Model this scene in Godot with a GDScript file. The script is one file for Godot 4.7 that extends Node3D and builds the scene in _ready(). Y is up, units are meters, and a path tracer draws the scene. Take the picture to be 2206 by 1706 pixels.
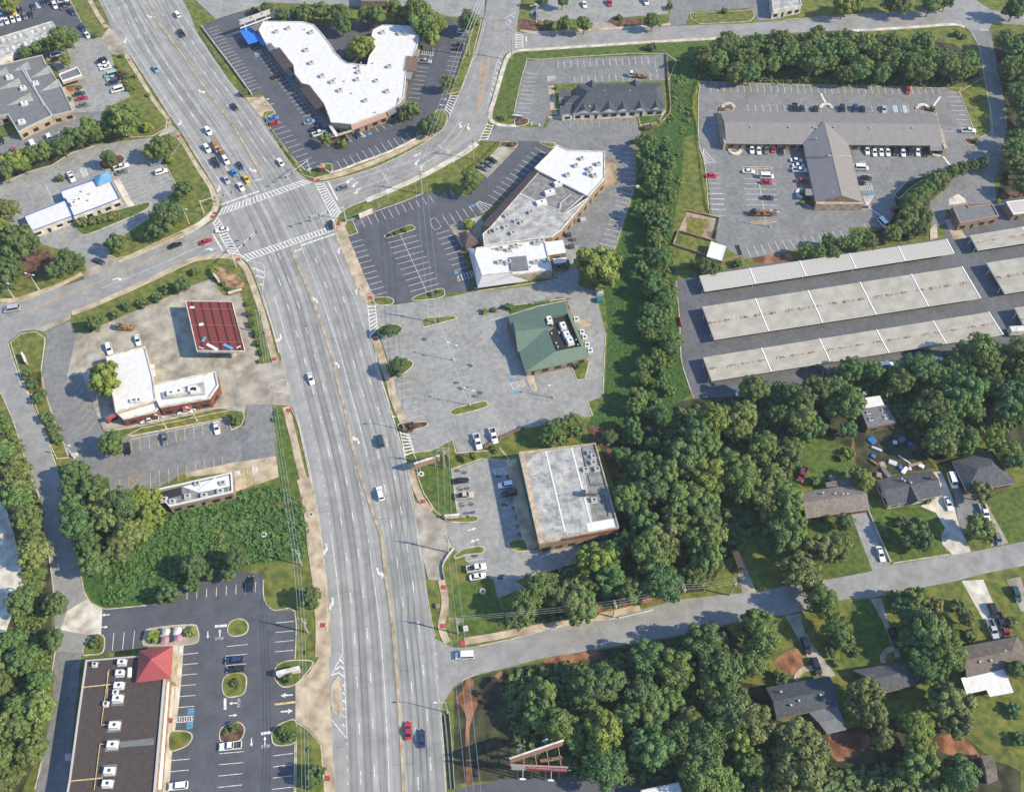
extends Node3D
# An aerial view of a suburban crossroads. Photo points (tile + zoom pixel) are cast on the plane y = h to get metres.
const FOCAL := 2081.8
const PITCH := 0.96561
const CAM_Y := 254.22
const CAM_Z := 176.0
const ZOOM := 3.64
const TILE := {"a": 0.0, "b": 500.0, "c": 1000.0, "d": 1600.0, "1": 0.0, "2": 400.0, "3": 800.0, "4": 1250.0}
var rng := RandomNumberGenerator.new()
var used := {}
var M := {}
var tex := {}
var unit_quad: ArrayMesh
var here := "lot"

func px(a: Array) -> PackedVector2Array:
	var o := PackedVector2Array()
	var t := Vector2.ZERO
	var i := 0
	while i < a.size():
		if a[i] is String:
			t = Vector2(TILE[a[i][0]], TILE[a[i][1]])
			i += 1
		else:
			o.append(t + Vector2(a[i], a[i + 1]) / ZOOM)
			i += 2
	return o

func gp(p: Vector2, h := 0.0) -> Vector3:
	var x := p.x - 1103.0
	var y := p.y - 853.0
	var d := Vector3(x, -FOCAL * sin(PITCH) - y * cos(PITCH), -FOCAL * cos(PITCH) + y * sin(PITCH))
	var t := (h - CAM_Y) / d.y
	return Vector3(d.x * t, h, d.z * t + CAM_Z)

func at(t: String, x: float, y: float, h := 0.0) -> Vector3:
	return gp(Vector2(TILE[t[0]], TILE[t[1]]) + Vector2(x, y) / ZOOM, h)

func gg(a: Array, h := 0.0) -> PackedVector2Array:
	var o := PackedVector2Array()
	for p in px(a):
		var v := gp(p, h)
		o.append(Vector2(v.x, v.z))
	return o

func g3(a: Array) -> PackedVector3Array:   # tile, x, y, h, x, y, h ...
	var o := PackedVector3Array()
	var t := ""
	var i := 0
	while i < a.size():
		if a[i] is String:
			t = a[i]
			i += 1
		else:
			o.append(at(t, a[i], a[i + 1], a[i + 2]))
			i += 3
	return o

func curve(p: PackedVector2Array, closed := false, n := 4) -> PackedVector2Array:
	var o := PackedVector2Array()
	var c := p.size()
	for i in (c if closed else c - 1):
		var a := p[(i - 1 + c) % c] if closed or i > 0 else p[0]
		var b := p[i]
		var d := p[(i + 1) % c]
		var e := p[(i + 2) % c] if closed or i + 2 < c else p[c - 1]
		for k in n:
			o.append(b.cubic_interpolate(d, a, e, float(k) / n))
	if not closed:
		o.append(p[c - 1])
	return o

func resample(p: PackedVector2Array, n: int) -> PackedVector2Array:
	var total := 0.0
	for i in p.size() - 1:
		total += p[i].distance_to(p[i + 1])
	var o := PackedVector2Array()
	for k in n + 1:
		o.append(along(p, total * k / n))
	return o

func length_of(p: PackedVector2Array) -> float:
	var total := 0.0
	for i in p.size() - 1:
		total += p[i].distance_to(p[i + 1])
	return total

func along(p: PackedVector2Array, s: float) -> Vector2:
	for i in p.size() - 1:
		var l := p[i].distance_to(p[i + 1])
		if s <= l or i == p.size() - 2:
			return p[i].lerp(p[i + 1], s / maxf(l, 1e-6))
		s -= l
	return p[0]

# ---------- nodes ----------
func numbered(n: String) -> String:
	used[n] = used.get(n, 0) + 1
	return n if used[n] == 1 else "%s_%03d" % [n, used[n] - 1]

func tag(o: Node, label: String, category: String, group := "", kind := "") -> Node:
	if label: o.set_meta("label", label)
	if category: o.set_meta("category", category)
	if group: o.set_meta("group", group)
	if kind: o.set_meta("kind", kind)
	return o

func thing(called: String, label: String, category: String, where := Vector3.ZERO, group := "") -> Node3D:
	var o := Node3D.new()
	o.name = numbered(called)
	add_child(o)
	o.position = where
	tag(o, label, category, group)
	return o

func part(parent: Node3D, called: String, mesh: Mesh, m: Material, world := true) -> MeshInstance3D:
	var o := MeshInstance3D.new()
	o.name = called
	o.mesh = mesh
	o.material_override = m
	parent.add_child(o, true)
	if world:
		var q: Node = parent
		while q != self and q is Node3D:
			o.position -= (q as Node3D).position
			q = q.get_parent()
	return o

func ground(called: String, mesh: Mesh, m: Material, label := "") -> MeshInstance3D:
	var o := MeshInstance3D.new()
	o.name = numbered(called)
	o.mesh = mesh
	o.material_override = m
	add_child(o)
	tag(o, label, "", "", "structure")
	return o

# ---------- meshes ----------
func tool() -> SurfaceTool:
	var st := SurfaceTool.new()
	st.begin(Mesh.PRIMITIVE_TRIANGLES)
	st.set_smooth_group(-1)
	return st

func done(st: SurfaceTool) -> ArrayMesh:
	st.generate_normals()
	return st.commit()

func tri(st: SurfaceTool, a: Vector3, b: Vector3, c: Vector3) -> void:
	st.add_vertex(a)
	st.add_vertex(b)
	st.add_vertex(c)

func quad(st: SurfaceTool, a: Vector3, b: Vector3, c: Vector3, d: Vector3) -> void:   # clockwise seen from outside
	tri(st, a, b, c)
	tri(st, a, c, d)

func quad_uv(st: SurfaceTool, a: Vector3, b: Vector3, c: Vector3, d: Vector3, u: Rect2) -> void:
	var v := [a, b, c, a, c, d]
	var w := [u.position, Vector2(u.end.x, u.position.y), u.end, u.position, u.end, Vector2(u.position.x, u.end.y)]
	for i in 6:
		st.set_uv(w[i])
		st.add_vertex(v[i])

func poly_up(st: SurfaceTool, p: PackedVector2Array, y: float) -> void:
	var t := Geometry2D.triangulate_polygon(p)
	if t.is_empty():
		t = Geometry2D.triangulate_polygon(Geometry2D.convex_hull(p))
		p = Geometry2D.convex_hull(p)
		print("hull used near ", p[0])
	for i in range(0, t.size(), 3):
		var a := p[t[i]]
		var b := p[t[i + 1]]
		var c := p[t[i + 2]]
		if (b - a).cross(c - a) < 0.0:
			var k := b
			b = c
			c = k
		tri(st, Vector3(a.x, y, a.y), Vector3(b.x, y, b.y), Vector3(c.x, y, c.y))

func sides(st: SurfaceTool, p: PackedVector2Array, y0: float, y1: float) -> void:
	var cw := Geometry2D.is_polygon_clockwise(p)
	for i in p.size():
		var a := p[i]
		var b := p[(i + 1) % p.size()]
		if cw:
			var k := a
			a = b
			b = k
		quad(st, Vector3(a.x, y1, a.y), Vector3(a.x, y0, a.y), Vector3(b.x, y0, b.y), Vector3(b.x, y1, b.y))

func sheet_mesh(p: PackedVector2Array, y: float) -> ArrayMesh:
	var st := tool()
	poly_up(st, p, y)
	return done(st)

func slab_mesh(p: PackedVector2Array, y0: float, y1: float) -> ArrayMesh:
	var st := tool()
	poly_up(st, p, y1)
	sides(st, p, y0, y1)
	return done(st)

func edges_of(p: PackedVector2Array, w: float, closed := false) -> Array:
	var l := PackedVector2Array()
	var r := PackedVector2Array()
	var n := p.size()
	for i in n:
		var d0 := (p[i] - p[i - 1]).normalized() if i > 0 else ((p[0] - p[n - 1]).normalized() if closed else Vector2.ZERO)
		var d1 := (p[i + 1] - p[i]).normalized() if i < n - 1 else ((p[0] - p[i]).normalized() if closed else Vector2.ZERO)
		var d := (d0 + d1).normalized()
		var k := 1.0
		if d0 != Vector2.ZERO and d1 != Vector2.ZERO:
			k = 1.0 / maxf(0.5, d.dot(d1))
		var s := Vector2(-d.y, d.x) * w * 0.5 * k
		l.append(p[i] - s)
		r.append(p[i] + s)
	return [l, r]

func strip(st: SurfaceTool, l: PackedVector2Array, r: PackedVector2Array, y: float, closed := false, vscale := 1.0) -> void:
	var v := 0.0
	var n := l.size()
	for i in (n if closed else n - 1):
		var j := (i + 1) % n
		var dv := (l[i] + r[i]).distance_to(l[j] + r[j]) * 0.5 * vscale
		var a := Vector3(l[i].x, y, l[i].y)
		var b := Vector3(l[j].x, y, l[j].y)
		var c := Vector3(r[j].x, y, r[j].y)
		var d := Vector3(r[i].x, y, r[i].y)
		var uv := [Vector2(0, v), Vector2(0, v + dv), Vector2(1, v + dv), Vector2(1, v)]
		var q := [a, b, c, d]
		for k in [0, 1, 2, 0, 2, 3]:
			st.set_uv(uv[k])
			st.add_vertex(q[k])
		v += dv

func ribbon_mesh(p: PackedVector2Array, w: float, y: float, y0 := -1.0, closed := false) -> ArrayMesh:
	var e := edges_of(p, w, closed)
	var st := tool()
	strip(st, e[0], e[1], y, closed)
	if y0 > -0.5:
		for s in 2:
			var q: PackedVector2Array = e[s]
			for i in (q.size() if closed else q.size() - 1):
				var a := q[i]
				var b := q[(i + 1) % q.size()]
				if s == 1:
					var k := a
					a = b
					b = k
				quad(st, Vector3(a.x, y, a.y), Vector3(a.x, y0, a.y), Vector3(b.x, y0, b.y), Vector3(b.x, y, b.y))
		if not closed:
			for e_i in [0, p.size() - 1]:
				var a: Vector2 = e[0][e_i]
				var b: Vector2 = e[1][e_i]
				quad(st, Vector3(a.x, y, a.y), Vector3(a.x, y0, a.y), Vector3(b.x, y0, b.y), Vector3(b.x, y, b.y))
	return done(st)

func box_to(st: SurfaceTool, c: Vector3, s: Vector3, b := Basis.IDENTITY) -> void:
	var h := s * 0.5
	var p := []
	for k in 8:
		p.append(c + b * Vector3(h.x if k & 1 else -h.x, h.y if k & 2 else -h.y, h.z if k & 4 else -h.z))
	for f in [[2, 6, 7, 3], [0, 1, 5, 4], [4, 5, 7, 6], [1, 0, 2, 3], [5, 1, 3, 7], [0, 4, 6, 2]]:
		quad_out(st, p[f[0]], p[f[1]], p[f[2]], p[f[3]], c)

func quad_out(st: SurfaceTool, a: Vector3, b: Vector3, c: Vector3, d: Vector3, inside: Vector3) -> void:
	var n := (c - a).cross(b - a)
	if n.dot((a + b + c + d) * 0.25 - inside) > 0.0:
		quad(st, a, b, c, d)
	else:
		quad(st, d, c, b, a)

func box_mesh(c: Vector3, s: Vector3, b := Basis.IDENTITY) -> ArrayMesh:
	var st := tool()
	box_to(st, c, s, b)
	return done(st)

func tube_to(st: SurfaceTool, a: Vector3, b: Vector3, r0: float, r1: float, n := 6) -> void:
	var d := (b - a).normalized()
	var u := d.cross(Vector3.UP if absf(d.y) < 0.9 else Vector3.RIGHT).normalized()
	var v := d.cross(u)
	for i in n:
		var t0 := TAU * i / n
		var t1 := TAU * (i + 1) / n
		var o0 := u * cos(t0) + v * sin(t0)
		var o1 := u * cos(t1) + v * sin(t1)
		quad_out(st, a + o0 * r0, a + o1 * r0, b + o1 * r1, b + o0 * r1, (a + b) * 0.5)
		if r1 > 0.02:
			var m := (a + b) * 0.5
			quad_out(st, b + o0 * r1, b + o1 * r1, b, b, m)

func tube_mesh(a: Vector3, b: Vector3, r0: float, r1: float, n := 6) -> ArrayMesh:
	var st := tool()
	tube_to(st, a, b, r0, r1, n)
	return done(st)

func face_mesh(faces: Array) -> ArrayMesh:   # each: PackedVector3Array, wound to look up
	var st := tool()
	for f in faces:
		face_to(st, f)
	return done(st)

func face_to(st: SurfaceTool, f: PackedVector3Array) -> void:
	var flat := PackedVector2Array()
	for v in f:
		flat.append(Vector2(v.x, v.z))
	var t := Geometry2D.triangulate_polygon(flat)
	for i in range(0, t.size(), 3):
		var a := f[t[i]]
		var b := f[t[i + 1]]
		var c := f[t[i + 2]]
		if (flat[t[i + 1]] - flat[t[i]]).cross(flat[t[i + 2]] - flat[t[i]]) < 0.0:
			var k := b
			b = c
			c = k
		tri(st, a, b, c)

func v3(p: Vector2, y: float) -> Vector3:
	return Vector3(p.x, y, p.y)

# ---------- textures and materials ----------
func noise_image(sd: int, freq: float, oct: int, size := 512) -> Image:
	var n := FastNoiseLite.new()
	n.seed = sd
	n.noise_type = FastNoiseLite.TYPE_SIMPLEX_SMOOTH
	n.frequency = freq
	n.fractal_octaves = oct
	return n.get_seamless_image(size, size)

func mix_texture(sd: int, lo: Color, mid: Color, hi: Color, fine: float, patches: float, specks: float, size := 512, f0 := 0.006, f1 := 0.09, cracks := 0, spots := 0) -> ImageTexture:
	var a := noise_image(sd, f0, 4, size)
	var b := noise_image(sd + 7, f1, 2, size)
	var im := Image.create(size, size, false, Image.FORMAT_RGB8)
	var r := RandomNumberGenerator.new()
	r.seed = sd
	for y in size:
		for x in size:
			var v := 0.5 + (a.get_pixel(x, y).r - 0.5) * patches + (b.get_pixel(x, y).r - 0.5) * fine + (r.randf() - 0.5) * specks
			v = clampf(v, 0.0, 1.0)
			im.set_pixel(x, y, lo.lerp(mid, v * 2.0) if v < 0.5 else mid.lerp(hi, v * 2.0 - 1.0))
	for k in cracks:   # sealed cracks and seams
		var x := r.randf() * size
		var y := r.randf() * size
		var turn := r.randi() % 4 * PI / 2 + r.randf_range(-0.2, 0.2)
		for i in r.randi_range(40, 260):
			var c := im.get_pixel(posmod(int(x), size), posmod(int(y), size))
			im.set_pixel(posmod(int(x), size), posmod(int(y), size), c * 0.78)
			turn += r.randf_range(-0.12, 0.12)
			x += cos(turn)
			y += sin(turn)
	for k in spots:   # oil drips
		var x := r.randf() * size
		var y := r.randf() * size
		var rad := r.randf_range(1.0, 6.0)
		for i in int(rad * rad * 2.2):
			var q := Vector2(x, y) + Vector2.from_angle(r.randf() * TAU) * rad * r.randf()
			im.set_pixel(posmod(int(q.x), size), posmod(int(q.y), size), im.get_pixel(posmod(int(q.x), size), posmod(int(q.y), size)) * 0.87)
	return ImageTexture.create_from_image(im)

func lin(r: float, g: float, b: float) -> Color:
	return Color(r, g, b).linear_to_srgb()

func grey(v: float) -> Color:
	return Color(v, v, v)

func mat(called: String, c: Color, rough := 0.9, t := "", metres := 30.0, metal := 0.0, detail := "", detail_metres := 130.0) -> StandardMaterial3D:
	var m := StandardMaterial3D.new()
	m.resource_name = called
	m.albedo_color = c
	m.roughness = rough
	m.metallic = metal
	m.cull_mode = BaseMaterial3D.CULL_DISABLED
	if t:
		m.albedo_texture = tex[t]
		m.uv1_triplanar = true
		m.uv1_world_triplanar = true
		m.uv1_scale = Vector3.ONE / metres
	if detail:
		m.detail_enabled = true
		m.detail_blend_mode = BaseMaterial3D.BLEND_MODE_MUL
		m.detail_albedo = tex[detail]
		m.detail_uv_layer = BaseMaterial3D.DETAIL_UV_2
		m.uv2_triplanar = true
		m.uv2_world_triplanar = true
		m.uv2_scale = Vector3.ONE / detail_metres
	M[called] = m
	return m

func road_texture() -> ImageTexture:
	# u runs across the carriageway, v along it: tyre-polished paths, oil-stained lane middles, sealed joints and cracks
	var w := 512
	var h := 1024
	var n := FastNoiseLite.new()
	n.seed = 5
	n.frequency = 0.012
	n.fractal_octaves = 4
	var soft := n.get_seamless_image(w, h)
	var r := RandomNumberGenerator.new()
	r.seed = 11
	var column := PackedFloat32Array()
	for x in w:
		var u := float(x) / w * 8.0
		var f := u - floorf(u)
		var lane := int(u) % 9
		var k: float = [0.04, 0.15, 0.19, 0.14, 0.1, 0.16, 0.19, 0.14, 0.05][lane]
		var d0 := exp(-pow((f - 0.3) / 0.1, 2.0)) + exp(-pow((f - 0.7) / 0.1, 2.0)) + 0.5 * exp(-pow((f - 0.5) / 0.07, 2.0))
		column.append(1.0 - k * d0 - 0.03 * sin(u * 5.3 + 1.0))
	var im := Image.create(w, h, false, Image.FORMAT_RGB8)
	for y in h:
		for x in w:
			var s := soft.get_pixel(x, y).r
			var v := lerpf(1.0, column[x], 0.85 + 0.3 * s) * (0.9 + 0.1 * s) + (r.randf() - 0.5) * 0.05
			im.set_pixel(x, y, Color(v, v, v * 0.99) * 0.96)
	for k in 44:   # cracks and saw cuts
		var x := r.randf() * w
		var y := r.randf() * h
		var cross := r.randf() < 0.45
		for s in (r.randi_range(30, 60) if cross else r.randi_range(120, 420)):
			var c := im.get_pixel(posmod(int(x), w), posmod(int(y), h)) * 0.6
			im.set_pixel(posmod(int(x), w), posmod(int(y), h), c)
			x += 1.0 if cross else r.randf_range(-0.5, 0.5)
			y += r.randf_range(-0.6, 0.6) if cross else 1.0
	return ImageTexture.create_from_image(im)

func carport_texture() -> ImageTexture:
	# pale painted sheet; u along the bay, v across it, with rust where the sheets lap in the middle
	var im := Image.create(512, 256, false, Image.FORMAT_RGB8)
	var a := noise_image(31, 0.01, 3, 512)
	var b := noise_image(33, 0.11, 2, 512)
	for y in 256:
		for x in 512:
			var s := a.get_pixel(x, y).r
			var c := Color(0.9, 0.885, 0.85) * (0.9 + 0.14 * s)
			var v := y / 256.0
			var near := exp(-pow((v - 0.5 + 0.05 * (a.get_pixel(x, 400).r - 0.5)) / 0.05, 2.0)) * clampf(a.get_pixel((x * 2) % 512, 300).r * 2.4 - 0.5, 0.0, 1.0)
			if b.get_pixel((x / 3) * 3, (y / 5) * 5).r > 0.87 - 0.5 * near and near > 0.1:
				c = c.lerp(Color(0.5, 0.24, 0.13), 0.9)
			im.set_pixel(x, y, c)
	return ImageTexture.create_from_image(im)

func make_materials() -> void:
	tex.asphalt = mix_texture(1, grey(0.8), grey(0.89), grey(0.96), 0.5, 0.6, 0.35, 512, 0.012, 0.09, 10, 40)
	tex.patch = mix_texture(2, grey(0.86), grey(0.94), grey(1.0), 0.5, 1.0, 0.1, 512, 0.018, 0.07)
	tex.worn = mix_texture(3, Color(0.72, 0.72, 0.73), Color(0.88, 0.88, 0.87), Color(0.98, 0.97, 0.94), 0.5, 0.6, 0.3, 512, 0.03, 0.12, 9, 60)
	tex.grass = mix_texture(4, Color(0.6, 0.68, 0.42), Color(0.8, 0.84, 0.55), Color(1.0, 0.9, 0.66), 0.7, 1.5, 0.5, 512, 0.014, 0.2)
	tex.dirt = mix_texture(5, Color(0.55, 0.5, 0.46), Color(0.8, 0.76, 0.72), Color(1, 0.98, 0.95), 0.7, 1.4, 0.35)
	tex.concrete = mix_texture(6, Color(0.72, 0.7, 0.67), Color(0.88, 0.87, 0.85), Color(1, 1, 0.98), 0.4, 1.3, 0.12)
	tex.membrane = mix_texture(7, Color(0.93, 0.915, 0.89), Color(0.975, 0.97, 0.96), Color(1, 1, 1), 0.4, 0.7, 0.08, 512, 0.02, 0.1, 8, 14)
	tex.stained = mix_texture(8, Color(0.66, 0.66, 0.68), Color(0.85, 0.85, 0.84), Color(0.98, 0.98, 0.96), 0.5, 1.2, 0.2, 512, 0.02, 0.1, 16, 60)
	tex.shingle = mix_texture(9, grey(0.62), grey(0.84), grey(1.0), 0.8, 0.8, 0.5, 512, 0.01, 0.25)
	tex.road = road_texture()
	tex.carport = carport_texture()
	mat("grass", lin(0.215, 0.235, 0.1), 1.0, "grass", 23.0, 0.0, "patch", 90.0)
	mat("lush_grass", lin(0.135, 0.195, 0.07), 1.0, "grass", 17.0, 0.0, "patch", 61.0)
	mat("dry_grass", lin(0.27, 0.25, 0.1), 1.0, "grass", 19.0, 0.0, "patch", 70.0)
	mat("kudzu", lin(0.075, 0.165, 0.048), 1.0, "grass", 13.0, 0.0, "patch", 50.0)
	mat("litter", lin(0.075, 0.085, 0.042), 1.0, "dirt", 15.0, 0.0, "patch", 60.0)
	mat("mulch", lin(0.17, 0.095, 0.065), 1.0, "dirt", 9.0)
	mat("straw", lin(0.42, 0.3, 0.17), 1.0, "dirt", 11.0)
	mat("clay", lin(0.4, 0.2, 0.11), 1.0, "dirt", 21.0, 0.0, "patch", 40.0)
	mat("sandy", lin(0.52, 0.42, 0.31), 1.0, "dirt", 25.0, 0.0, "patch", 50.0)
	mat("old_asphalt", lin(0.385, 0.375, 0.355), 0.9, "asphalt", 26.0, 0.0, "patch", 83.0)
	mat("worn_asphalt", lin(0.41, 0.405, 0.385), 0.9, "worn", 39.0, 0.0, "patch", 110.0)
	mat("grey_asphalt", lin(0.29, 0.288, 0.285), 0.9, "worn", 36.0, 0.0, "patch", 97.0)
	mat("dark_asphalt", lin(0.12, 0.126, 0.145), 0.88, "asphalt", 30.0, 0.0, "patch", 90.0)
	mat("yard_asphalt", lin(0.17, 0.175, 0.19), 0.9, "worn", 33.0, 0.0, "patch", 90.0)
	mat("concrete", lin(0.5, 0.455, 0.38), 0.9, "concrete", 22.0, 0.0, "patch", 75.0)
	mat("tan_concrete", lin(0.54, 0.44, 0.315), 0.9, "concrete", 17.0)
	mat("pale_concrete", lin(0.66, 0.62, 0.54), 0.9, "concrete", 17.0)
	mat("kerb", lin(0.6, 0.54, 0.43), 0.9, "concrete", 9.0)
	mat("median", lin(0.47, 0.39, 0.27), 0.9, "concrete", 13.0)
	mat("tactile", lin(0.42, 0.07, 0.06), 0.9, "concrete", 5.0)
	mat("white_paint", lin(0.82, 0.81, 0.78), 0.8, "concrete", 3.0)
	mat("worn_white_paint", lin(0.66, 0.66, 0.64), 0.8, "concrete", 3.0)
	mat("yellow_paint", lin(0.66, 0.4, 0.1), 0.8, "concrete", 3.0)
	mat("pale_yellow_paint", lin(0.7, 0.56, 0.25), 0.8, "concrete", 3.0)
	mat("blue_paint", lin(0.1, 0.32, 0.55), 0.8, "concrete", 3.0)
	var m := mat("road", lin(0.42, 0.41, 0.39), 0.9)
	m.albedo_texture = tex.road
	m.uv1_scale = Vector3(1, 1.0 / 70.0, 1)
	m.detail_enabled = true
	m.detail_blend_mode = BaseMaterial3D.BLEND_MODE_MUL
	m.detail_albedo = tex.patch
	m.detail_uv_layer = BaseMaterial3D.DETAIL_UV_2
	m.uv2_triplanar = true
	m.uv2_world_triplanar = true
	m.uv2_scale = Vector3.ONE / 140.0
	m = mat("carport", lin(0.53, 0.505, 0.45), 0.9)
	m.albedo_texture = tex.carport
	m = mat("plain_carport", lin(0.47, 0.45, 0.405), 0.9, "membrane", 11.0)
	mat("carport_trim", lin(0.72, 0.7, 0.67), 0.95)
	mat("white_roof", lin(0.66, 0.65, 0.62), 0.75, "membrane", 27.0)
	mat("grey_roof", lin(0.27, 0.265, 0.255), 0.9, "stained", 33.0)
	mat("pale_roof", lin(0.53, 0.525, 0.51), 0.85, "stained", 45.0, 0.0, "membrane", 12.0)
	mat("stain_roof", lin(0.4, 0.4, 0.4), 0.9, "stained", 21.0)
	mat("dim_roof", lin(0.2, 0.205, 0.212), 0.9, "worn", 31.0)
	mat("brown_roof", lin(0.085, 0.064, 0.06), 0.95, "worn", 24.0)
	mat("black_roof", lin(0.03, 0.028, 0.03), 0.95, "worn", 14.0)
	mat("slate_shingle", lin(0.105, 0.12, 0.14), 0.95, "shingle", 6.0, 0.0, "patch", 40.0)
	mat("dark_shingle", lin(0.14, 0.145, 0.155), 0.95, "shingle", 6.0, 0.0, "patch", 25.0)
	mat("tan_shingle", lin(0.33, 0.285, 0.24), 0.95, "shingle", 6.0, 0.0, "patch", 33.0)
	mat("brown_shingle", lin(0.25, 0.205, 0.165), 0.95, "shingle", 6.0, 0.0, "patch", 21.0)
	mat("taupe_metal", lin(0.285, 0.262, 0.24), 0.6, "asphalt", 19.0)
	mat("green_metal", lin(0.14, 0.215, 0.15), 0.55, "asphalt", 19.0)
	mat("red_metal", lin(0.42, 0.085, 0.085), 0.55, "asphalt", 12.0)
	mat("maroon_deck", lin(0.25, 0.04, 0.032), 0.8, "worn", 21.0)
	mat("blue_metal", lin(0.11, 0.3, 0.46), 0.55)
	mat("blue_cloth", lin(0.02, 0.17, 0.55), 0.8)
	mat("brown_mansard", lin(0.17, 0.11, 0.095), 0.8, "shingle", 9.0)
	mat("rose_metal", lin(0.33, 0.2, 0.16), 0.6)
	mat("grey_metal", lin(0.42, 0.41, 0.4), 0.5)
	mat("pale_metal", lin(0.66, 0.65, 0.63), 0.5)
	mat("dark_metal", lin(0.06, 0.06, 0.065), 0.5)
	mat("cream_wall", lin(0.5, 0.41, 0.3), 0.9, "concrete", 7.0)
	mat("white_wall", lin(0.72, 0.7, 0.66), 0.85, "concrete", 9.0)
	mat("tan_wall", lin(0.33, 0.25, 0.18), 0.9, "concrete", 7.0)
	mat("brick_wall", lin(0.27, 0.1, 0.07), 0.9, "dirt", 4.0)
	mat("blue_trim", lin(0.05, 0.12, 0.42), 0.5)
	mat("teal_trim", lin(0.02, 0.16, 0.14), 0.6)
	mat("red_trim", lin(0.42, 0.03, 0.05), 0.6)
	mat("orange_trim", lin(0.7, 0.3, 0.03), 0.6)
	mat("window", lin(0.02, 0.025, 0.03), 0.08)
	mat("wood", lin(0.26, 0.19, 0.12), 0.9, "dirt", 3.0)
	mat("pole_wood", lin(0.4, 0.35, 0.28), 0.9)
	mat("steel", lin(0.55, 0.55, 0.54), 0.45)
	mat("wire", lin(0.6, 0.6, 0.6), 0.5)
	mat("bark", lin(0.13, 0.1, 0.075), 1.0)
	mat("tyre", lin(0.02, 0.02, 0.02), 0.9)
	mat("rim", lin(0.5, 0.5, 0.5), 0.35, "", 1.0, 0.6)
	mat("glass", lin(0.012, 0.015, 0.02), 0.06)
	mat("headlight", lin(0.75, 0.75, 0.72), 0.1)
	mat("taillight", lin(0.35, 0.01, 0.01), 0.15)
	mat("equipment_yellow", lin(0.55, 0.3, 0.1), 0.7, "dirt", 2.0)
	mat("tarp_blue", lin(0.03, 0.12, 0.34), 0.6)
	mat("tarp_grey", lin(0.5, 0.5, 0.5), 0.7)
	mat("pink", lin(0.42, 0.2, 0.25), 0.7)

func set_stage() -> void:
	var cam := Camera3D.new()
	cam.name = "camera"
	add_child(cam)
	cam.position = Vector3(0, CAM_Y, CAM_Z)
	cam.rotation = Vector3(-PITCH, 0, 0)
	cam.fov = rad_to_deg(2.0 * atan(853.0 / FOCAL))
	cam.near = 1.0
	cam.far = 4000.0
	cam.current = true
	var sun := DirectionalLight3D.new()
	sun.name = "sun"
	add_child(sun)
	var elev := deg_to_rad(37.0)
	var from := Vector3(0.97 * cos(elev), sin(elev), 0.24 * cos(elev))
	sun.look_at_from_position(from * 100.0, Vector3.ZERO, Vector3.UP)
	sun.light_energy = 1.5
	sun.light_color = Color(1.0, 0.95, 0.845)
	sun.light_angular_distance = 0.6
	sun.shadow_enabled = true
	var w := WorldEnvironment.new()
	w.name = "environment"
	var e := Environment.new()
	var sky := ProceduralSkyMaterial.new()
	sky.sky_top_color = Color(0.42, 0.57, 0.79)
	sky.sky_horizon_color = Color(0.75, 0.8, 0.85)
	sky.ground_bottom_color = Color(0.3, 0.32, 0.3)
	sky.ground_horizon_color = Color(0.7, 0.77, 0.86)
	var s := Sky.new()
	s.sky_material = sky
	e.background_mode = Environment.BG_SKY
	e.sky = s
	e.background_energy_multiplier = 1.06
	e.tonemap_mode = Environment.TONE_MAPPER_LINEAR
	e.tonemap_exposure = 1.48
	e.fog_enabled = true
	e.fog_density = 0.00009
	e.fog_light_color = Color(0.86, 0.89, 0.92)
	e.sdfgi_enabled = true
	e.ssao_enabled = true
	e.ssil_enabled = true
	w.environment = e
	add_child(w)

# ---------- ground pieces ----------
func sheet(called: String, label: String, a: Array, m: String, y: float, round := false) -> MeshInstance3D:
	var p := gg(a)
	if round:
		p = curve(p, true, 4)
	var k: int = used.get(called, 0)   # sheets that may overlap never share a level
	if called == "woodland_floor":
		y = -0.022 + k % 3 * 0.004
	elif called == "lawn" and y < 0.03:
		y = -0.008 + k % 5 * 0.004
	elif called == "bare_soil" or called == "mulch_bed":
		y = 0.012 + k % 3 * 0.004
	elif called == "parking_lot":
		y = 0.026 + k % 4 * 0.004
	elif called == "driveway":
		y += k % 2 * 0.004
	return ground(called, sheet_mesh(p, y), M[m], label)

func walk(label: String, a: Array, w: float, m := "tan_concrete", y := 0.15, called := "sidewalk") -> MeshInstance3D:
	return ground(called, ribbon_mesh(curve(gg(a), false, 3), w, y - used.get(called, 0) % 4 * 0.004, -0.03), M[m], label)

func kerb(a: Array, w := 0.28, y := 0.17, m := "kerb") -> void:
	ground("kerb", ribbon_mesh(curve(gg(a), false, 3), w, y - used.get("kerb", 0) % 3 * 0.004, -0.03), M[m], "pale concrete kerb edging the paving")

func island(label: String, a: Array, m := "grass", round := true, rim := 0.3, top := "kerb") -> MeshInstance3D:
	var p := gg(a)
	if round:
		p = curve(p, true, 3)
	var o := ground("traffic_island", slab_mesh(p, -0.03, 0.182), M[top], label)
	var inner := Geometry2D.offset_polygon(p, -rim)
	if inner.size():
		part(o, "planting", sheet_mesh(inner[0], 0.2), M[m])
	return o

func marking(parent: Node3D, a: PackedVector2Array, w: float, y: float, m := "white_paint", called := "painted_line") -> void:
	part(parent, called, ribbon_mesh(a, w, y), M[m])

func dab(parent: Node3D, a: Vector2, b: Vector2, w: float, y: float, m := "white_paint", called := "painted_line") -> void:
	# one straight painted bar: the shared unit square laid between two points
	var o := MeshInstance3D.new()
	o.name = called
	o.mesh = unit_quad
	o.material_override = M[m]
	parent.add_child(o, true)
	var d := b - a
	o.transform = Transform3D(Basis(Vector3(d.x, 0, d.y), Vector3.UP, Vector3(-d.y, 0, d.x).normalized() * w), v3((a + b) * 0.5, y) - parent.position)

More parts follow.
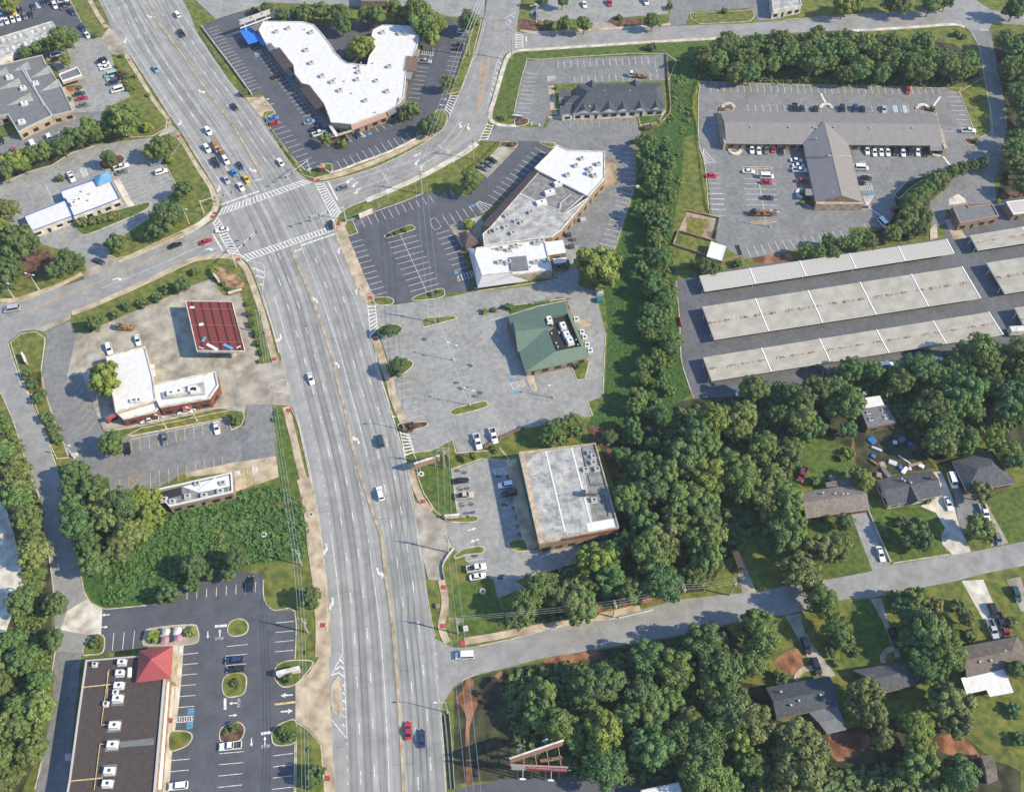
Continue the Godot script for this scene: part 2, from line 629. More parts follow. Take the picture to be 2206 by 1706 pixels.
func line(parent: Node3D, a: Array, w := 0.17, m := "white_paint", y := 0.075) -> void:
	marking(parent, curve(gg(a), false, 3), w, y, m)

func dashes(parent: Node3D, a: Array, dash := 3.1, gap := 9.09, w := 0.22, y := 0.075, m := "white_paint") -> void:
	var p := curve(gg(a), false, 3)
	var l := length_of(p)
	var s := 0.0
	while s < l:
		dab(parent, along(p, s), along(p, minf(s + dash, l)), w, y, m, "lane_dash")
		s += dash + gap

func stalls(parent: Node3D, t: String, a: Array, n: int, w := 0.15, m := "white_paint", y := 0.047) -> void:
	# first bar, last bar: eight numbers; n bars in all
	var p := gg([t] + a)
	for i in n:
		var k := float(i) / maxf(1.0, n - 1)
		dab(parent, p[0].lerp(p[2], k), p[1].lerp(p[3], k), w, y, m, "parking_line")

func ladder(parent: Node3D, t: String, a: Array, n: int, y := 0.077, m := "white_paint", w := 0.5) -> void:
	# crosswalk: side line A0-A1 and side line B0-B1, n rungs between
	var p := gg([t] + a)
	dab(parent, p[0], p[1], 0.28, y, m, "crosswalk_edge")
	dab(parent, p[2], p[3], 0.28, y, m, "crosswalk_edge")
	for i in n:
		var k := (i + 0.5) / n
		dab(parent, p[0].lerp(p[1], k), p[2].lerp(p[3], k), w, y + 0.004, m, "crosswalk_bar")

func hatch(parent: Node3D, t: String, a: Array, n: int, y := 0.05, m := "white_paint", w := 0.2) -> void:
	var p := gg([t] + a)
	for i in 4:
		dab(parent, p[i], p[(i + 1) % 4], 0.12, y, m, "hatch_border")
	for i in n:
		var k := (i + 0.2) / n
		dab(parent, p[0].lerp(p[1], k), p[3].lerp(p[2], minf(1.0, k + 0.5 / n)), w, y + 0.004, m, "hatch_bar")

func arrow(parent: Node3D, t: String, x: float, yy: float, dx: float, dy: float, bend := 0, size := 3.2, y := 0.079) -> void:
	var c := at(t, x, yy)
	var e := at(t, x + dx, yy + dy)
	var f := Vector2(e.x - c.x, e.z - c.z).normalized()
	var r := Vector2(-f.y, f.x)
	var q := func(u: float, v: float) -> Vector2: return Vector2(c.x, c.z) + (r * u + f * v) * size
	var st := tool()
	if bend == 0:
		poly_up(st, PackedVector2Array([q.call(-0.06, -0.5), q.call(0.06, -0.5), q.call(0.06, 0.1), q.call(0.2, 0.1), q.call(0.0, 0.5), q.call(-0.2, 0.1), q.call(-0.06, 0.1)]), y)
	else:
		var s := float(bend)
		poly_up(st, PackedVector2Array([q.call(-0.07 * s, -0.5), q.call(0.07 * s, -0.5), q.call(0.09 * s, -0.1), q.call(0.22 * s, 0.08), q.call(0.22 * s, -0.12), q.call(0.55 * s, 0.2), q.call(0.22 * s, 0.5), q.call(0.22 * s, 0.28), q.call(0.0, 0.1), q.call(-0.07 * s, -0.15)]), y)
	part(parent, "lane_arrow", done(st), M.white_paint)

func lettering(parent: Node3D, word: String, t: String, x: float, yy: float, dx: float, dy: float, high: float, m: String, y := 0.05, wide := 1.0) -> void:
	var tm := TextMesh.new()
	var f := SystemFont.new()
	f.font_names = PackedStringArray(["Droid Sans"])
	tm.font = f
	tm.text = word
	tm.font_size = 32
	tm.pixel_size = high / 24.0
	tm.depth = 0.004
	var o := MeshInstance3D.new()
	o.name = "painted_word"
	o.mesh = tm
	o.material_override = M[m]
	parent.add_child(o, true)
	var c := at(t, x, yy, y)
	var e := at(t, x + dx, yy + dy, y)
	var r := (e - c).normalized()
	o.transform = Transform3D(Basis(r * wide, Vector3.UP.cross(r), Vector3.UP), c - parent.position)

func pad(parent: Node3D, t: String, x: float, yy: float, dx: float, dy: float, l := 1.6, w := 0.7, m := "tactile", y := 0.165, called := "tactile_pad") -> void:
	var c := at(t, x, yy)
	var e := at(t, x + dx, yy + dy)
	var f := Vector2(e.x - c.x, e.z - c.z).normalized() * l * 0.5
	dab(parent, Vector2(c.x, c.z) - f, Vector2(c.x, c.z) + f, w, y, m, called)

func build_ground() -> void:
	var st := tool()
	quad(st, Vector3(-0.5, 0, -0.5), Vector3(0.5, 0, -0.5), Vector3(0.5, 0, 0.5), Vector3(-0.5, 0, 0.5))
	unit_quad = done(st)
	ground("ground", sheet_mesh(PackedVector2Array([Vector2(-1500, -1500), Vector2(1500, -1500), Vector2(1500, 1500), Vector2(-1500, 1500)]), -0.03), M.grass, "grassy ground all round the crossroads")
	# soil and lawns
	sheet("woodland_floor", "leaf litter under the dense wood in the middle", ["c3", 1130, 300, 1600, 250, 1800, 215, 2184, 190, "d3", 700, 150, 700, 420, 420, 480, 400, 900, 430, 1150, 300, 1250, 80, 1200, "c4", 1900, 80, 1160, 180, 360, 380, 260, 300, 480, 60, "c3", 660, 1560, 1190, 1300, 1215, 1000, 1050, 560], "litter", 0.008)
	sheet("woodland_floor", "leaf litter in the wood below the side street", ["c4", 330, 700, 1000, 560, 1880, 410, 2050, 360, "d4", 0, 500, 0, 800, 200, 830, 280, 1100, 700, 1200, 1300, 1050, 1700, 1200, 1900, 1350, 2184, 1500, 2184, 1900, -200, 1900, "c4", 850, 1540, 330, 1560, -80, 1600, -80, 850, 60, 760], "litter", 0.008)
	sheet("woodland_floor", "leaf litter under the trees along the western lane", ["a3", -300, 400, 0, 330, 130, 500, 290, 980, 390, 1500, "a4", 400, 60, 400, 560, 330, 1300, 60, 1900, -300, 1900], "litter", 0.008)
	sheet("woodland_floor", "leaf litter in the hollow beside the western lane", ["a3", 440, 780, 840, 840, 860, 950, 1300, 1070, 1830, 960, 2184, 870, "b3", 600, 1250, 520, 1480, 200, 1500, "a4", 1400, 60, 1240, 180, 900, 220, 760, 200, 650, 60], "kudzu", 0.008)
	sheet("woodland_floor", "leaf litter in the copse by the north-east road", ["c1", 1750, 450, 2184, 330, "d1", 0, 300, 900, 260, 1650, 340, 1850, 460, 1860, 600, 1600, 690, 0, 650, "c1", 1840, 640], "litter", 0.008)
	sheet("woodland_floor", "leaf litter under the tree belt on the eastern edge", ["d1", 1960, 270, 2300, 260, 2300, 1600, 1990, 1560, 2070, 1250, 2080, 900], "litter", 0.008)
	sheet("woodland_floor", "leaf litter between motel lot and storage lot", ["d1", 1200, 1560, 1500, 1370, 1930, 1260, 1560, 1480, "d2", 1470, 120, 1440, 380, 1180, 430, 380, 530, 840, 400, 1130, 330], "litter", 0.008)
	sheet("woodland_floor", "leaf litter under trees behind the storage lot", ["d2", 0, 1600, 700, 1500, 2184, 1250, 2400, 1250, "d3", 2300, 700, 1900, 560, 1560, 740, 1380, 600, 1180, 170, 860, 190, 860, 600, 600, 520], "litter", 0.008)
	sheet("lawn", "deep green overgrown bank along the creek", ["c1", 1600, 470, 1750, 440, 1840, 640, 1800, 900, 1840, 1050, 1720, 1080, 1720, 1400, 1660, 1640, "c2", 1640, 380, 1660, 740, 1700, 1350, 1780, 1638, "c3", 1600, 300, 1130, 450, 960, 430, 1010, 340, 1100, 200, "c2", 1130, 1150, 1100, 820, 1190, 540, 1350, 20, "c1", 1390, 1150, 1440, 1050, 1600, 940, 1620, 640], "kudzu", 0.012)
	sheet("lawn", "green verge below the north-east road", ["c1", 400, 410, 1500, 345, 2184, 305, 2000, 380, 1750, 440, 1600, 480, 1585, 425, 590, 470, 490, 490, 390, 890, 300, 960, 220, 930, 260, 700], "lush_grass", 0.012)
	sheet("lawn", "grass strip between creek and motel lot", ["c1", 1740, 1090, 1830, 1090, 1890, 1400, 1920, 1640, "c2", 1930, 240, 1740, 200, 1670, 360, 1650, 470, 1900, 560, 2040, 600, 2184, 600, "d2", 380, 520, 0, 620, "c2", 1720, 730, 1670, 740, 1610, 480, 1680, 100], "grass", 0.012)
	sheet("lawn", "lawn between west road and filling station", ["a2", 560, 1010, 1000, 840, 1700, 560, 1880, 590, 1990, 850, 2150, 1380, 2050, 1410, 1900, 860, 1730, 860, 1660, 730, 650, 1150, 560, 1110], "grass", 0.012)
	sheet("lawn", "green verge beside the sidewalk south of the filling station", ["b3", 320, 290, 400, 280, 560, 1000, 520, 1020, 200, 1090, 0, 960, 370, 880, 350, 490], "lush_grass", 0.012)
	sheet("lawn", "grassy verge in front of the brown roofed plaza", ["b3", 200, 1560, 560, 1470, 640, 1600, "b4", 680, 200, 690, 600, 500, 810, 340, 740, 490, 620, 490, 245, 250, 180], "grass", 0.012)
	sheet("lawn", "lawn in front of the grey house", ["d3", 990, 1080, 1150, 1060, 1420, 1060, 1530, 1120, 1560, 1290, 1600, 1420, 1190, 1500, 1000, 1120], "lush_grass", 0.012)
	sheet("lawn", "mown backyard lawn behind the tan roofed house", ["d3", 400, 520, 600, 480, 760, 560, 830, 640, 890, 760, 640, 900, 420, 930, 340, 800], "lush_grass", 0.012)
	sheet("lawn", "front lawn of the tan roofed house", ["d3", 500, 1150, 850, 1110, 1000, 1560, 690, 1640, 560, 1500], "lush_grass", 0.012)
	sheet("lawn", "garden lawn between two gravel drives below the street", ["d4", 860, 170, 1000, 150, 1150, 400, 1200, 540, 1060, 640, 870, 700, 760, 640], "lush_grass", 0.012)
	sheet("lawn", "lawn beside the concrete drive", ["d4", 1400, 70, 1720, 20, 1830, 200, 1900, 340, 1850, 500, 1700, 480], "grass", 0.012)
	sheet("lawn", "bright lawn on the far side of the concrete drive", ["d4", 1900, 0, 2060, -10, 2150, 260, 2184, 400, 2100, 380, 1980, 200], "grass", 0.012)
	sheet("lawn", "back lawn below the white roofed porch", ["d4", 1780, 1000, 2300, 950, 2300, 1500, 1980, 1420, 1800, 1200], "grass", 0.012)
	sheet("lawn", "lawn on the corner of the side street", ["b4", 1740, 40, 1880, 10, "c4", 230, 0, 260, 150, 330, 300, 270, 420, 40, 440, "b4", 1760, 430, 1720, 200], "lush_grass", 0.012)
	sheet("lawn", "lawn across the drive of the hip roofed house", ["d3", 1990, 930, 2300, 880, 2300, 1320, 2090, 1340, 1950, 1090], "lush_grass", 0.012)
	for d in [["b4", 1850, 770, 1895, 790, 1885, 900, 1935, 940, 1890, 1060, 1862, 1200, 1878, 1600, 1836, 1600, 1830, 1200, 1835, 1060, 1755, 930, 1800, 870], ["b4", 2090, 720, 2118, 738, 1995, 875, 1925, 965, 1895, 935, 1975, 850], ["d4", 680, 1220, 990, 1210, 960, 1330, 740, 1420], ["d4", 1520, 1230, 1720, 1220, 1860, 1400, 1540, 1340], ["d4", 250, 640, 430, 530, 480, 690, 380, 740], ["c4", 900, 180, 1550, 110, 1560, 150, 1100, 240, 860, 270], ["d3", 1170, 140, 1210, 160, 1300, 300, 1290, 390, 1240, 330], ["d3", 880, 420, 1000, 480, 1030, 800, 900, 760], ["d2", 100, 560, 360, 530, 370, 600, 120, 610], ["c3", 1830, 1040, 2060, 1030, 2070, 1120, 1850, 1090], ["c4", 640, 620, 1100, 560, 900, 720, 730, 760]]:
		sheet("bare_soil", "patch of bare red clay soil", d, "clay", 0.017, true)
	sheet("bare_soil", "trampled yard soil around the gutted outbuilding", ["d3", 860, 260, 1180, 170, 1300, 380, 1420, 640, 1520, 760, 1040, 830, 900, 760, 870, 480], "litter", 0.015)
	sheet("bare_soil", "straw coloured soil beside the junk yard", ["d3", 890, 640, 1010, 660, 1040, 820, 950, 800], "straw", 0.02, true)
	sheet("bare_soil", "bare sandy pit on the far western edge", ["a3", -200, 900, 0, 1020, 60, 1130, 130, 1380, 180, 1638, "a4", 150, 150, 60, 350, 0, 550, -200, 700], "pale_concrete", 0.015, true)
	for d in [["a1", 840, 330, 920, 290, 965, 350, 880, 355], ["a1", 985, 790, 1100, 780, 1165, 820, 1150, 870, 1060, 885, 1000, 850], ["a1", 1300, 1290, 1400, 1300, 1450, 1380, 1440, 1430, 1370, 1430], ["a2", 1650, 640, 1760, 650, 1900, 740, 1910, 790, 1800, 800, 1700, 720]]:
		sheet("mulch_bed", "bed of tan pine straw in the verge", d, "straw", 0.024, true)
	for d in [["a1", 420, 1400, 730, 1390, 720, 1420, 480, 1500, 430, 1480], ["a2", 680, 260, 760, 300, 720, 370, 640, 370, 600, 330], ["a2", 130, 560, 350, 500, 420, 600, 350, 700, 180, 720], ["c1", 440, 150, 590, 180, 620, 240, 560, 260, 450, 240], ["c1", 1150, 150, 1420, 150, 1400, 200, 1180, 205], ["a1", 820, 440, 960, 450, 960, 560, 870, 520], ["c3", 960, 440, 1110, 460, 1190, 850, 1140, 640, 1040, 560], ["d1", 2000, 1530, 2184, 1500, 2184, 1560, 2000, 1590]]:
		sheet("mulch_bed", "bed of reddish brown mulch", d, "mulch", 0.024, true)
	sheet("lawn", "olive verge beside the northern highway sidewalk", ["a1", 540, 0, 690, 0, 830, 215, 790, 290, 715, 290], "grass", 0.02)

	# parking lots
	var lots := {}
	var spec := [
		["v_mall", "dark new parking lot around the V shaped white roofed plaza", "dark_asphalt", ["a1", 1580, 215, 1700, 150, 1830, 100, "b1", 300, 60, 700, 200, 1000, 190, 1400, 150, 1700, 150, 1880, 190, 1860, 300, 1750, 600, 1650, 740, 1780, 745, 1690, 935, 1480, 1070, 1250, 1190, 1000, 1280, 770, 1365, 600, 1350, 440, 1190, 300, 1000, 235, 925, 330, 860, 240, 735, "a1", 1980, 745]],
		["dealer", "dark lot packed with cars at the northern edge", "dark_asphalt", ["a1", -200, 130, 180, 10, 230, -160, 470, -160, 560, 50, 640, 180, 705, 290, 640, 320, 470, 260, 410, 160, 0, 280, -200, 330]],
		["gables", "worn grey lot beside the grey gabled mall", "worn_asphalt", ["a1", 330, 430, 480, 280, 640, 300, 790, 295, 860, 410, 890, 540, 940, 650, 1010, 755, 870, 820, 880, 870, 560, 885, 460, 560]],
		["alley", "narrow service drive behind the grey gabled mall", "grey_asphalt", ["a1", -200, 1110, 130, 1060, 560, 890, 880, 865, 860, 960, 560, 1060, 400, 1130, -200, 1340]],
		["bank", "pale worn lot around the blue trimmed bank", "worn_asphalt", ["a1", -200, 1520, 250, 1340, 430, 1250, 720, 1140, 1200, 1075, 1380, 1050, 1400, 1080, 1180, 1150, 1120, 1230, 1280, 1290, 1390, 1480, 1300, 1530, "a2", 1300, 110, 1210, 160, 1200, 230, 960, 390, 820, 440, 850, 560, 910, 580, 960, 600, 660, 730, 670, 640, 600, 540, 330, 460, 250, 370, 100, 330, -200, 300]],
		["fuel_back", "grey asphalt lot behind the filling station shop", "grey_asphalt", ["a2", 345, 1150, 545, 1060, 590, 1140, "a3", 640, 20, 800, 480, 1010, 510, 1780, 370, 1800, 470, 1920, 420, 1930, 270, 2130, 255, 2150, 480, 2165, 680, 1800, 720, 1440, 800, 1200, 930, 860, 950, 850, 830, 740, 830, 540, 680, 500, 560, 430, 400, 330, 100, "a2", 330, 1440, 365, 1200]],
		["dark_mall", "dark striped parking lot in front of the middle strip mall", "dark_asphalt", ["b2", 880, 260, 1320, 130, 1500, 55, "c1", 20, 1530, 150, 1400, 400, 1170, 430, 1105, 600, 1115, 700, 1160, 560, 1320, "c2", 240, 150, "b2", 1960, 230, 1700, 310, 1790, 480, 1870, 700, 1890, 820, 1700, 840, 1660, 880, 1420, 905, 1240, 935, 1120, 880, 1000, 630, 930, 450, 900, 400, 870, 330]],
		["green_diner", "pale cracked lot of the green roofed restaurant", "worn_asphalt", ["b2", 1140, 1120, 1330, 1090, 1480, 1050, 1770, 1010, "c2", 130, 1010, 300, 960, 700, 890, 800, 900, 1050, 830, 1060, 960, 1110, 1150, 1090, 1638, "c3", 1090, 200, 970, 240, 1010, 350, 470, 450, 150, 600, 0, 640, "b3", 1770, 640, 1730, 530, 1560, 620, 1440, 640, 1410, 640, 1330, 420, 1300, 250, "b2", 1230, 1400]],
		["service", "worn service drive between the diner and the green roofed restaurant", "worn_asphalt", ["b2", 1062, 935, 1120, 930, 1270, 935, 1660, 880, 1900, 830, "c2", 80, 830, 500, 790, 700, 740, 900, 790, 1050, 830, 1060, 900, 800, 880, 560, 920, 330, 935, 130, 1005, "b2", 1700, 1015, 1480, 1055, 1330, 1095, 1150, 1120, 1085, 1190]],
		["mall_rear", "patched grey lot behind the middle strip mall", "grey_asphalt", ["c1", 150, 1110, 245, 990, 640, 1000, 680, 930, 1350, 920, 1370, 1010, 1400, 1070, 1350, 1160, 1350, 1380, "c2", 1330, 20, 1180, 500, 1080, 500, 890, 480, 660, 440, 600, 300, "c1", 900, 1500, 700, 1160, 580, 1110, 420, 1105]],
		["clinic", "dark grey lot beside the slate roofed clinic", "grey_asphalt", ["c1", 490, 480, 590, 470, 1585, 425, 1580, 630, 700, 660, 660, 660, 690, 880, 640, 930, 620, 1000, 500, 960, 390, 890]],
		["motel", "grey lot around the T shaped motel", "grey_asphalt", ["c1", 1840, 635, 2184, 650, "d1", 0, 650, 1580, 690, 1700, 720, 1830, 1060, 1960, 1000, 2060, 1000, 2070, 1250, 1920, 1260, 1500, 1360, 1290, 1420, 1190, 1530, "d2", 1210, 180, 1140, 320, 830, 330, 840, 390, 380, 510, 0, 580, "c2", 2184, 580, 1960, 420, 2010, 260, 1940, 240, 1920, 0, "c1", 1890, 1300, 1850, 1160, 1840, 1050, 1840, 800]],
		["storage", "blue-grey asphalt between the long carports", "yard_asphalt", ["c2", 1665, 745, 1850, 700, "d2", 0, 640, 1590, 410, 1590, 280, 1640, 170, 2400, 60, 2400, 1260, 2100, 1270, 1900, 1330, 1300, 1420, 700, 1540, 0, 1640, "c3", 1800, 215, 1740, 40, "c2", 1700, 1350, 1690, 1050]],
		["spur", "narrow grey lane from the motel to the storage office", "grey_asphalt", ["d1", 1960, 1000, 2060, 1000, 2070, 1250, 1980, 1400, 1990, 1550, 2100, 1590, 1750, 1600, "d2", 1600, 190, 1590, 300, 1480, 330, 1470, 130, "d1", 1600, 1470]],
		["flat_store", "grey lot beside the big flat roofed store", "worn_asphalt", ["b3", 1725, 775, 1980, 690, "c3", 200, 685, 340, 705, 430, 1000, 520, 1400, 760, 1370, 1190, 1300, 1210, 1400, 900, 1500, 660, 1570, 400, 1640, "c4", 480, 60, 260, 140, 230, 0, "c3", 0, 1480, "b3", 1830, 1460, 1740, 1400, 1690, 1280, 1600, 1140, 1680, 1180, 1850, 1195, 1940, 1160, 1780, 1150]],
		["plaza", "dark parking lot of the brown roofed plaza", "dark_asphalt", ["a4", 800, 225, 1240, 190, 1400, 60, "a3", 1640, 1560, 1960, 1580, 2060, 1590, "a4", 2075, 150, 2130, 240, "b4", 330, 240, 490, 245, 490, 620, 340, 640, 320, 750, 400, 840, 495, 820, 495, 1095, 350, 1120, 300, 1220, 350, 1300, 490, 1280, 480, 1900, "a4", 1250, 1900, 1330, 1200, 1400, 520, 1100, 530, 790, 580, 820, 480, 780, 430]],
		["alley", "narrow service alley behind the brown roofed plaza", "grey_asphalt", ["a4", 430, 540, 680, 430, 640, 580, 620, 700, 560, 1300, 490, 1900, 230, 1900, 330, 1400, 400, 1000]],
		["north", "lots beyond the north-east road", "worn_asphalt", ["c1", 510, 130, 560, 0, 560, -200, 1580, -200, 1600, 110, 1160, 140, 1100, 180, 1010, 180, 880, 150, 620, 170]],
		["north", "dark lot by the far northern road", "grey_asphalt", ["c1", 1620, 50, 1640, -200, "d1", 300, -200, 230, 0, 250, 90, 320, 150, 120, 165, 80, 60, "c1", 1770, 95, 1740, 190, 1600, 205]],
		["north", "asphalt yards along the northern edge", "worn_asphalt", ["a1", 1530, 0, 1540, -250, "b1", 2000, -250, 1975, 140, 1700, 130, 1500, 70, 300, 20, 60, 90, "a1", 1690, 150]],
		["south", "dark lot at the southern edge", "dark_asphalt", ["b4", 1750, 1638, "c4", 340, 1560, 850, 1540, 1700, 1500, 1900, 1900, 0, 1900]],
	]
	for s in spec:
		var o := sheet("parking_lot", s[1], s[3], s[2], 0.03)
		if not lots.has(s[0]):
			lots[s[0]] = o
	# roads
	var wl := curve(gg(["a1", 430, -600, 745, -40, 850, 165, 960, 345, 1060, 490, 1200, 700, 1330, 910, 1420, 1040, 1480, 1140, 1600, 1330, 1690, 1480, 1740, 1600, "b2", 130, 600, 180, 700, 245, 900, 300, 1080, 345, 1230, 385, 1360, 415, 1470, "b3", 470, 290, 515, 400, 560, 600, 600, 780, 640, 960, 680, 1180, 710, 1400, 735, 1630, "b4", 745, 200, 755, 420, 757, 700, 765, 900, 775, 1100, 790, 1400, 805, 1680, 830, 2300]), false, 3)
	var wr := curve(gg(["a1", 1060, -600, 1405, -40, 1490, 120, 1530, 230, 1600, 340, 1700, 490, 1800, 640, 1890, 740, 2050, 930, "b1", 300, 1040, 400, 1200, 500, 1340, 580, 1410, "b2", 810, 300, 830, 430, 900, 560, 960, 700, 1010, 820, 1055, 900, 1070, 1000, 1085, 1190, 1110, 1290, 1160, 1450, 1205, 1610, "b3", 1250, 340, 1300, 480, 1340, 620, 1370, 740, 1400, 900, 1430, 1050, 1460, 1220, 1490, 1400, 1515, 1600, "b4", 1535, 150, 1560, 300, 1590, 440, 1612, 600, 1622, 850, 1637, 1030, 1660, 1300, 1682, 1680, 1720, 2300]), false, 3)
	st = tool()
	# stations follow the middle, so that u counts lanes on either side of it
	var ra := resample(wl, 70)
	var rb := resample(wr, 70)
	var mid := PackedVector2Array()
	for i in 71:
		mid.append((ra[i] + rb[i]) * 0.5)
	for n in 4:
		for i in range(1, 70):
			mid[i] = (mid[i - 1] + mid[i] * 2.0 + mid[i + 1]) * 0.25
	var run := 0.0
	var old := []
	for i in range(1, mid.size() - 1):
		var dir := (mid[i + 1] - mid[i - 1]).normalized()
		var nrm := Vector2(dir.y, -dir.x)
		run += mid[i].distance_to(mid[i - 1])
		var reach := [nrm * 14.0, nrm * -14.0]
		for e in 2:
			var edge: PackedVector2Array = [wl, wr][e]
			var best := 40.0
			for k in edge.size() - 1:
				for s in [-1.0, 1.0]:
					if (s > 0.0) != (nrm.dot(edge[k] - mid[i]) > 0.0):
						continue
					var hit = Geometry2D.segment_intersects_segment(mid[i], mid[i] + nrm * s * 40.0, edge[k], edge[k + 1])
					if hit != null and mid[i].distance_to(hit) < best:
						best = mid[i].distance_to(hit)
						reach[e] = hit - mid[i]
		var now := [mid[i] + reach[0], mid[i] + reach[1], nrm.dot(reach[0]), nrm.dot(reach[1]), run]
		if old:
			var vs := [old[0], now[0], now[1], old[0], now[1], old[1]]
			var us := [[old[2], old[4]], [now[2], now[4]], [now[3], now[4]], [old[2], old[4]], [now[3], now[4]], [old[3], old[4]]]
			var flip: bool = (vs[1] - vs[0]).cross(vs[2] - vs[0]) < 0.0
			for k in ([0, 2, 1, 3, 5, 4] if flip else range(6)):
				st.set_uv(Vector2(0.5 + us[k][0] / 28.4, us[k][1]))
				st.add_vertex(v3(vs[k], 0.06))
		old = now
	var hw := ground("highway", done(st), M.road, "wide grey multi-lane highway with a raised median")
	var west := sheet("road", "grey side road west of the crossroads", ["a2", 1760, 100, 1730, 190, 1690, 250, 1650, 290, 1570, 335, 1440, 395, 1200, 490, 1010, 572, 940, 605, 660, 735, 400, 815, 200, 893, 90, 918, 0, 930, -400, 1050, -400, 1420, 0, 1265, 90, 1205, 160, 1145, 270, 1130, 560, 1000, 700, 945, 1000, 830, 1300, 690, 1500, 600, 1700, 540, 1800, 535, 1880, 560, 1950, 610, 2020, 700], "old_asphalt", 0.055)
	var east := sheet("road", "grey side road curving north-east from the crossroads", ["b1", 540, 1380, 640, 1432, 740, 1420, 900, 1382, 1100, 1320, 1300, 1230, 1450, 1150, 1600, 1050, 1690, 940, 1720, 850, 1775, 740, 1830, 620, 1880, 480, 1930, 330, 1970, 160, 1985, 100, 2040, -250, 2300, -250, "c1", 430, 100, 410, 245, 480, 265, 700, 268, 700, 370, 400, 388, 340, 410, 300, 450, "b1", 2080, 600, 2030, 780, 2005, 880, 2010, 960, 1920, 1130, 1850, 1205, 1700, 1290, 1480, 1400, 1250, 1500, 1040, 1580, "b2", 950, 150, 860, 200, 815, 270, 790, 340], "old_asphalt", 0.055)
	var ne := sheet("road", "grey road running along the northern edge", ["c1", 480, 265, 700, 268, 1000, 240, 1300, 222, 1600, 205, 2184, 185, "d1", 400, 155, 800, 125, 1200, 100, 1480, 90, 1570, 75, 1640, 30, 1680, -150, 2000, -150, 1830, 0, 1950, 75, 2184, 110, 2600, 150, 2600, 230, 2184, 195, 1960, 185, 1930, 240, 1780, 235, 1700, 182, 850, 235, 0, 278, "c1", 1500, 320, 1100, 345, 700, 370, 480, 380], "old_asphalt", 0.05)
	sheet("road", "narrow lane curving past the motel under the trees", ["d1", 1770, 225, 1940, 225, 1960, 320, 2040, 700, 2080, 1000, 1955, 1020, 1940, 800, 1900, 600, 1870, 400], "grey_asphalt", 0.045)
	var lane := sheet("road", "quiet lane along the western woods", ["a2", 60, 1210, 0, 1260, -120, 1330, -60, 1500, "a3", 0, 170, 100, 400, 150, 560, 230, 820, 300, 980, 340, 1200, 380, 1450, "a4", 415, 80, 420, 260, 440, 560, 640, 570, 680, 430, 790, 400, 800, 225, 690, 160, 650, 80, 640, 0, "a3", 600, 1450, 510, 950, 440, 760, 380, 580, 260, 290, 140, 0, "a2", 70, 1290], "old_asphalt", 0.045)
	var side := sheet("road", "quiet residential street on the east side", ["b4", 1560, 440, 1640, 480, 1720, 525, "c4", 0, 530, 200, 500, 500, 420, 800, 340, 1160, 300, 1500, 200, 1690, 150, 2080, 110, "d4", 110, 95, 380, 35, "d3", 690, 1630, 1000, 1570, 1150, 1520, 1650, 1440, 1800, 1415, 2184, 1340, 2600, 1250, 2600, 1450, 2184, 1530, 1880, 1590, 1700, 1640, "d4", 1400, 60, 1000, 140, 800, 150, 470, 240, 350, 270, 170, 285, "c4", 2040, 350, 1880, 400, 1400, 480, 1000, 550, 620, 610, 320, 690, 100, 740, 0, 785, "b4", 1740, 830, 1660, 960, 1640, 1040, 1600, 1000], "old_asphalt", 0.052)
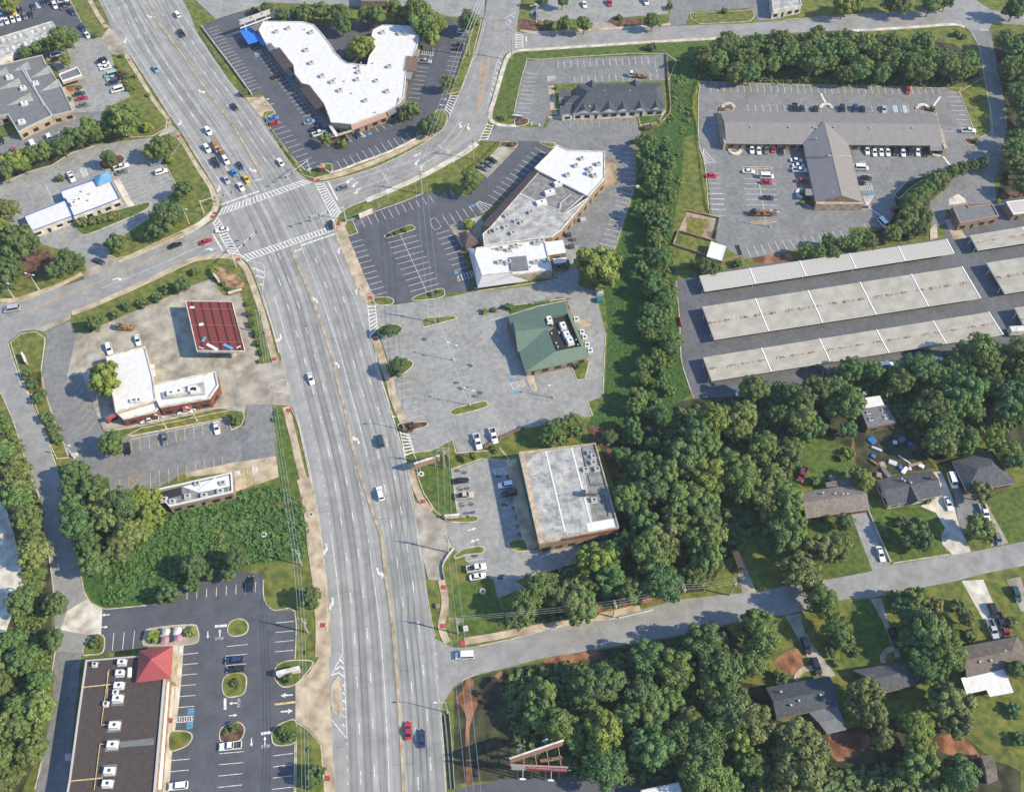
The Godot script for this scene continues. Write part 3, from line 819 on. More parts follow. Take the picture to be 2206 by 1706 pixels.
	# concrete aprons, drives and pads
	for c in [["tan concrete entrance apron below the northern verge", "concrete", ["a1", 845, 190, 960, 345, 1010, 430, 985, 440, 860, 412, 790, 297, 840, 225]],
		["tan concrete entrance apron of the bank", "concrete", ["a1", 1325, 960, 1415, 1045, 1380, 1060, 1220, 1075, 1300, 1010]],
		["buff concrete entrance of the V shaped plaza", "tan_concrete", ["a1", 1920, 765, 2050, 760, "b1", 235, 750, 330, 860, 250, 880, 235, 925, "a1", 2035, 910]],
		["concrete entrance apron of the western car park", "concrete", ["a2", 640, 690, 850, 565, 940, 600, 660, 735]],
		["broad concrete forecourt of the filling station", "concrete", ["a2", 650, 1150, 830, 1080, 1250, 900, 1480, 790, 1660, 730, 1745, 860, 1885, 840, 1945, 1080, 2045, 1400, 2184, 1380, "b2", 385, 1360, 415, 1470, "b3", 470, 290, 440, 270, 330, 265, "a3", 2130, 255, 1930, 270, 1915, 330, 1700, 285, 1050, 440, 820, 480, 770, 380, 640, 30, "a2", 520, 1500, 600, 1150]],
		["concrete drive mouth on the west road", "concrete", ["a2", 270, 1130, 560, 1000, 545, 1050, 340, 1145]],
		["stained concrete pad beside the small flat roofed shop", "tan_concrete", ["a3", 1440, 800, 1800, 720, 2165, 665, 2184, 830, 1830, 950, 1815, 790, 1470, 830]],
		["concrete entrance apron of the flat roofed store", "concrete", ["b3", 1420, 1020, 1470, 1040, 1560, 1100, 1600, 1140, 1680, 1200, 1690, 1300, 1740, 1400, 1650, 1530, 1640, 1638, "b4", 1540, 0, "b3", 1480, 1400, 1440, 1150]],
		["tan concrete entrance apron of the brown roofed plaza", "tan_concrete", ["b4", 690, 590, 755, 450, 757, 700, 765, 900, 775, 1100, 790, 1400, 750, 1460, 705, 1290, 600, 1160, 495, 1100, 495, 815, 600, 730]],
		["pale concrete pad at the mouth of the western lane", "pale_concrete", ["a4", 525, 240, 670, 150, 800, 225, 790, 420, 690, 430, 470, 390]],
		["pale concrete parking strip under the hedge", "concrete", ["c1", 270, 1150, 400, 1172, 180, 1395, 100, 1330]],
		["concrete entrance apron on the north-east road", "concrete", ["c1", 1010, 175, 1140, 175, 1230, 230, 1000, 243]],
		["orange stained concrete walk at the storage office", "tan_concrete", ["d2", 1590, 270, 1660, 250, 1760, 410, 1660, 430]],
		["triangular pale concrete pad by the storage office", "pale_concrete", ["d1", 1620, 1560, 1690, 1520, 1750, 1560, 1760, 1590, 1620, 1610]],
		["concrete drive with a patched grey tongue beside the grey house", "pale_concrete", ["d3", 1490, 790, 1560, 785, 1650, 1000, 1690, 1180, 1795, 1415, 1650, 1440, 1570, 1360, 1560, 1290, 1590, 1230, 1520, 1110, 1400, 1060, 1480, 980, 1560, 970]],
		["asphalt drive of the tan roofed house", "worn_asphalt", ["d3", 850, 1120, 980, 1090, 1160, 1510, 1130, 1545, 1020, 1565]],
		["gravel drive of the hip roofed house", "grey_asphalt", ["d3", 1660, 920, 1740, 900, 1880, 1060, 1860, 1130, 1760, 1180, 1740, 1310, 1690, 1180]],
		["pale concrete strip drive by the round tree", "concrete", ["d3", 1850, 1040, 1920, 1040, 2090, 1350, 1950, 1370, 1990, 1250]],
		["concrete drive with two cars below the street", "concrete", ["d4", 335, 280, 455, 258, 480, 380, 540, 490, 735, 745, 690, 760, 590, 740, 500, 590, 400, 390]],
		["narrow concrete drive under leafy branches", "concrete", ["d4", 1005, 145, 1090, 140, 1160, 380, 1240, 600, 1200, 610, 1130, 390]],
		["long pale concrete drive with parked pickups", "pale_concrete", ["d4", 1720, 5, 1890, -5, 1980, 200, 2110, 440, 1950, 440, 1900, 330]],
		["concrete drive at the eastern edge", "concrete", ["d4", 2070, 0, 2184, -30, 2260, 260, 2184, 240]],
		["short pale drive by the little lean-to", "concrete", ["c3", 2130, 1500, 2190, 1480, "d4", 110, 100, 0, 110]],
		["yard of the fenced pump enclosure", "sandy", ["c2", 1750, 200, 2005, 260, 1965, 420, 1940, 430, 1680, 360]],
		["worn concrete behind the green roofed restaurant", "sandy", ["c2", 700, 870, 800, 880, 850, 1000, 980, 1060, 1000, 1100, 920, 1110, 860, 1010]],
		["concrete patio in front of the maroon pavilion", "concrete", ["b2", 1700, 312, 1960, 232, 1990, 470, 1900, 500, 1800, 480]],
		["asphalt apron behind the diner annex", "worn_asphalt", ["c2", 640, 430, 900, 470, 900, 800, 700, 750, 690, 660]],
		["sandy rear yard of the middle strip mall", "sandy", ["c1", 1110, 1230, 1190, 1280, 1230, 1430, 1110, 1480, 960, 1600, "c2", 880, 210, 960, 90]]]:
		sheet("driveway", c[0], c[2], c[1], 0.068 if c[0].contains("apron") or c[0].contains("forecourt") or c[0].contains("entrance") else 0.043)
	sheet("lawn", "square of grass inside the pump enclosure", ["c2", 1770, 245, 1910, 270, 1870, 400, 1735, 370], "dry_grass", 0.05)

	# medians
	var md := walk("raised concrete median on the northern highway", ["a1", 1060, -80, 1110, 0, 1210, 140, 1330, 300, 1440, 450, 1540, 600, 1650, 750, 1770, 910, 1870, 1060, 1970, 1230, 2060, 1400], 0.9, "median", 0.2, "median")
	walk("raised concrete median on the southern highway", ["b2", 455, 500, 520, 640, 600, 830, 660, 980, 720, 1150, 780, 1340, 840, 1600, "b3", 860, 200, 910, 420, 950, 620, 1000, 800, 1060, 980, 1120, 1160, 1165, 1280, 1180, 1380, 1205, 1620, "b4", 1240, 200, 1270, 480, 1290, 730, 1305, 950, 1320, 1150, 1330, 1300, 1348, 1720], 0.9, "median", 0.2, "median")
	md.set_meta("kind", "structure")
	# sidewalks
	var sw := [
		walk("sidewalk past the northern verge", ["a1", 680, -40, 760, 110, 830, 215], 1.9),
		walk("sidewalk along the shrub beds north of the bank", ["a1", 985, 430, 1080, 590, 1200, 790, 1300, 920, 1325, 970], 1.9),
		walk("sidewalk beside the bank lawn", ["a1", 1385, 1055, 1420, 1110, 1530, 1290, 1640, 1450, 1690, 1560, 1700, 1620], 1.9),
		walk("pale new sidewalk rounding the bank corner", ["a2", 1690, 140, 1675, 190, 1640, 245, 1560, 310, 1440, 378], 2.6, "pale_concrete"),
		walk("sidewalk between bank lawn and west road", ["a2", 1440, 380, 1200, 485, 1000, 570, 930, 595], 1.8),
		walk("sidewalk below the round trees on the west road", ["a2", -100, 900, 90, 900, 250, 855, 450, 785, 640, 690], 1.8),
		walk("sidewalk between west road and filling station lawn", ["a2", 560, 1000, 700, 950, 1000, 820, 1300, 680, 1500, 585, 1700, 556, 1800, 560, 1870, 590, 1930, 660, 1990, 810, 2060, 1020, 2120, 1250, 2160, 1385], 2.1),
		walk("sidewalk beside the power line verge", ["b3", 420, 280, 450, 400, 480, 520, 520, 700, 560, 850], 2.2),
		walk("broad concrete sidewalk along the hollow", ["b3", 560, 840, 600, 1000, 630, 1200, 650, 1400, 685, 1638, "b4", 700, 180, 715, 400, 710, 600], 4.2),
		walk("sidewalk in front of the brown roofed plaza lawn", ["b4", 710, 1290, 730, 1450, 745, 1700], 4.0),
		walk("broad sidewalk beside the dark mall lot", ["b2", 845, 290, 860, 400, 915, 530, 975, 680, 1040, 830, 1085, 910], 4.2),
		walk("sidewalk beside the pale restaurant lot", ["b2", 1110, 1190, 1140, 1250, 1180, 1380, 1240, 1550, "b3", 1265, 200, 1320, 340, 1345, 400], 2.6),
		walk("sidewalk by the lawn of the flat roofed store", ["b3", 1390, 720, 1420, 850, 1460, 960, 1500, 1030, 1560, 1100], 2.0),
		walk("sidewalk by the corner lawn", ["b4", 1640, 0, 1670, 150, 1660, 260, 1640, 350, 1660, 430, 1690, 490], 2.0),
		walk("sidewalk outside the V shaped plaza", ["b1", 640, 1405, 780, 1385, 1000, 1315, 1250, 1215, 1450, 1115, 1560, 1065], 2.2),
		walk("sidewalk outside the dark mall lot", ["b1", 1050, 1575, 1250, 1490, 1500, 1375, 1700, 1265, 1850, 1180, 1920, 1125], 2.2, "pale_concrete"),
		walk("sidewalk wrapping the clinic lawn", ["c1", 420, 985, 300, 985, 215, 950, 205, 880, 230, 800, 285, 610, 330, 470, 400, 402, 600, 387, 1000, 360, 1500, 327, 2184, 292], 1.7, "pale_concrete"),
		walk("sidewalk by the copse on the north-east road", ["d1", 850, 243, 1300, 217, 1650, 192, 1745, 215], 1.7, "pale_concrete"),
		walk("sidewalk beyond the north-east road", ["c1", 440, 240, 600, 255, 1000, 232, 1200, 222, 1500, 200, 1620, 190], 1.6),
		walk("sidewalk on the side street below the wood", ["c4", 0, 480, 250, 440, 500, 390, 830, 330, 1160, 265, 1380, 215], 2.0),
		walk("sidewalk in front of the brown roofed plaza shops", ["a4", 1390, 470, 1370, 760, 1345, 1000, 1300, 1300, 1270, 1640, 1260, 1900], 3.4, "pale_concrete"),
		walk("sidewalk in front of the flat roofed store", ["c3", 390, 690, 430, 900, 480, 1150, 550, 1390], 5.0),
		walk("sidewalk in front of the grey gabled mall", ["a1", 490, 650, 520, 730, 570, 860], 2.4),
		walk("sidewalk along the west side of the clinic", ["c1", 680, 670, 690, 760, 705, 900], 2.6),
		walk("sidewalk along the south front of the clinic", ["c1", 660, 920, 900, 930, 1050, 925, 1340, 915], 1.6),
		walk("sidewalk between the bank and its bays", ["a1", 910, 1410, 960, 1500, 1030, 1630], 2.4, "pale_concrete"),
		walk("walk along the long front of the V shaped plaza", ["b1", 250, 360, 420, 560, 560, 740, 760, 990], 3.6, "grey_asphalt"),
		walk("curved stone garden path below the two drives", ["d4", 1230, 540, 1150, 545, 1100, 600, 1105, 650], 1.4),
		walk("curved stone garden path beside the grey roof", ["d4", 560, 690, 480, 700, 430, 750, 420, 785], 1.4),
	]
	for t in [["a1", 818, 182, 20, 5], ["a1", 1003, 470, 20, -5], ["a1", 1310, 942, 20, 0], ["a1", 1395, 1068, 30, 0], ["a2", 1682, 215, 20, -15], ["a2", 1662, 243, 20, -15], ["a2", 1862, 578, 30, 10], ["a2", 180, 1165, 30, -10], ["a2", 2148, 1360, 20, -4], ["b2", 1080, 878, 30, 0], ["b2", 1120, 1205, 30, 0], ["b2", 832, 300, 5, 20], ["b3", 440, 305, 30, 0], ["b3", 1495, 1020, 30, 5], ["b4", 708, 352, 0, 40], ["b4", 742, 1552, 0, 40], ["b4", 1657, 55, 5, 40], ["b4", 1650, 358, 0, 40], ["b4", 1805, 492, 0, 40], ["b1", 620, 1405, 20, 5], ["b1", 670, 1412, 20, -5], ["a4", 1328, 1100, 0, 40]]:
		var o := ground("tactile_pad", box_mesh(at(t[0], t[1], t[2], 0.16), Vector3(1.5, 0.04, 1.3)), M.tactile, "red tactile paving at a dropped kerb")
		o.name = o.name
	# kerbs round lots and roads
	for k in [["a1", 845, 170, 960, 348, 1060, 495, 1200, 705, 1330, 915], ["a1", 1480, 1140, 1600, 1330, 1690, 1480, 1725, 1590], ["b4", 1536, 150, 1560, 300, 1590, 440], ["a2", 620, 700, 400, 815, 200, 893, 90, 918, 0, 930], ["a2", 1440, 400, 1200, 493, 1010, 575, 910, 580, 850, 550, 820, 470], ["a2", 600, 985, 1000, 832, 1300, 692, 1500, 602, 1700, 543, 1800, 538, 1880, 563, 1945, 610, 2000, 720, 2060, 900, 2130, 1110, 2184, 1310], ["b3", 460, 290, 515, 410, 558, 600, 598, 780, 638, 960, 678, 1180, 708, 1400, 733, 1638, "b4", 743, 200, 750, 420], ["b3", 1145, 10, 1200, 170, 1250, 345, 1300, 480], ["b3", 1372, 740, 1402, 900, 1432, 1040], ["b1", 280, 1010, 400, 1205, 500, 1345, 580, 1405, 640, 1435, 740, 1424, 900, 1386, 1100, 1324, 1300, 1234, 1450, 1154, 1600, 1054, 1690, 944], ["b1", 1775, 745, 1830, 624, 1880, 484, 1930, 334, 1970, 164], ["b1", 1920, 1126, 1850, 1200, 1700, 1285, 1480, 1395, 1250, 1495, 1040, 1575, "b2", 950, 153, 860, 203, 818, 270, 808, 340, 832, 430, 902, 560, 962, 700, 1012, 820, 1057, 900], ["c1", 410, 388, 700, 372, 1100, 347, 1500, 322, 2184, 287], ["c1", 470, 262, 700, 265, 1000, 237], ["d1", 320, 155, 800, 122, 1200, 97, 1480, 87, 1570, 72, 1640, 27], ["d1", 1700, 182, 1780, 235, 1845, 340, 1870, 420, 1900, 620, 1945, 850, 1962, 1010, 1940, 1085, 1860, 1110], ["c1", 1830, 635, 2184, 652, "d1", 1580, 692, 1700, 722, 1830, 1062], ["c1", 1850, 660, 1838, 800, 1838, 1050, 1850, 1165, 1890, 1300, 1918, 1638, "c2", 1940, 235], ["c1", 390, 885, 490, 478, 590, 468, 1588, 422, 1600, 640, 1615, 780, 1610, 900, 1530, 965], ["c2", 1330, 30, 1180, 500], ["c2", 1662, 750, 1690, 1050, 1702, 1350, 1742, 1500, 1800, 1670], ["a3", 145, 0, 262, 290, 382, 580, 445, 770], ["a3", 600, 1440, 640, 1638, "a4", 655, 80, 700, 165, 805, 222, 900, 222, 1240, 188], ["a3", 0, 165, 102, 400, 152, 560, 232, 820, 302, 980, 342, 1200, 382, 1450, "a4", 418, 100], ["a4", 430, 560, 400, 740], ["a2", 60, 1240, 100, 1370, 160, 1560, 220, 1638], ["a3", 1020, 515, 1400, 440, 1780, 368], ["a3", 830, 470, 1050, 438, 1400, 360, 1700, 290, 1850, 285], ["b4", 243, 0, 250, 150, 330, 238, 490, 243, 492, 620], ["b4", 492, 1280, 484, 1700], ["b3", 1715, 770, 1760, 1000, 1780, 1150], ["c3", 0, 720, 120, 690, 200, 685, 240, 705, 350, 705], ["c3", 970, 240, 1010, 350], ["b2", 935, 265, 1320, 135, 1500, 58], ["a1", 545, 0, 640, 185, 708, 285], ["b1", 800, 1345, 1000, 1278, 1250, 1188, 1480, 1068], ["a4", 270, 1640, 330, 1400, 300, 1500], ["c4", 100, 520, 500, 430, 800, 345, 1160, 303, 1480, 235], ["c4", -20, 790, 60, 750, 120, 735], ["d3", 1180, 1505, 1640, 1435], ["b2", 1055, 905, 1080, 930, 1230, 940], ["c2", 1110, 1150, 1095, 1500, 1088, 1638], ["a4", 1330, 1345, 1400, 520]]:
		kerb(k)
	build_islands()
	mark_roads(hw, west, east, ne, side, lots)
	mark_lots(lots)

func build_islands() -> void:
	for s in [
		["grass island by the plaza entrance", ["b1", 255, 910, 290, 870, 330, 865, 340, 890, 285, 915, 300, 1000, 440, 1190, 420, 1200, 280, 1010], "grass", false],
		["grass tip at the plaza corner with a monument sign", ["b1", 590, 1340, 700, 1300, 740, 1280, 785, 1290, 790, 1335, 760, 1370, 650, 1400, 560, 1380, 450, 1210, 560, 1320], "lush_grass", false],
		["grass island by the eastern plaza entrance", ["b1", 1580, 890, 1620, 860, 1665, 870, 1690, 930, 1650, 1020, 1560, 1065, 1440, 1060, 1530, 980], "grass", true],
		["planted island at the foot of the plaza", ["b1", 700, 1090, 760, 1070, 880, 1090, 900, 1120, 830, 1155, 740, 1140], "mulch", true],
		["narrow grass verge at the eastern plaza lot", ["b1", 1890, 210, 1960, 150, 1880, 480, 1790, 720, 1700, 740, 1660, 725, 1760, 600, 1830, 420], "grass", false],
		["clipped oval island in the dark mall lot", ["b2", 1190, 395, 1240, 365, 1390, 310, 1430, 325, 1420, 350, 1260, 400, 1210, 410], "lush_grass", true],
		["rounded island at the mouth of the dark mall lot", ["b2", 1110, 880, 1230, 875, 1270, 905, 1240, 935, 1130, 935], "grass", true],
		["long planted island at the foot of the dark mall lot", ["b2", 1410, 885, 1480, 850, 1640, 805, 1670, 840, 1640, 880, 1440, 905], "lush_grass", true],
		["corner lawn inside the dark mall kerb", ["b2", 880, 320, 900, 270, 945, 270, 990, 370, 910, 400], "grass", false],
		["grass island under the power poles", ["b2", 1480, 1060, 1520, 1035, 1740, 1020, 1770, 1045, 1500, 1115], "grass", false],
		["shrub island at the edge of the pale lot", ["b2", 1140, 1130, 1180, 1095, 1300, 1090, 1335, 1130, 1280, 1165, 1160, 1180], "lush_grass", true],
		["shrub island halfway down the pale lot", ["b2", 1220, 1420, 1300, 1360, 1400, 1370, 1420, 1410, 1350, 1470, 1240, 1490], "lush_grass", true],
		["slim grass island in the pale restaurant lot", ["b3", 1705, 320, 1760, 285, 1960, 235, 2005, 245, 1990, 285, 1760, 345], "grass", true],
		["small concrete ringed island by the red-leaved bush", ["b3", 1300, 415, 1480, 395, 1530, 400, 1520, 435, 1350, 470], "mulch", true],
		["curved concrete tongue by the green roofed restaurant", ["c2", 480, 1465, 530, 1470, 570, 1590, 545, 1612, 510, 1570], "tan_concrete", true],
		["grass wedge by the green roofed restaurant", ["c2", 840, 1430, 980, 1360, 985, 1390, 950, 1520, 885, 1530], "grass", false],
		["grass island by the entrance of the flat roofed store", ["b3", 1690, 1160, 1780, 1145, 1900, 1130, 1935, 1150, 1900, 1185, 1720, 1185], "grass", true],
		["curved grass island inside the store entrance", ["b3", 1740, 1450, 1800, 1400, 1920, 1370, 1980, 1385, 1960, 1430, 1850, 1440, 1760, 1470], "grass", true],
		["rounded lawn end in front of the flat roofed store", ["c3", 335, 1350, 380, 1320, 480, 1315, 505, 1410, 430, 1420, 370, 1400], "grass", false],
		["lawn between highway and flat roofed store", ["b3", 1440, 680, 1690, 650, 1725, 775, 1775, 1150, 1700, 1185, 1590, 1100, 1500, 960, 1450, 820], "lush_grass", false],
		["grass finger beside the store sign", ["b3", 1410, 640, 1560, 620, 1730, 530, 1760, 640, 2000, 620, 2100, 600, 2184, 700, 1960, 690, 1725, 770, 1440, 690], "grass", false],
		["rounded lawn at the western gas entrance", ["a2", 75, 1230, 160, 1160, 280, 1145, 355, 1195, 345, 1290, 325, 1430, 330, 1638, 220, 1638, 150, 1480], "grass", false],
		["planted strip between lane and filling station", ["a3", 170, 0, 320, 0, 350, 150, 430, 400, 500, 560, 540, 680, 440, 690, 380, 560, 290, 320], "dry_grass", false],
		["grass strip behind the drive-through lane", ["a3", 990, 505, 1100, 445, 1500, 365, 1820, 300, 1900, 310, 1920, 360, 1890, 430, 1810, 465, 1780, 370, 1400, 440, 1020, 510], "dry_grass", false],
		["concrete refuge island at the filling station exit", ["b3", 285, 115, 330, 95, 400, 65, 435, 80, 435, 155, 400, 165, 300, 160], "concrete", true],
		["concrete splitter island at the plaza exit", ["b4", 775, 830, 830, 750, 850, 770, 855, 1060, 840, 1078, 780, 1020], "tan_concrete", false],
		["oval grass island in the plaza lot by the stop bar", ["a4", 1780, 400, 1800, 330, 1870, 300, 1930, 320, 1950, 370, 1920, 425, 1820, 445], "grass", true],
		["square grass island with a young tree in the plaza lot", ["a4", 1745, 780, 1800, 730, 1890, 725, 1935, 765, 1920, 880, 1860, 915, 1780, 920, 1740, 870], "grass", true],
		["mulched island with a shrub in the plaza lot", ["a4", 1720, 1180, 1780, 1125, 1870, 1110, 1920, 1160, 1900, 1240, 1850, 1270, 1730, 1270], "mulch", true],
		["grass bulb at the plaza shop front", ["a4", 1330, 1195, 1440, 1180, 1500, 1200, 1505, 1250, 1450, 1310, 1325, 1340], "grass", true],
		["planted corner island behind the plaza", ["a4", 645, 590, 650, 530, 700, 450, 770, 420, 820, 450, 805, 570, 700, 590], "grass", true],
		["paved patio island with shrubs at both ends", ["a4", 1120, 510, 1130, 420, 1180, 375, 1500, 345, 1550, 380, 1560, 460, 1510, 505, 1240, 520], "concrete", true],
		["shrub filled island by the plaza sign", ["b4", 325, 760, 340, 680, 400, 640, 490, 625, 640, 640, 560, 760, 490, 825, 390, 840], "lush_grass", true],
		["shrub filled island south of the plaza exit", ["b4", 305, 1220, 340, 1150, 420, 1105, 500, 1100, 505, 1270, 340, 1300], "lush_grass", true],
		["grass verge with dark trees south of the plaza exit", ["b4", 505, 1110, 600, 1170, 700, 1290, 735, 1700, 492, 1700, 500, 1280], "grass", false],
		["triangular lawn of the bank drive-through", ["a2", 590, 340, 620, 290, 800, 220, 1000, 170, 1165, 130, 1165, 170, 1090, 220, 850, 320, 700, 380, 640, 385], "lush_grass", true],
		["curved lawn between bank bays and highway", ["a1", 1290, 1290, 1420, 1110, 1520, 1290, 1640, 1470, 1680, 1610, "a2", 1660, 200, 1560, 290, 1400, 370, 1000, 555, 910, 575, 850, 545, 830, 440, 960, 390, 1200, 230, 1220, 160, 1300, 140, "a1", 1300, 1540, 1390, 1480], "grass", false],
		["planted strip between two western parking lots", ["a1", 640, 1110, 730, 1150, 560, 1200, 400, 1300, 250, 1340, 0, 1440, -100, 1440, -100, 1260, 200, 1150, 500, 1070], "litter", false],
		["tree island with mulch in the bank lot", ["a1", 775, 1270, 920, 1210, 980, 1250, 900, 1320, 800, 1330], "mulch", true],
		["mulched shrub bed by the grey gabled mall", ["a1", 510, 680, 620, 665, 655, 690, 590, 730, 530, 725], "clay", true],
		["lawn west of the highway beside the shrub beds", ["a1", 870, 820, 960, 790, 1010, 755, 940, 640, 890, 530, 860, 420, 970, 430, 1080, 600, 1200, 800, 1310, 940, 1300, 1010, 1190, 1070, 1000, 1080, 880, 870], "grass", false],
		["grassy island beyond the north-east road", ["c1", 1770, 100, 2184, 85, "d1", 80, 70, 100, 130, 60, 170, 0, 175, "c1", 1850, 190, 1780, 150], "grass", false],
		["verge with a picnic pad beyond the motel", ["d1", 1700, 720, 1900, 600, 1945, 860, 1955, 1040, 1870, 1080, 1830, 1060], "grass", false],
		["landscaped tip at the motel exit", ["d1", 1735, 1090, 1800, 1080, 1860, 1100, 1840, 1130, 1780, 1140], "mulch", true],
		["kerbed planting bed at the motel's west end", ["c1", 1975, 840, 2030, 815, 2100, 830, 2120, 870, 2010, 880, 2040, 1130, 2100, 1170, 2150, 1190, 2100, 1210, 2050, 1190, 2015, 1120], "mulch", false],
		["kerbed planting bed at the motel's south wing", ["d1", 440, 1500, 480, 1480, 540, 1510, 560, 1590, 960, 1610, 1010, 1620, 980, 1645, 560, 1638, 480, 1600, 440, 1540], "mulch", false],
		["crescent planting bed at the motel's east end", ["d1", 1360, 850, 1410, 825, 1490, 850, 1520, 880, 1610, 1170, 1590, 1210, 1500, 1215, 1470, 1190, 1560, 1170, 1500, 890, 1400, 870], "mulch", false],
		["long mulched divider in the motel car park", ["d2", 60, 290, 90, 280, 190, 278, 285, 282, 190, 298, 70, 300], "clay", false],
		["short mulched divider in the motel car park", ["d1", 0, 1310, 110, 1308, 230, 1312, 238, 1325, 0, 1328], "clay", false],
		["grass courtyard strip at the clinic's front", ["c1", 730, 890, 860, 900, 1330, 900, 1330, 920, 740, 915], "lush_grass", false],
		["enclosed grass corner at the clinic's east end", ["c1", 1360, 905, 1560, 860, 1580, 870, 1530, 960, 1380, 985], "lush_grass", false],
		["walled planting corner with a blue marker", ["c1", 400, 930, 500, 930, 500, 970, 440, 990, 400, 985], "mulch", true],
		["planted end island by the mall hedge", ["c1", 290, 1115, 400, 1110, 420, 1130, 390, 1165, 290, 1150], "mulch", true],
		["planted end island at the mall's corner", ["c1", 590, 1115, 700, 1120, 720, 1135, 690, 1160, 620, 1140], "grass", true],
		["planted strip at the foot of the white roofed diner", ["c2", 80, 800, 500, 750, 650, 730, 740, 710, 750, 730, 640, 755, 110, 828], "lush_grass", false],
		["grass strip behind the green roofed restaurant", ["c2", 330, 940, 560, 920, 790, 885, 800, 905, 575, 950, 345, 1025], "lush_grass", false],
		["curved traffic island with crape myrtle by the storage drive", ["d2", 1470, 350, 1500, 305, 1525, 310, 1530, 410, 1475, 430], "pale_concrete", false],
		["dark gravelled island at the motel drive fork", ["d1", 1185, 1530, 1290, 1420, 1450, 1370, 1460, 1380, 1330, 1470, 1230, 1560], "litter", false]]:
		island(s[0], s[1], s[2], s[3])

func mark_roads(hw: Node3D, west: Node3D, east: Node3D, ne: Node3D, side: Node3D, lots: Dictionary) -> void:
	# highway, north leg
	line(hw, ["a1", 720, -160, 805, 0, 900, 165, 1000, 310, 1200, 620, 1420, 965, 1600, 1245, 1815, 1565], 0.14)
	line(hw, ["a1", 940, -150, 1035, 0, 1150, 172, 1300, 400, 1460, 630, 1640, 900, 1800, 1130, 1920, 1330, 2030, 1500], 0.14)
	dashes(hw, ["a1", 850, -55, 925, 58, 1010, 185, 1087, 297, 1160, 405, 1330, 650, 1415, 775, 1505, 900, 1680, 1180, 1880, 1480])
	dashes(hw, ["a1", 910, -75, 985, 40, 1070, 162, 1148, 277, 1222, 383, 1310, 505, 1390, 627, 1475, 752, 1563, 878, 1740, 1150, 1960, 1480])
	dashes(hw, ["a1", 1190, -5, 1265, 100, 1350, 210, 1425, 315, 1505, 430, 1617, 590, 1695, 700, 1775, 815, 1855, 930, 1945, 1060, 2045, 1205, 2130, 1350])
	dashes(hw, ["a1", 1260, -10, 1335, 90, 1405, 180, 1480, 285, 1553, 390, 1625, 490, 1700, 595, 1780, 705, 1943, 935, 2025, 1055, 2110, 1180, "b1", 380, 1330, 440, 1420], 3.0, 9.19)
	line(hw, ["a1", 1340, -40, 1430, 110, 1560, 300, 1750, 590, 1900, 790, 2040, 960, "b1", 400, 1210, 540, 1400], 0.12, "worn_white_paint")
	dab(hw, gg(["a1", 1730, 1605])[0], gg(["a1", 2030, 1500])[0], 0.6, 0.078, "white_paint", "stop_bar")
	dab(hw, gg(["a1", 1990, 1420])[0], gg(["a1", 2050, 1403])[0], 0.5, 0.078, "white_paint", "stop_bar")
	for a in [[990, 315, 40, 60, 1], [1420, 958, 40, 60, 1], [1725, 1477, 40, 70, 1], [1160, 132, 40, 60, -1], [1570, 723, 40, 60, -1], [1970, 1340, 40, 60, -1]]:
		arrow(hw, "a1", a[0], a[1], a[2], a[3], a[4], 3.6)
	# crosswalks of the crossing
	ladder(hw, "a2", [1735, 180, 2380, -46, 1700, 237, 2450, -28], 25)
	ladder(hw, "a2", [1665, 290, 1800, 535, 1700, 240, 1890, 555], 13)
	ladder(hw, "b2", [60, 555, 790, 315, 110, 590, 800, 350], 27)
	ladder(hw, "b2", [650, -20, 800, 290, 715, -20, 850, 205], 14)
	# south leg
	dab(hw, gg(["b2", 535, 470])[0], gg(["b2", 810, 378])[0], 0.6, 0.078, "white_paint", "stop_bar")
	dab(hw, gg(["b2", 485, 517])[0], gg(["b2", 540, 498])[0], 0.5, 0.078, "white_paint", "stop_bar")
	line(hw, ["b2", 538, 475, 620, 680, 700, 890, 770, 1090, 850, 1330, 910, 1560, "b3", 950, 250, 1000, 430, 1060, 670])
	dashes(hw, ["b3", 1065, 700, 1090, 820, 1105, 900, 1140, 1060, 1180, 1300], 0.9, 2.4, 0.14)
	dashes(hw, ["b2", 650, 565, 718, 735, 783, 905, 848, 1080, 912, 1265, 972, 1450, "b3", 1030, 198, 1086, 408, 1138, 620, 1184, 850, 1228, 1090, 1270, 1340, 1306, 1578, "b4", 1345, 232, 1378, 535, 1406, 820, 1432, 1135, 1451, 1458, 1465, 1700])
	dashes(hw, ["b2", 710, 490, 795, 698, 870, 885, 940, 1090, 1008, 1298, 1078, 1520, "b3", 1138, 268, 1192, 478, 1245, 702, 1295, 930, 1338, 1172, 1380, 1428, "b4", 1421, 53, 1461, 330, 1492, 620, 1519, 925, 1544, 1242, 1565, 1570, 1575, 1700])
	line(hw, ["b2", 745, 395, 830, 590, 945, 857])
	dashes(hw, ["b2", 950, 870, 1000, 1020, 1060, 1190], 0.9, 2.2, 0.14)
	line(hw, ["b2", 1085, 1190, 1120, 1290, "b3", 1150, 0, 1212, 190, 1282, 430, 1352, 660, 1390, 850, 1420, 1000])
	line(hw, ["b3", 1450, 1270, 1485, 1480])
	dashes(hw, ["b2", 290, 550, 368, 750, 437, 945, 503, 1152, 565, 1362, 625, 1580, "b3", 690, 358, 750, 605, 802, 862, 847, 1128, 890, 1415, "b4", 924, 80, 955, 400, 976, 740, 993, 1073, 1006, 1430, 1012, 1700])
	dashes(hw, ["b2", 360, 530, 440, 730, 512, 915, 572, 1100, 638, 1305, 700, 1520, "b3", 765, 295, 827, 540, 883, 795, 933, 1065, 979, 1342, "b4", 1015, 0, 1050, 315, 1068, 515, 1086, 765, 1100, 1070, 1112, 1395, 1120, 1700])
	line(hw, ["b2", 330, 870, 380, 1040, 430, 1220, 465, 1310])
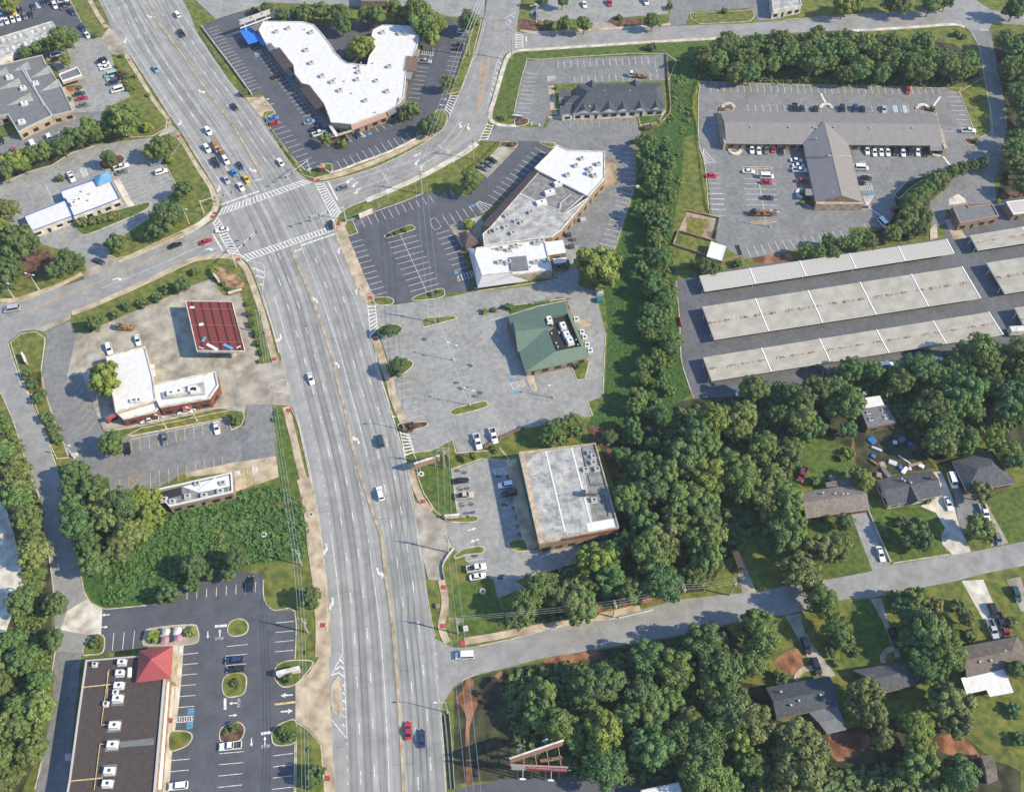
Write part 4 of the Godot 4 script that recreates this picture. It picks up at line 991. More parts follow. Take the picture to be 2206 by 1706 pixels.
	dashes(hw, ["b2", 470, 1330, 510, 1460, "b3", 560, 190, 630, 470, 690, 740, 735, 980, 760, 1160, 775, 1260], 1.0, 2.2, 0.15)
	line(hw, ["b3", 775, 1275, 800, 1460, "b4", 822, 0, 850, 270, 868, 570, 885, 830, 900, 1240])
	dashes(hw, ["b4", 900, 1270, 903, 1450, 906, 1640], 1.0, 2.2, 0.15)
	dashes(hw, ["b3", 965, 740, 1010, 950, 1040, 1130, 1075, 1370], 1.0, 2.2, 0.14)
	line(hw, ["b3", 1078, 1395, "b4", 1110, 0, 1150, 300, 1185, 700, 1205, 1050, 1220, 1300, 1232, 1700])
	dashes(hw, ["b4", 1585, 480, 1605, 680, 1630, 1000], 0.9, 2.2, 0.14)
	line(hw, ["b4", 1637, 1040, 1660, 1320, 1680, 1700], 0.14)
	line(hw, ["b4", 795, 1450, 800, 1700], 0.14)
	line(hw, ["b3", 505, 345, 580, 640, 640, 940, 690, 1230, 725, 1600], 0.14)
	line(hw, ["b4", 728, 20, 755, 330], 0.14)
	line(hw, ["b2", 110, 590, 225, 610, 255, 660, 245, 760, 240, 855, 290, 1020, 370, 1310], 0.16)
	for q in [[155, 645, 250, 682], [185, 705, 248, 725], [215, 770, 243, 785]]:
		dab(hw, gg(["b2", q[0], q[1]])[0], gg(["b2", q[2], q[3]])[0], 0.45, 0.079)
	for a in [["b2", 830, 505, -25, -80, 1], ["b2", 968, 825, -25, -80, 1], ["b2", 660, 893, -25, -80, -1], ["b2", 828, 1397, -25, -80, -1], ["b3", 985, 533, -22, -80, -1], ["b2", 385, 1193, 28, 80, 1], ["b3", 745, 1395, 18, 80, 1], ["b3", 1145, 1585, 15, 80, -1], ["b4", 793, 182, 12, 80, 1]]:
		arrow(hw, a[0], a[1], a[2], a[3], a[4], a[5], 3.6)
	# splitter at the plaza exit
	line(hw, ["b4", 868, 572, 820, 660, 775, 745], 0.2)
	line(hw, ["b4", 868, 572, 882, 830, 898, 1240], 0.2)
	line(hw, ["b4", 780, 1095, 840, 1170, 898, 1240], 0.2)
	for q in [[822, 660, 848, 620, 872, 655], [800, 705, 850, 675, 876, 700], [780, 745, 835, 725, 880, 760]]:
		marking(hw, gg(["b4", q[0], q[1], q[2], q[3], q[4], q[5]]), 0.35, 0.081)
	for y in [820, 880, 940, 1000, 1060, 1130]:
		dab(hw, gg(["b4", 862, y])[0], gg(["b4", 884, y + 14])[0], 0.3, 0.081)
	# west road
	line(west, ["a2", 195, 990, 550, 850, 900, 700, 1300, 530, 1690, 368], 0.3, "yellow_paint", 0.07)
	line(west, ["a2", 795, 805, 1200, 640, 1500, 505, 1690, 430], 0.15, "white_paint", 0.07)
	line(west, ["a2", 1720, 520, 1600, 550, 1450, 610], 0.14, "white_paint", 0.07)
	dab(west, gg(["a2", 1668, 380])[0], gg(["a2", 1745, 515])[0], 0.6, 0.07, "white_paint", "stop_bar")
	for a in [[915, 725, 1], [1635, 492, 1], [1640, 450, 0]]:
		arrow(west, "a2", a[0], a[1], 90, -38, a[2], 3.4, 0.072)
	# east road
	line(east, ["b1", 850, 1562, 1200, 1452, 1500, 1330, 1700, 1195, 1850, 1040, 1930, 850, 1960, 700, 2010, 455], 0.26, "yellow_paint", 0.07)
	line(east, ["c1", 105, 850, 125, 620, 130, 500, 150, 440, 195, 445, 185, 560, 150, 720, 120, 830], 0.26, "yellow_paint", 0.072)
	for i in 7:
		var y := 470.0 + i * 48.0
		dab(east, gg(["c1", 132 - i * 3.2, y + 12])[0], gg(["c1", 194 - i * 10.5, y])[0], 0.3, 0.075, "yellow_paint", "hatch_bar")
	dab(east, gg(["c1", 240, 235])[0], gg(["c1", 255, 170])[0], 0.35, 0.072, "yellow_paint")
	line(east, ["b1", 790, 1462, 1200, 1330, 1500, 1230, 1640, 1130, 1730, 1030, 1780, 935], 0.14, "white_paint", 0.07)
	line(east, ["b1", 880, 1512, 1250, 1390, 1560, 1250, 1700, 1140, 1790, 1040, 1840, 960], 0.14, "white_paint", 0.07)
	dashes(east, ["b1", 1780, 930, 1830, 800, 1880, 640, 1930, 500], 0.9, 2.4, 0.13, 0.07)
	line(east, ["b1", 1450, 1412, 1660, 1310, 1800, 1215, 1870, 1130, 1930, 1110], 0.14, "white_paint", 0.07)
	for q in [[1650, 1290, 1665, 1310], [1725, 1255, 1740, 1275], [1800, 1190, 1812, 1215], [1860, 1140, 1870, 1160]]:
		dab(east, gg(["b1", q[0], q[1]])[0], gg(["b1", q[2], q[3]])[0], 0.5, 0.074)
	dab(east, gg(["b1", 755, 1430])[0], gg(["b1", 825, 1570])[0], 0.6, 0.072, "white_paint", "stop_bar")
	line(east, ["c1", 410, 95, 325, 140, 330, 180, 385, 235], 0.16, "white_paint", 0.072)
	for q in [[365, 118, 400, 145], [340, 150, 372, 178]]:
		dab(east, gg(["c1", q[0], q[1]])[0], gg(["c1", q[2], q[3]])[0], 0.4, 0.074)
	line(east, ["c1", 345, 405, 290, 425, 250, 520, 225, 640, 190, 800], 0.16, "white_paint", 0.072)
	for i in 8:
		var y := 440.0 + i * 42.0
		dab(east, gg(["c1", 282 - i * 11, y])[0], gg(["c1", 302 - i * 12, y + 18])[0], 0.4, 0.074)
	line(east, ["b1", 1985, 180, 1960, 270, 1900, 470], 0.14, "white_paint", 0.072)
	for a in [["b1", 910, 1410, -90, 28, -1], ["b1", 955, 1442, -90, 30, -1], ["b1", 975, 1492, -90, 35, -1], ["b1", 1450, 1215, -80, 40, 0], ["b1", 1440, 1270, -80, 40, -1], ["b1", 1478, 1307, -80, 45, -1], ["b1", 1780, 980, -40, 60, -1], ["b1", 1842, 995, -40, 60, -1]]:
		arrow(east, a[0], a[1], a[2], a[3], a[4], a[5], 3.6, 0.074)
	for w in [["b1", 1190, 1372, 22, 40], ["b1", 1215, 1410, 22, 40], ["b1", 1632, 1150, 34, 36], ["b1", 1690, 1178, 34, 36]]:
		lettering(east, "ONLY", w[0], w[1], w[2], -w[3], -w[4], 1.2, "white_paint", 0.075, 0.8)
	ladder(ne, "c1", [405, 262, 405, 380, 460, 272, 460, 376], 6, 0.066)
	dab(ne, gg(["c1", 487, 285])[0], gg(["c1", 487, 325])[0], 0.6, 0.066, "white_paint", "stop_bar")
	ladder(east, "c1", [185, 965, 115, 1110, 230, 980, 180, 1100], 6, 0.072)
	ladder(east, "b1", [1715, 745, 1665, 860, 1775, 742, 1705, 910], 7, 0.072)
	ladder(hw, "b2", [1062, 930, 1085, 1190, 1122, 938, 1140, 1130], 8)
	ladder(hw, "b3", [1315, 470, 1360, 670, 1385, 490, 1430, 645], 7)
	dab(ne, gg(["d1", 1868, 235])[0], gg(["d1", 1925, 238])[0], 0.4, 0.066, "white_paint", "stop_bar")

func mark_lots(lots: Dictionary) -> void:
	var l: Node3D = lots.v_mall
	stalls(l, "a1", [1620, 232, 1700, 208, 1955, 710, 2040, 680], 20)
	stalls(l, "b1", [165, 385, 215, 360, 615, 1010, 720, 975], 23)
	stalls(l, "b1", [290, 985, 395, 955, 555, 1310, 650, 1272], 10)
	stalls(l, "b1", [820, 1262, 860, 1325, 1365, 1045, 1410, 1105], 12)
	stalls(l, "b1", [890, 1060, 940, 1115, 1262, 918, 1300, 970], 8)
	stalls(l, "b1", [1490, 395, 1580, 402, 1372, 798, 1460, 808], 13)
	stalls(l, "b1", [1755, 265, 1850, 275, 1660, 588, 1750, 598], 10)
	hatch(l, "b1", [1490, 392, 1580, 402, 1578, 438, 1485, 428], 6)
	hatch(l, "b1", [165, 400, 230, 395, 228, 420, 185, 432], 4)
	hatch(l, "b1", [1000, 1035, 1050, 1065, 1030, 1078, 1005, 1045], 5)
	for q in [[157, 397], [190, 442], [1075, 1050], [1557, 450], [1577, 388]]:
		pad(l, "b1", q[0], q[1], 20, -3, 1.3, 1.3, "blue_paint", 0.052, "accessible_bay_mark")
	arrow(l, "b1", 270, 778, 60, -8, 0, 2.6, 0.05)
	arrow(l, "b1", 300, 818, -60, 8, 0, 2.6, 0.05)
	arrow(l, "b1", 1665, 778, 60, 8, 0, 2.2, 0.05)
	arrow(l, "b1", 1645, 823, -60, -8, 0, 2.2, 0.05)
	l = lots.dark_mall
	stalls(l, "b2", [1005, 255, 1040, 325, 1545, 75, 1580, 130], 11)
	stalls(l, "b2", [925, 450, 1020, 423, 1110, 862, 1215, 835], 11)
	stalls(l, "b2", [1220, 450, 1445, 390, 1400, 832, 1622, 768], 10)
	dab(l, gg(["b2", 1318, 385])[0], gg(["b2", 1525, 832])[0], 0.13, 0.047)
	stalls(l, "b2", [1600, 380, 1705, 350, 1740, 668, 1860, 632], 8)
	stalls(l, "b2", [1650, 235, 1698, 310, 1862, 160, 1905, 230], 5)
	stalls(l, "c1", [40, 1620, 110, 1720, 40, 1620, 110, 1720], 1)
	stalls(l, "c1", [190, 1530, 285, 1582, 555, 1160, 640, 1205], 12)
	stalls(l, "b2", [1660, 55, 1690, 95, 1705, 25, 1738, 80], 2)
	hatch(l, "b2", [1765, 710, 1880, 672, 1890, 715, 1770, 750], 5)
	hatch(l, "b2", [1910, 140, 1940, 120, 2050, 160, 1960, 215], 4)
	line(l, ["b2", 1640, 325, 1585, 345, 1555, 280, 1575, 255, 1600, 262, 1640, 325], 0.12, "white_paint", 0.05)
	pad(l, "b2", 1890, 158, 20, -6, 1.4, 1.3, "blue_paint", 0.052, "accessible_bay_mark")
	pad(l, "b2", 1760, 682, 20, -6, 1.4, 1.3, "blue_paint", 0.052, "accessible_bay_mark")
	l = lots.green_diner
	stalls(l, "b2", [1190, 1225, 1310, 1190, 1235, 1360, 1355, 1330], 4, 0.12, "worn_white_paint")
	stalls(l, "b3", [1270, 55, 1400, 30, 1380, 375, 1500, 345], 7, 0.12, "worn_white_paint")
	dab(l, gg(["b2", 1640, 1115])[0], gg(["b2", 1735, 1345])[0], 0.14, 0.047, "worn_white_paint")
	dab(l, gg(["b2", 1745, 1420])[0], gg(["b3", 1850, 250])[0], 0.12, 0.047, "worn_white_paint")
	stalls(l, "b2", [1530, 1210, 1790, 1150, 1780, 1585, 1900, 1555], 7, 0.09, "worn_white_paint")
	hatch(l, "c3", [362, 95, 470, 70, 478, 115, 378, 140], 6, 0.05, "worn_white_paint")
	pad(l, "c3", 368, 68, 20, -6, 1.3, 1.2, "blue_paint", 0.052, "accessible_bay_mark")
	pad(l, "c3", 405, 165, 20, -6, 1.3, 1.2, "blue_paint", 0.052, "accessible_bay_mark")
	stalls(l, "c3", [45, 490, 60, 560, 380, 400, 400, 450], 6, 0.1, "worn_white_paint")
	stalls(l, "c2", [185, 1060, 300, 1030, 185, 1060, 300, 1030], 1, 0.12)
	l = lots.mall_rear
	stalls(l, "c1", [1245, 1197, 1335, 1200, 1245, 1395, 1345, 1400], 6)
	stalls(l, "c2", [1235, 12, 1325, 32, 1065, 452, 1175, 480], 13)
	stalls(l, "c1", [830, 935, 838, 1000, 1280, 930, 1290, 990], 9, 0.1, "worn_white_paint")
	l = lots.clinic
	stalls(l, "c1", [735, 480, 740, 535, 1490, 445, 1500, 500], 16)
	stalls(l, "c1", [865, 598, 870, 645, 1455, 565, 1465, 630], 12)
	stalls(l, "c1", [480, 572, 575, 578, 410, 880, 515, 885], 10)
	dab(l, gg(["c1", 1490, 445])[0], gg(["c1", 1520, 618])[0], 0.13, 0.047)
	hatch(l, "c1", [655, 600, 712, 595, 712, 618, 655, 640], 5)
	arrow(l, "c1", 530, 972, 0, -40, 0, 2.2, 0.05)
	arrow(l, "c1", 592, 978, 0, 40, 0, 2.2, 0.05)
	l = lots.motel
	stalls(l, "c1", [1928, 655, 1938, 722, 2140, 660, 2150, 722], 5)
	stalls(l, "d1", [8, 662, 18, 725, 1530, 675, 1555, 740], 30)
	stalls(l, "d1", [40, 818, 50, 872, 1470, 832, 1480, 880], 26)
	stalls(l, "d1", [60, 1130, 70, 1200, 320, 1130, 330, 1200], 6)
	stalls(l, "d1", [945, 1140, 968, 1215, 1450, 1135, 1470, 1200], 10)
	stalls(l, "c1", [1892, 1358, 2000, 1360, 1930, 1638, 2050, 1642], 8)
	stalls(l, "c2", [1925, 65, 2030, 65, 1950, 232, 2060, 236], 5)
	stalls(l, "d1", [0, 1360, 245, 1365, 30, 1605, 285, 1610], 7)
	stalls(l, "d1", [375, 1275, 495, 1275, 420, 1480, 545, 1480], 6)
	stalls(l, "d1", [885, 1365, 1010, 1370, 900, 1440, 1020, 1440], 3)
	stalls(l, "d1", [1595, 725, 1705, 725, 1690, 975, 1810, 975], 8)
	dab(l, gg(["d1", 1570, 1030])[0], gg(["d1", 1725, 1030])[0], 0.13, 0.047)
	dab(l, gg(["d1", 1720, 1045])[0], gg(["d1", 1838, 1047])[0], 0.13, 0.047)
	dab(l, gg(["d1", 110, 1320])[0], gg(["d2", 182, 270])[0], 0.16, 0.049)
	stalls(l, "d2", [28, 480, 70, 560, 762, 350, 800, 415], 14)
	stalls(l, "d2", [955, 305, 985, 340, 1070, 275, 1100, 310], 3)
	hatch(l, "d1", [870, 1290, 960, 1260, 975, 1290, 880, 1330], 6)
	hatch(l, "d1", [920, 1460, 1015, 1452, 1025, 1492, 930, 1492], 6)
	hatch(l, "d1", [950, 1540, 1035, 1535, 985, 1610, 970, 1600], 6)
	hatch(l, "c1", [1880, 1165, 1980, 1280, 1885, 1280, 1870, 1230], 6)
	hatch(l, "d1", [1182, 828, 1210, 828, 1220, 880, 1192, 882], 4)
	hatch(l, "d1", [1258, 828, 1285, 828, 1295, 885, 1268, 885], 4)
	for q in [[1155, 842], [1235, 842], [1005, 1510]]:
		pad(l, "d1", q[0], q[1], 20, 0, 2.0, 1.6, "blue_paint", 0.052, "accessible_bay_mark")
	for q in [[615, 732, 662, 822], [1555, 757, 1490, 845], [1575, 1225, 1642, 1312]]:
		dab(l, gg(["d1", q[0], q[1]])[0], gg(["d1", q[2], q[3]])[0], 0.75, 0.05)
	dab(l, gg(["d2", 985, 165])[0], gg(["d2", 1110, 255])[0], 0.4, 0.05)
	l = lots.flat_store
	stalls(l, "b3", [1735, 800, 1860, 775, 1790, 1110, 1920, 1085], 6, 0.12, "worn_white_paint")
	stalls(l, "c3", [265, 880, 370, 855, 330, 1270, 455, 1245], 7, 0.12, "worn_white_paint")
	hatch(l, "c3", [220, 770, 345, 750, 360, 800, 240, 815], 8)
	stalls(l, "b3", [1840, 1490, 1980, 1465, 1865, 1590, 2005, 1560], 2, 0.12)
	stalls(l, "c3", [440, 1600, 460, 1640, 740, 1540, 750, 1580], 5, 0.1, "worn_white_paint")
	for q in [[60, 1240, 50, -15], [80, 1328, -50, 15], [640, 1440, 50, -12]]:
		arrow(l, "c3", q[0], q[1], q[2], q[3], 0, 2.8, 0.05)
	for q in [["c3", 400, 1075], ["c3", 415, 1145], ["c3", 430, 1210], ["c3", 437, 1275], ["c3", 345, 830], ["c3", 260, 822], ["c3", 395, 1005], ["c3", 320, 1050], ["b3", 1770, 785], ["b3", 1812, 790], ["b3", 1780, 925], ["b3", 1842, 915], ["b3", 1790, 1048], ["b3", 1865, 1040], ["b3", 1835, 1110], ["b3", 1885, 1103], ["c3", 85, 1445], ["c3", 285, 1615], ["b2", 1860, 1412], ["b2", 1785, 1590], ["b2", 1500, 1205], ["b3", 1760, 90], ["b3", 1830, 125], ["b3", 1905, 195], ["b3", 1935, 170]]:
		var c := at(q[0], q[1], q[2])
		var blot := PackedVector2Array()
		for i in 11:
			blot.append(Vector2(c.x, c.z) + Vector2.from_angle(i * TAU / 11) * Vector2(1.3, 0.8) * (0.45 + 0.55 * absf(sin(q[1] * 1.3 + i * 2.7))))
		part(l, "oil_stain", sheet_mesh(blot, 0.043), M.dark_asphalt)
	l = lots.fuel_back
	stalls(l, "a3", [1022, 540, 1030, 640, 1720, 385, 1730, 485], 11, 0.16, "pale_yellow_paint")
	dab(l, gg(["a3", 1022, 535])[0], gg(["a3", 1780, 375])[0], 0.14, 0.047, "white_paint")
	stalls(l, "a3", [1175, 795, 1180, 920, 1740, 670, 1750, 770], 9, 0.16, "pale_yellow_paint", 0.072)
	hatch(l, "a3", [1005, 830, 1100, 812, 1110, 930, 1010, 945], 0, 0.05, "yellow_paint")
	dab(l, gg(["a3", 1005, 830])[0], gg(["a3", 1110, 930])[0], 0.18, 0.054, "yellow_paint")
	dab(l, gg(["a3", 1100, 812])[0], gg(["a3", 1010, 945])[0], 0.18, 0.054, "yellow_paint")
	hatch(l, "a3", [1898, 775, 1968, 762, 1978, 890, 1912, 905], 6, 0.075, "pale_yellow_paint")
	stalls(l, "a3", [2030, 740, 2045, 865, 2110, 730, 2120, 850], 2, 0.14, "pale_yellow_paint", 0.075)
	dab(l, gg(["a3", 935, 850])[0], gg(["a3", 938, 945])[0], 0.16, 0.05, "pale_yellow_paint")
	stalls(l, "a3", [555, 170, 640, 85, 680, 475, 745, 405], 7, 0.13, "pale_yellow_paint")
	line(l, ["a3", 540, 110, 530, 75, 610, 45, 540, 110], 0.13, "pale_yellow_paint", 0.05)
	for q in [[1862, 800], [1998, 770]]:
		pad(l, "a3", q[0], q[1], 20, -3, 1.8, 1.8, "worn_white_paint", 0.075, "accessible_bay_mark")
	l = lots.bank
	stalls(l, "a1", [930, 1400, 1060, 1360, 1010, 1580, 1150, 1530], 7, 0.11, "worn_white_paint")
	stalls(l, "a1", [1190, 1350, 1290, 1310, 1260, 1500, 1370, 1460], 6, 0.11, "worn_white_paint")
	stalls(l, "a1", [350, 1445, 415, 1580, 350, 1445, 415, 1580], 1, 0.13)
	stalls(l, "a1", [225, 1510, 275, 1620, 225, 1510, 275, 1620], 1, 0.1, "worn_white_paint")
	hatch(l, "a1", [620, 1325, 660, 1300, 690, 1370, 650, 1390], 5)
	stalls(l, "a1", [600, 1190, 640, 1235, 700, 1270, 750, 1340], 2, 0.11, "worn_white_paint")
	l = lots.dealer
	stalls(l, "a1", [440, 213, 520, 205, 470, 245, 540, 238], 2)
	hatch(l, "a1", [275, 20, 300, 15, 318, 60, 292, 65], 5)
	l = lots.gables
	stalls(l, "a1", [790, 490, 870, 465, 900, 760, 1005, 735], 9, 0.11, "worn_white_paint")
	stalls(l, "a1", [575, 765, 680, 735, 610, 830, 720, 800], 3, 0.11, "worn_white_paint")
	l = lots.plaza
	stalls(l, "a4", [1465, 90, 1463, 150, 2003, 10, 2000, 95], 8)
	stalls(l, "a4", [890, 415, 878, 552, 1053, 395, 1038, 535], 3)
	stalls(l, "a4", [1405, 585, 1555, 570, 1370, 1000, 1520, 988], 6)
	stalls(l, "a4", [1335, 1415, 1485, 1402, 1310, 1590, 1470, 1575], 3)
	stalls(l, "a4", [1775, 520, 1940, 503, 1765, 670, 1930, 655], 3)
	stalls(l, "a4", [1720, 1360, 1910, 1343, 1705, 1625, 1895, 1605], 4)
	stalls(l, "b4", [342, 335, 482, 322, 335, 562, 478, 548], 4)
	stalls(l, "b4", [320, 1378, 478, 1357, 314, 1640, 470, 1622], 4)
	hatch(l, "a4", [1360, 1075, 1515, 1062, 1508, 1108, 1355, 1118], 8)
	stalls(l, "a4", [1355, 1180, 1370, 1115, 1375, 1060, 1378, 1005], 2)
	for q in [[1495, 1028], [1485, 1142]]:
		pad(l, "a4", q[0], q[1], 20, -2, 1.6, 1.6, "blue_paint", 0.052, "accessible_bay_mark")
	for q in [["a4", 1683, 362, 1778, 355], ["a4", 1763, 925, 1763, 1015], ["b4", 225, 1205, 305, 1192]]:
		dab(l, gg([q[0], q[1], q[2]])[0], gg([q[0], q[3], q[4]])[0], 0.7, 0.05, "white_paint", "stop_bar")
	dab(l, gg(["b4", 332, 975])[0], gg(["b4", 495, 955])[0], 0.55, 0.05, "pale_yellow_paint")
	for q in [["a4", 825, 272, -50, 3], ["a4", 812, 368, 50, -3], ["a4", 1627, 430, 0, 50], ["a4", 1722, 413, 0, -50], ["a4", 1825, 965, -50, 4], ["a4", 1827, 1060, 50, -4], ["a4", 1970, 1270, 0, 50], ["a4", 2075, 1258, 0, -50], ["b4", 425, 902, -50, 3], ["b4", 428, 1028, 50, -3]]:
		arrow(l, q[0], q[1], q[2], q[3], q[4], 0, 2.2 if q[0] == "a4" else 3.2, 0.05)
	lettering(l, "STOP", "a4", 1717, 458, 40, -1, 0.75, "white_paint")
	lettering(l, "STOP", "b4", 262, 1303, 40, -4, 0.75, "white_paint")
	lettering(l, "STOP", "a4", 1872, 962, 3, -40, 0.75, "white_paint")

# ---------- buildings ----------
func middle(p: PackedVector2Array) -> Vector2:
	var c := Vector2.ZERO
	for v in p:
		c += v
	return c / p.size()

func house_node(called: String, label: String, category: String, outline: Array, h: float, group := "") -> Node3D:
	var c := middle(gg(outline, h))
	return thing(called, label, category, Vector3(c.x, 0, c.y), group)

func block(o: Node3D, outline: Array, h: float, roof: String, wall: String, parapet := 0.45, trim := "", windows := true, base := 0.0, thick := 0.36) -> PackedVector2Array:
	var p := gg(outline, h)
	var st := tool()
	sides(st, p, base, h + (parapet if parapet > 0.0 else 0.0) * 0.3)
	var w := part(o, "wall", done(st), M[wall])
	part(o, "roof", sheet_mesh(p, h), M[roof])
	if parapet > 0.0:
		var ins := Geometry2D.offset_polygon(p, -0.16)
		if ins.size():
			part(o, "parapet", ribbon_mesh(ins[0], thick, h + parapet, h - 0.3, true), M[trim if trim else wall])
	if windows and h - base > 2.6:
		glaze(w, p, base, h)
	return p

func glaze(w: Node3D, p: PackedVector2Array, base: float, h: float) -> void:
	var cw := Geometry2D.is_polygon_clockwise(p)
	for i in p.size():
		var a := p[i]
		var b := p[(i + 1) % p.size()]
		if cw:
			var k := a
			a = b
			b = k
		var d := (b - a).normalized()
		var out := Vector2(d.y, -d.x)
		if Geometry2D.is_point_in_polygon((a + b) * 0.5 + out * 0.2, p):
			out = -out
		var l := a.distance_to(b)
		if out.y < 0.15 or l < 4.0:
			continue
		var n := int(l / 3.4)
		for k in n:
			var m := a + d * l * (k + 0.5) / n + out * 0.035
			var door := k % 5 == 2
			var hi := minf(2.3, (h - base) * 0.62)
			var lo := 0.1 if door else 0.75
			var st := tool()
			var wd := d * (0.55 if door else 1.05)
			quad_out(st, v3(m - wd, base + hi), v3(m + wd, base + hi), v3(m + wd, base + lo), v3(m - wd, base + lo), v3(m - out, base + 1.0))
			part(w, "door" if door else "window", done(st), M.window)

func units(o: Node3D, t: String, h: float, a: Array, size := Vector3(2.2, 1.3, 1.6), turn := 0.0, m := "pale_metal") -> void:
	for i in range(0, a.size(), 2):
		var c := at(t, a[i], a[i + 1], h)
		var b := Basis(Vector3.UP, turn + 0.07 * sin(i * 3.1))
		var k := 0.8 + 0.35 * absf(sin(i * 1.7 + 0.4))
		var u := part(o, "rooftop_unit", box_mesh(c + Vector3(0, 0.16 + size.y * 0.5, 0), size * Vector3(k, 1, k), b), M[m])
		part(u, "fan_grille", tube_mesh(c + Vector3(0.2, 0.16 + size.y, 0), c + Vector3(0.2, 0.22 + size.y, 0), 0.42, 0.42, 10), M.dark_metal)
		part(u, "plinth", box_mesh(c + Vector3(0, 0.08, 0), Vector3(size.x * k + 0.5, 0.16, size.z * k + 0.5), b), M.grey_metal)

func vents(o: Node3D, t: String, h: float, a: Array) -> void:
	for i in range(0, a.size(), 2):
		var c := at(t, a[i], a[i + 1], h)
		part(o, "roof_vent", tube_mesh(c, c + Vector3(0, 0.7, 0), 0.25, 0.3, 8), M.grey_metal)

func canopy_quad(o: Node3D, called: String, a: Array, m: String, thick := 0.25) -> void:
	# a sloping roof piece given by four points with heights
	var p := g3(a)
	var st := tool()
	face_to(st, p)
	var c := Vector3.ZERO
	for v in p:
		c += v / p.size()
	for i in p.size():
		var e := p[i]
		var f := p[(i + 1) % p.size()]
		quad_out(st, e, f, f - Vector3(0, thick, 0), e - Vector3(0, thick, 0), c)
	part(o, called, done(st), M[m])

func gable(o: Node3D, a: Array, h: float, rise: float, roof: String, wall: String, hip0 := 0.0, hip1 := 0.0, over := 0.4, base := 0.0, windows := true) -> void:
	# four eave corners: a-b one long side, c-d the other; the ridge runs between the middles of b-c and d-a
	var e := gg(a, h)
	var m0 := (e[0] + e[3]) * 0.5
	var m1 := (e[1] + e[2]) * 0.5
	var d := (m1 - m0).normalized()
	var r0 := v3(m0 + d * hip0, h + rise)
	var r1 := v3(m1 - d * hip1, h + rise)
	var q := [v3(e[0], h), v3(e[1], h), v3(e[2], h), v3(e[3], h)]
	var inner := Geometry2D.offset_polygon(e, -over)
	if inner.size() and wall:
		var st := tool()
		sides(st, inner[0], base, h)
		if hip0 == 0.0:
			tri(st, q[0], r0, q[3])
		if hip1 == 0.0:
			tri(st, q[1], r1, q[2])
		var w := part(o, "wall", done(st), M[wall])
		if windows:
			glaze(w, inner[0], base, h)
	for f in [[q[0], q[1], r1, r0], [q[2], q[3], r0, r1]]:
		part(o, "roof", face_mesh([PackedVector3Array(f)]), M[roof])
	if hip0 > 0.0:
		part(o, "roof", face_mesh([PackedVector3Array([q[3], q[0], r0])]), M[roof])
	if hip1 > 0.0:
		part(o, "roof", face_mesh([PackedVector3Array([q[1], q[2], r1])]), M[roof])
	part(o, "ridge_cap", tube_mesh(r0, r1, 0.09, 0.09, 6), M[roof])
	var st := tool()
	for i in 4:
		var u: Vector3 = q[i]
		var v: Vector3 = q[(i + 1) % 4]
		quad_out(st, u, v, v - Vector3(0, 0.22, 0), u - Vector3(0, 0.22, 0), (q[0] + q[2]) * 0.5)
	part(o, "fascia", done(st), M.pale_metal)

func cross_gable(o: Node3D, t: String, x: float, y: float, h: float, dir: Vector2, width: float, depth: float, rise: float, roof: String, wall: String) -> void:
	# a small gable facing dir, its front at the given eave point, running back into the main roof
	var c := at(t, x, y, h)
	var f := Vector3(dir.x, 0, dir.y).normalized()
	var s := Vector3(-f.z, 0, f.x) * width * 0.5
	var top := Vector3(0, rise, 0)
	var back := -f * depth
	part(o, "dormer_roof", face_mesh([PackedVector3Array([c - s, c + top, c + top + back, c - s + back * 0.15]), PackedVector3Array([c + s, c + top, c + top + back, c + s + back * 0.15])]), M[roof])
	var st := tool()
	tri(st, c - s - f * 0.1, c + top - f * 0.1, c + s - f * 0.1)
	part(o, "dormer_wall", done(st), M[wall])

func hip_tower(o: Node3D, a: Array, h: float, rise: float, roof: String, wall: String, base := 0.0) -> void:
	var e := gg(a, h)
	var c := v3(middle(e), h + rise)
	var inner := Geometry2D.offset_polygon(e, -0.5)
	var st := tool()
	sides(st, inner[0], base, h)
	part(o, "tower_wall", done(st), M[wall])
	for i in e.size():
		var u := v3(e[i], h)
		var v := v3(e[(i + 1) % e.size()], h)
		var f := part(o, "tower_roof", face_mesh([PackedVector3Array([u, v, c])]), M[roof])
		st = tool()
		for k in 9:
			var s := u.lerp(v, (k + 0.5) / 9.0)
			var l := (c - s) * (1.0 - absf((k + 0.5) / 9.0 - 0.5) * 2.0)
			tube_to(st, s + Vector3(0, 0.02, 0), s + l + Vector3(0, 0.02, 0), 0.05, 0.05, 4)
		part(f, "seam", done(st), M[roof])

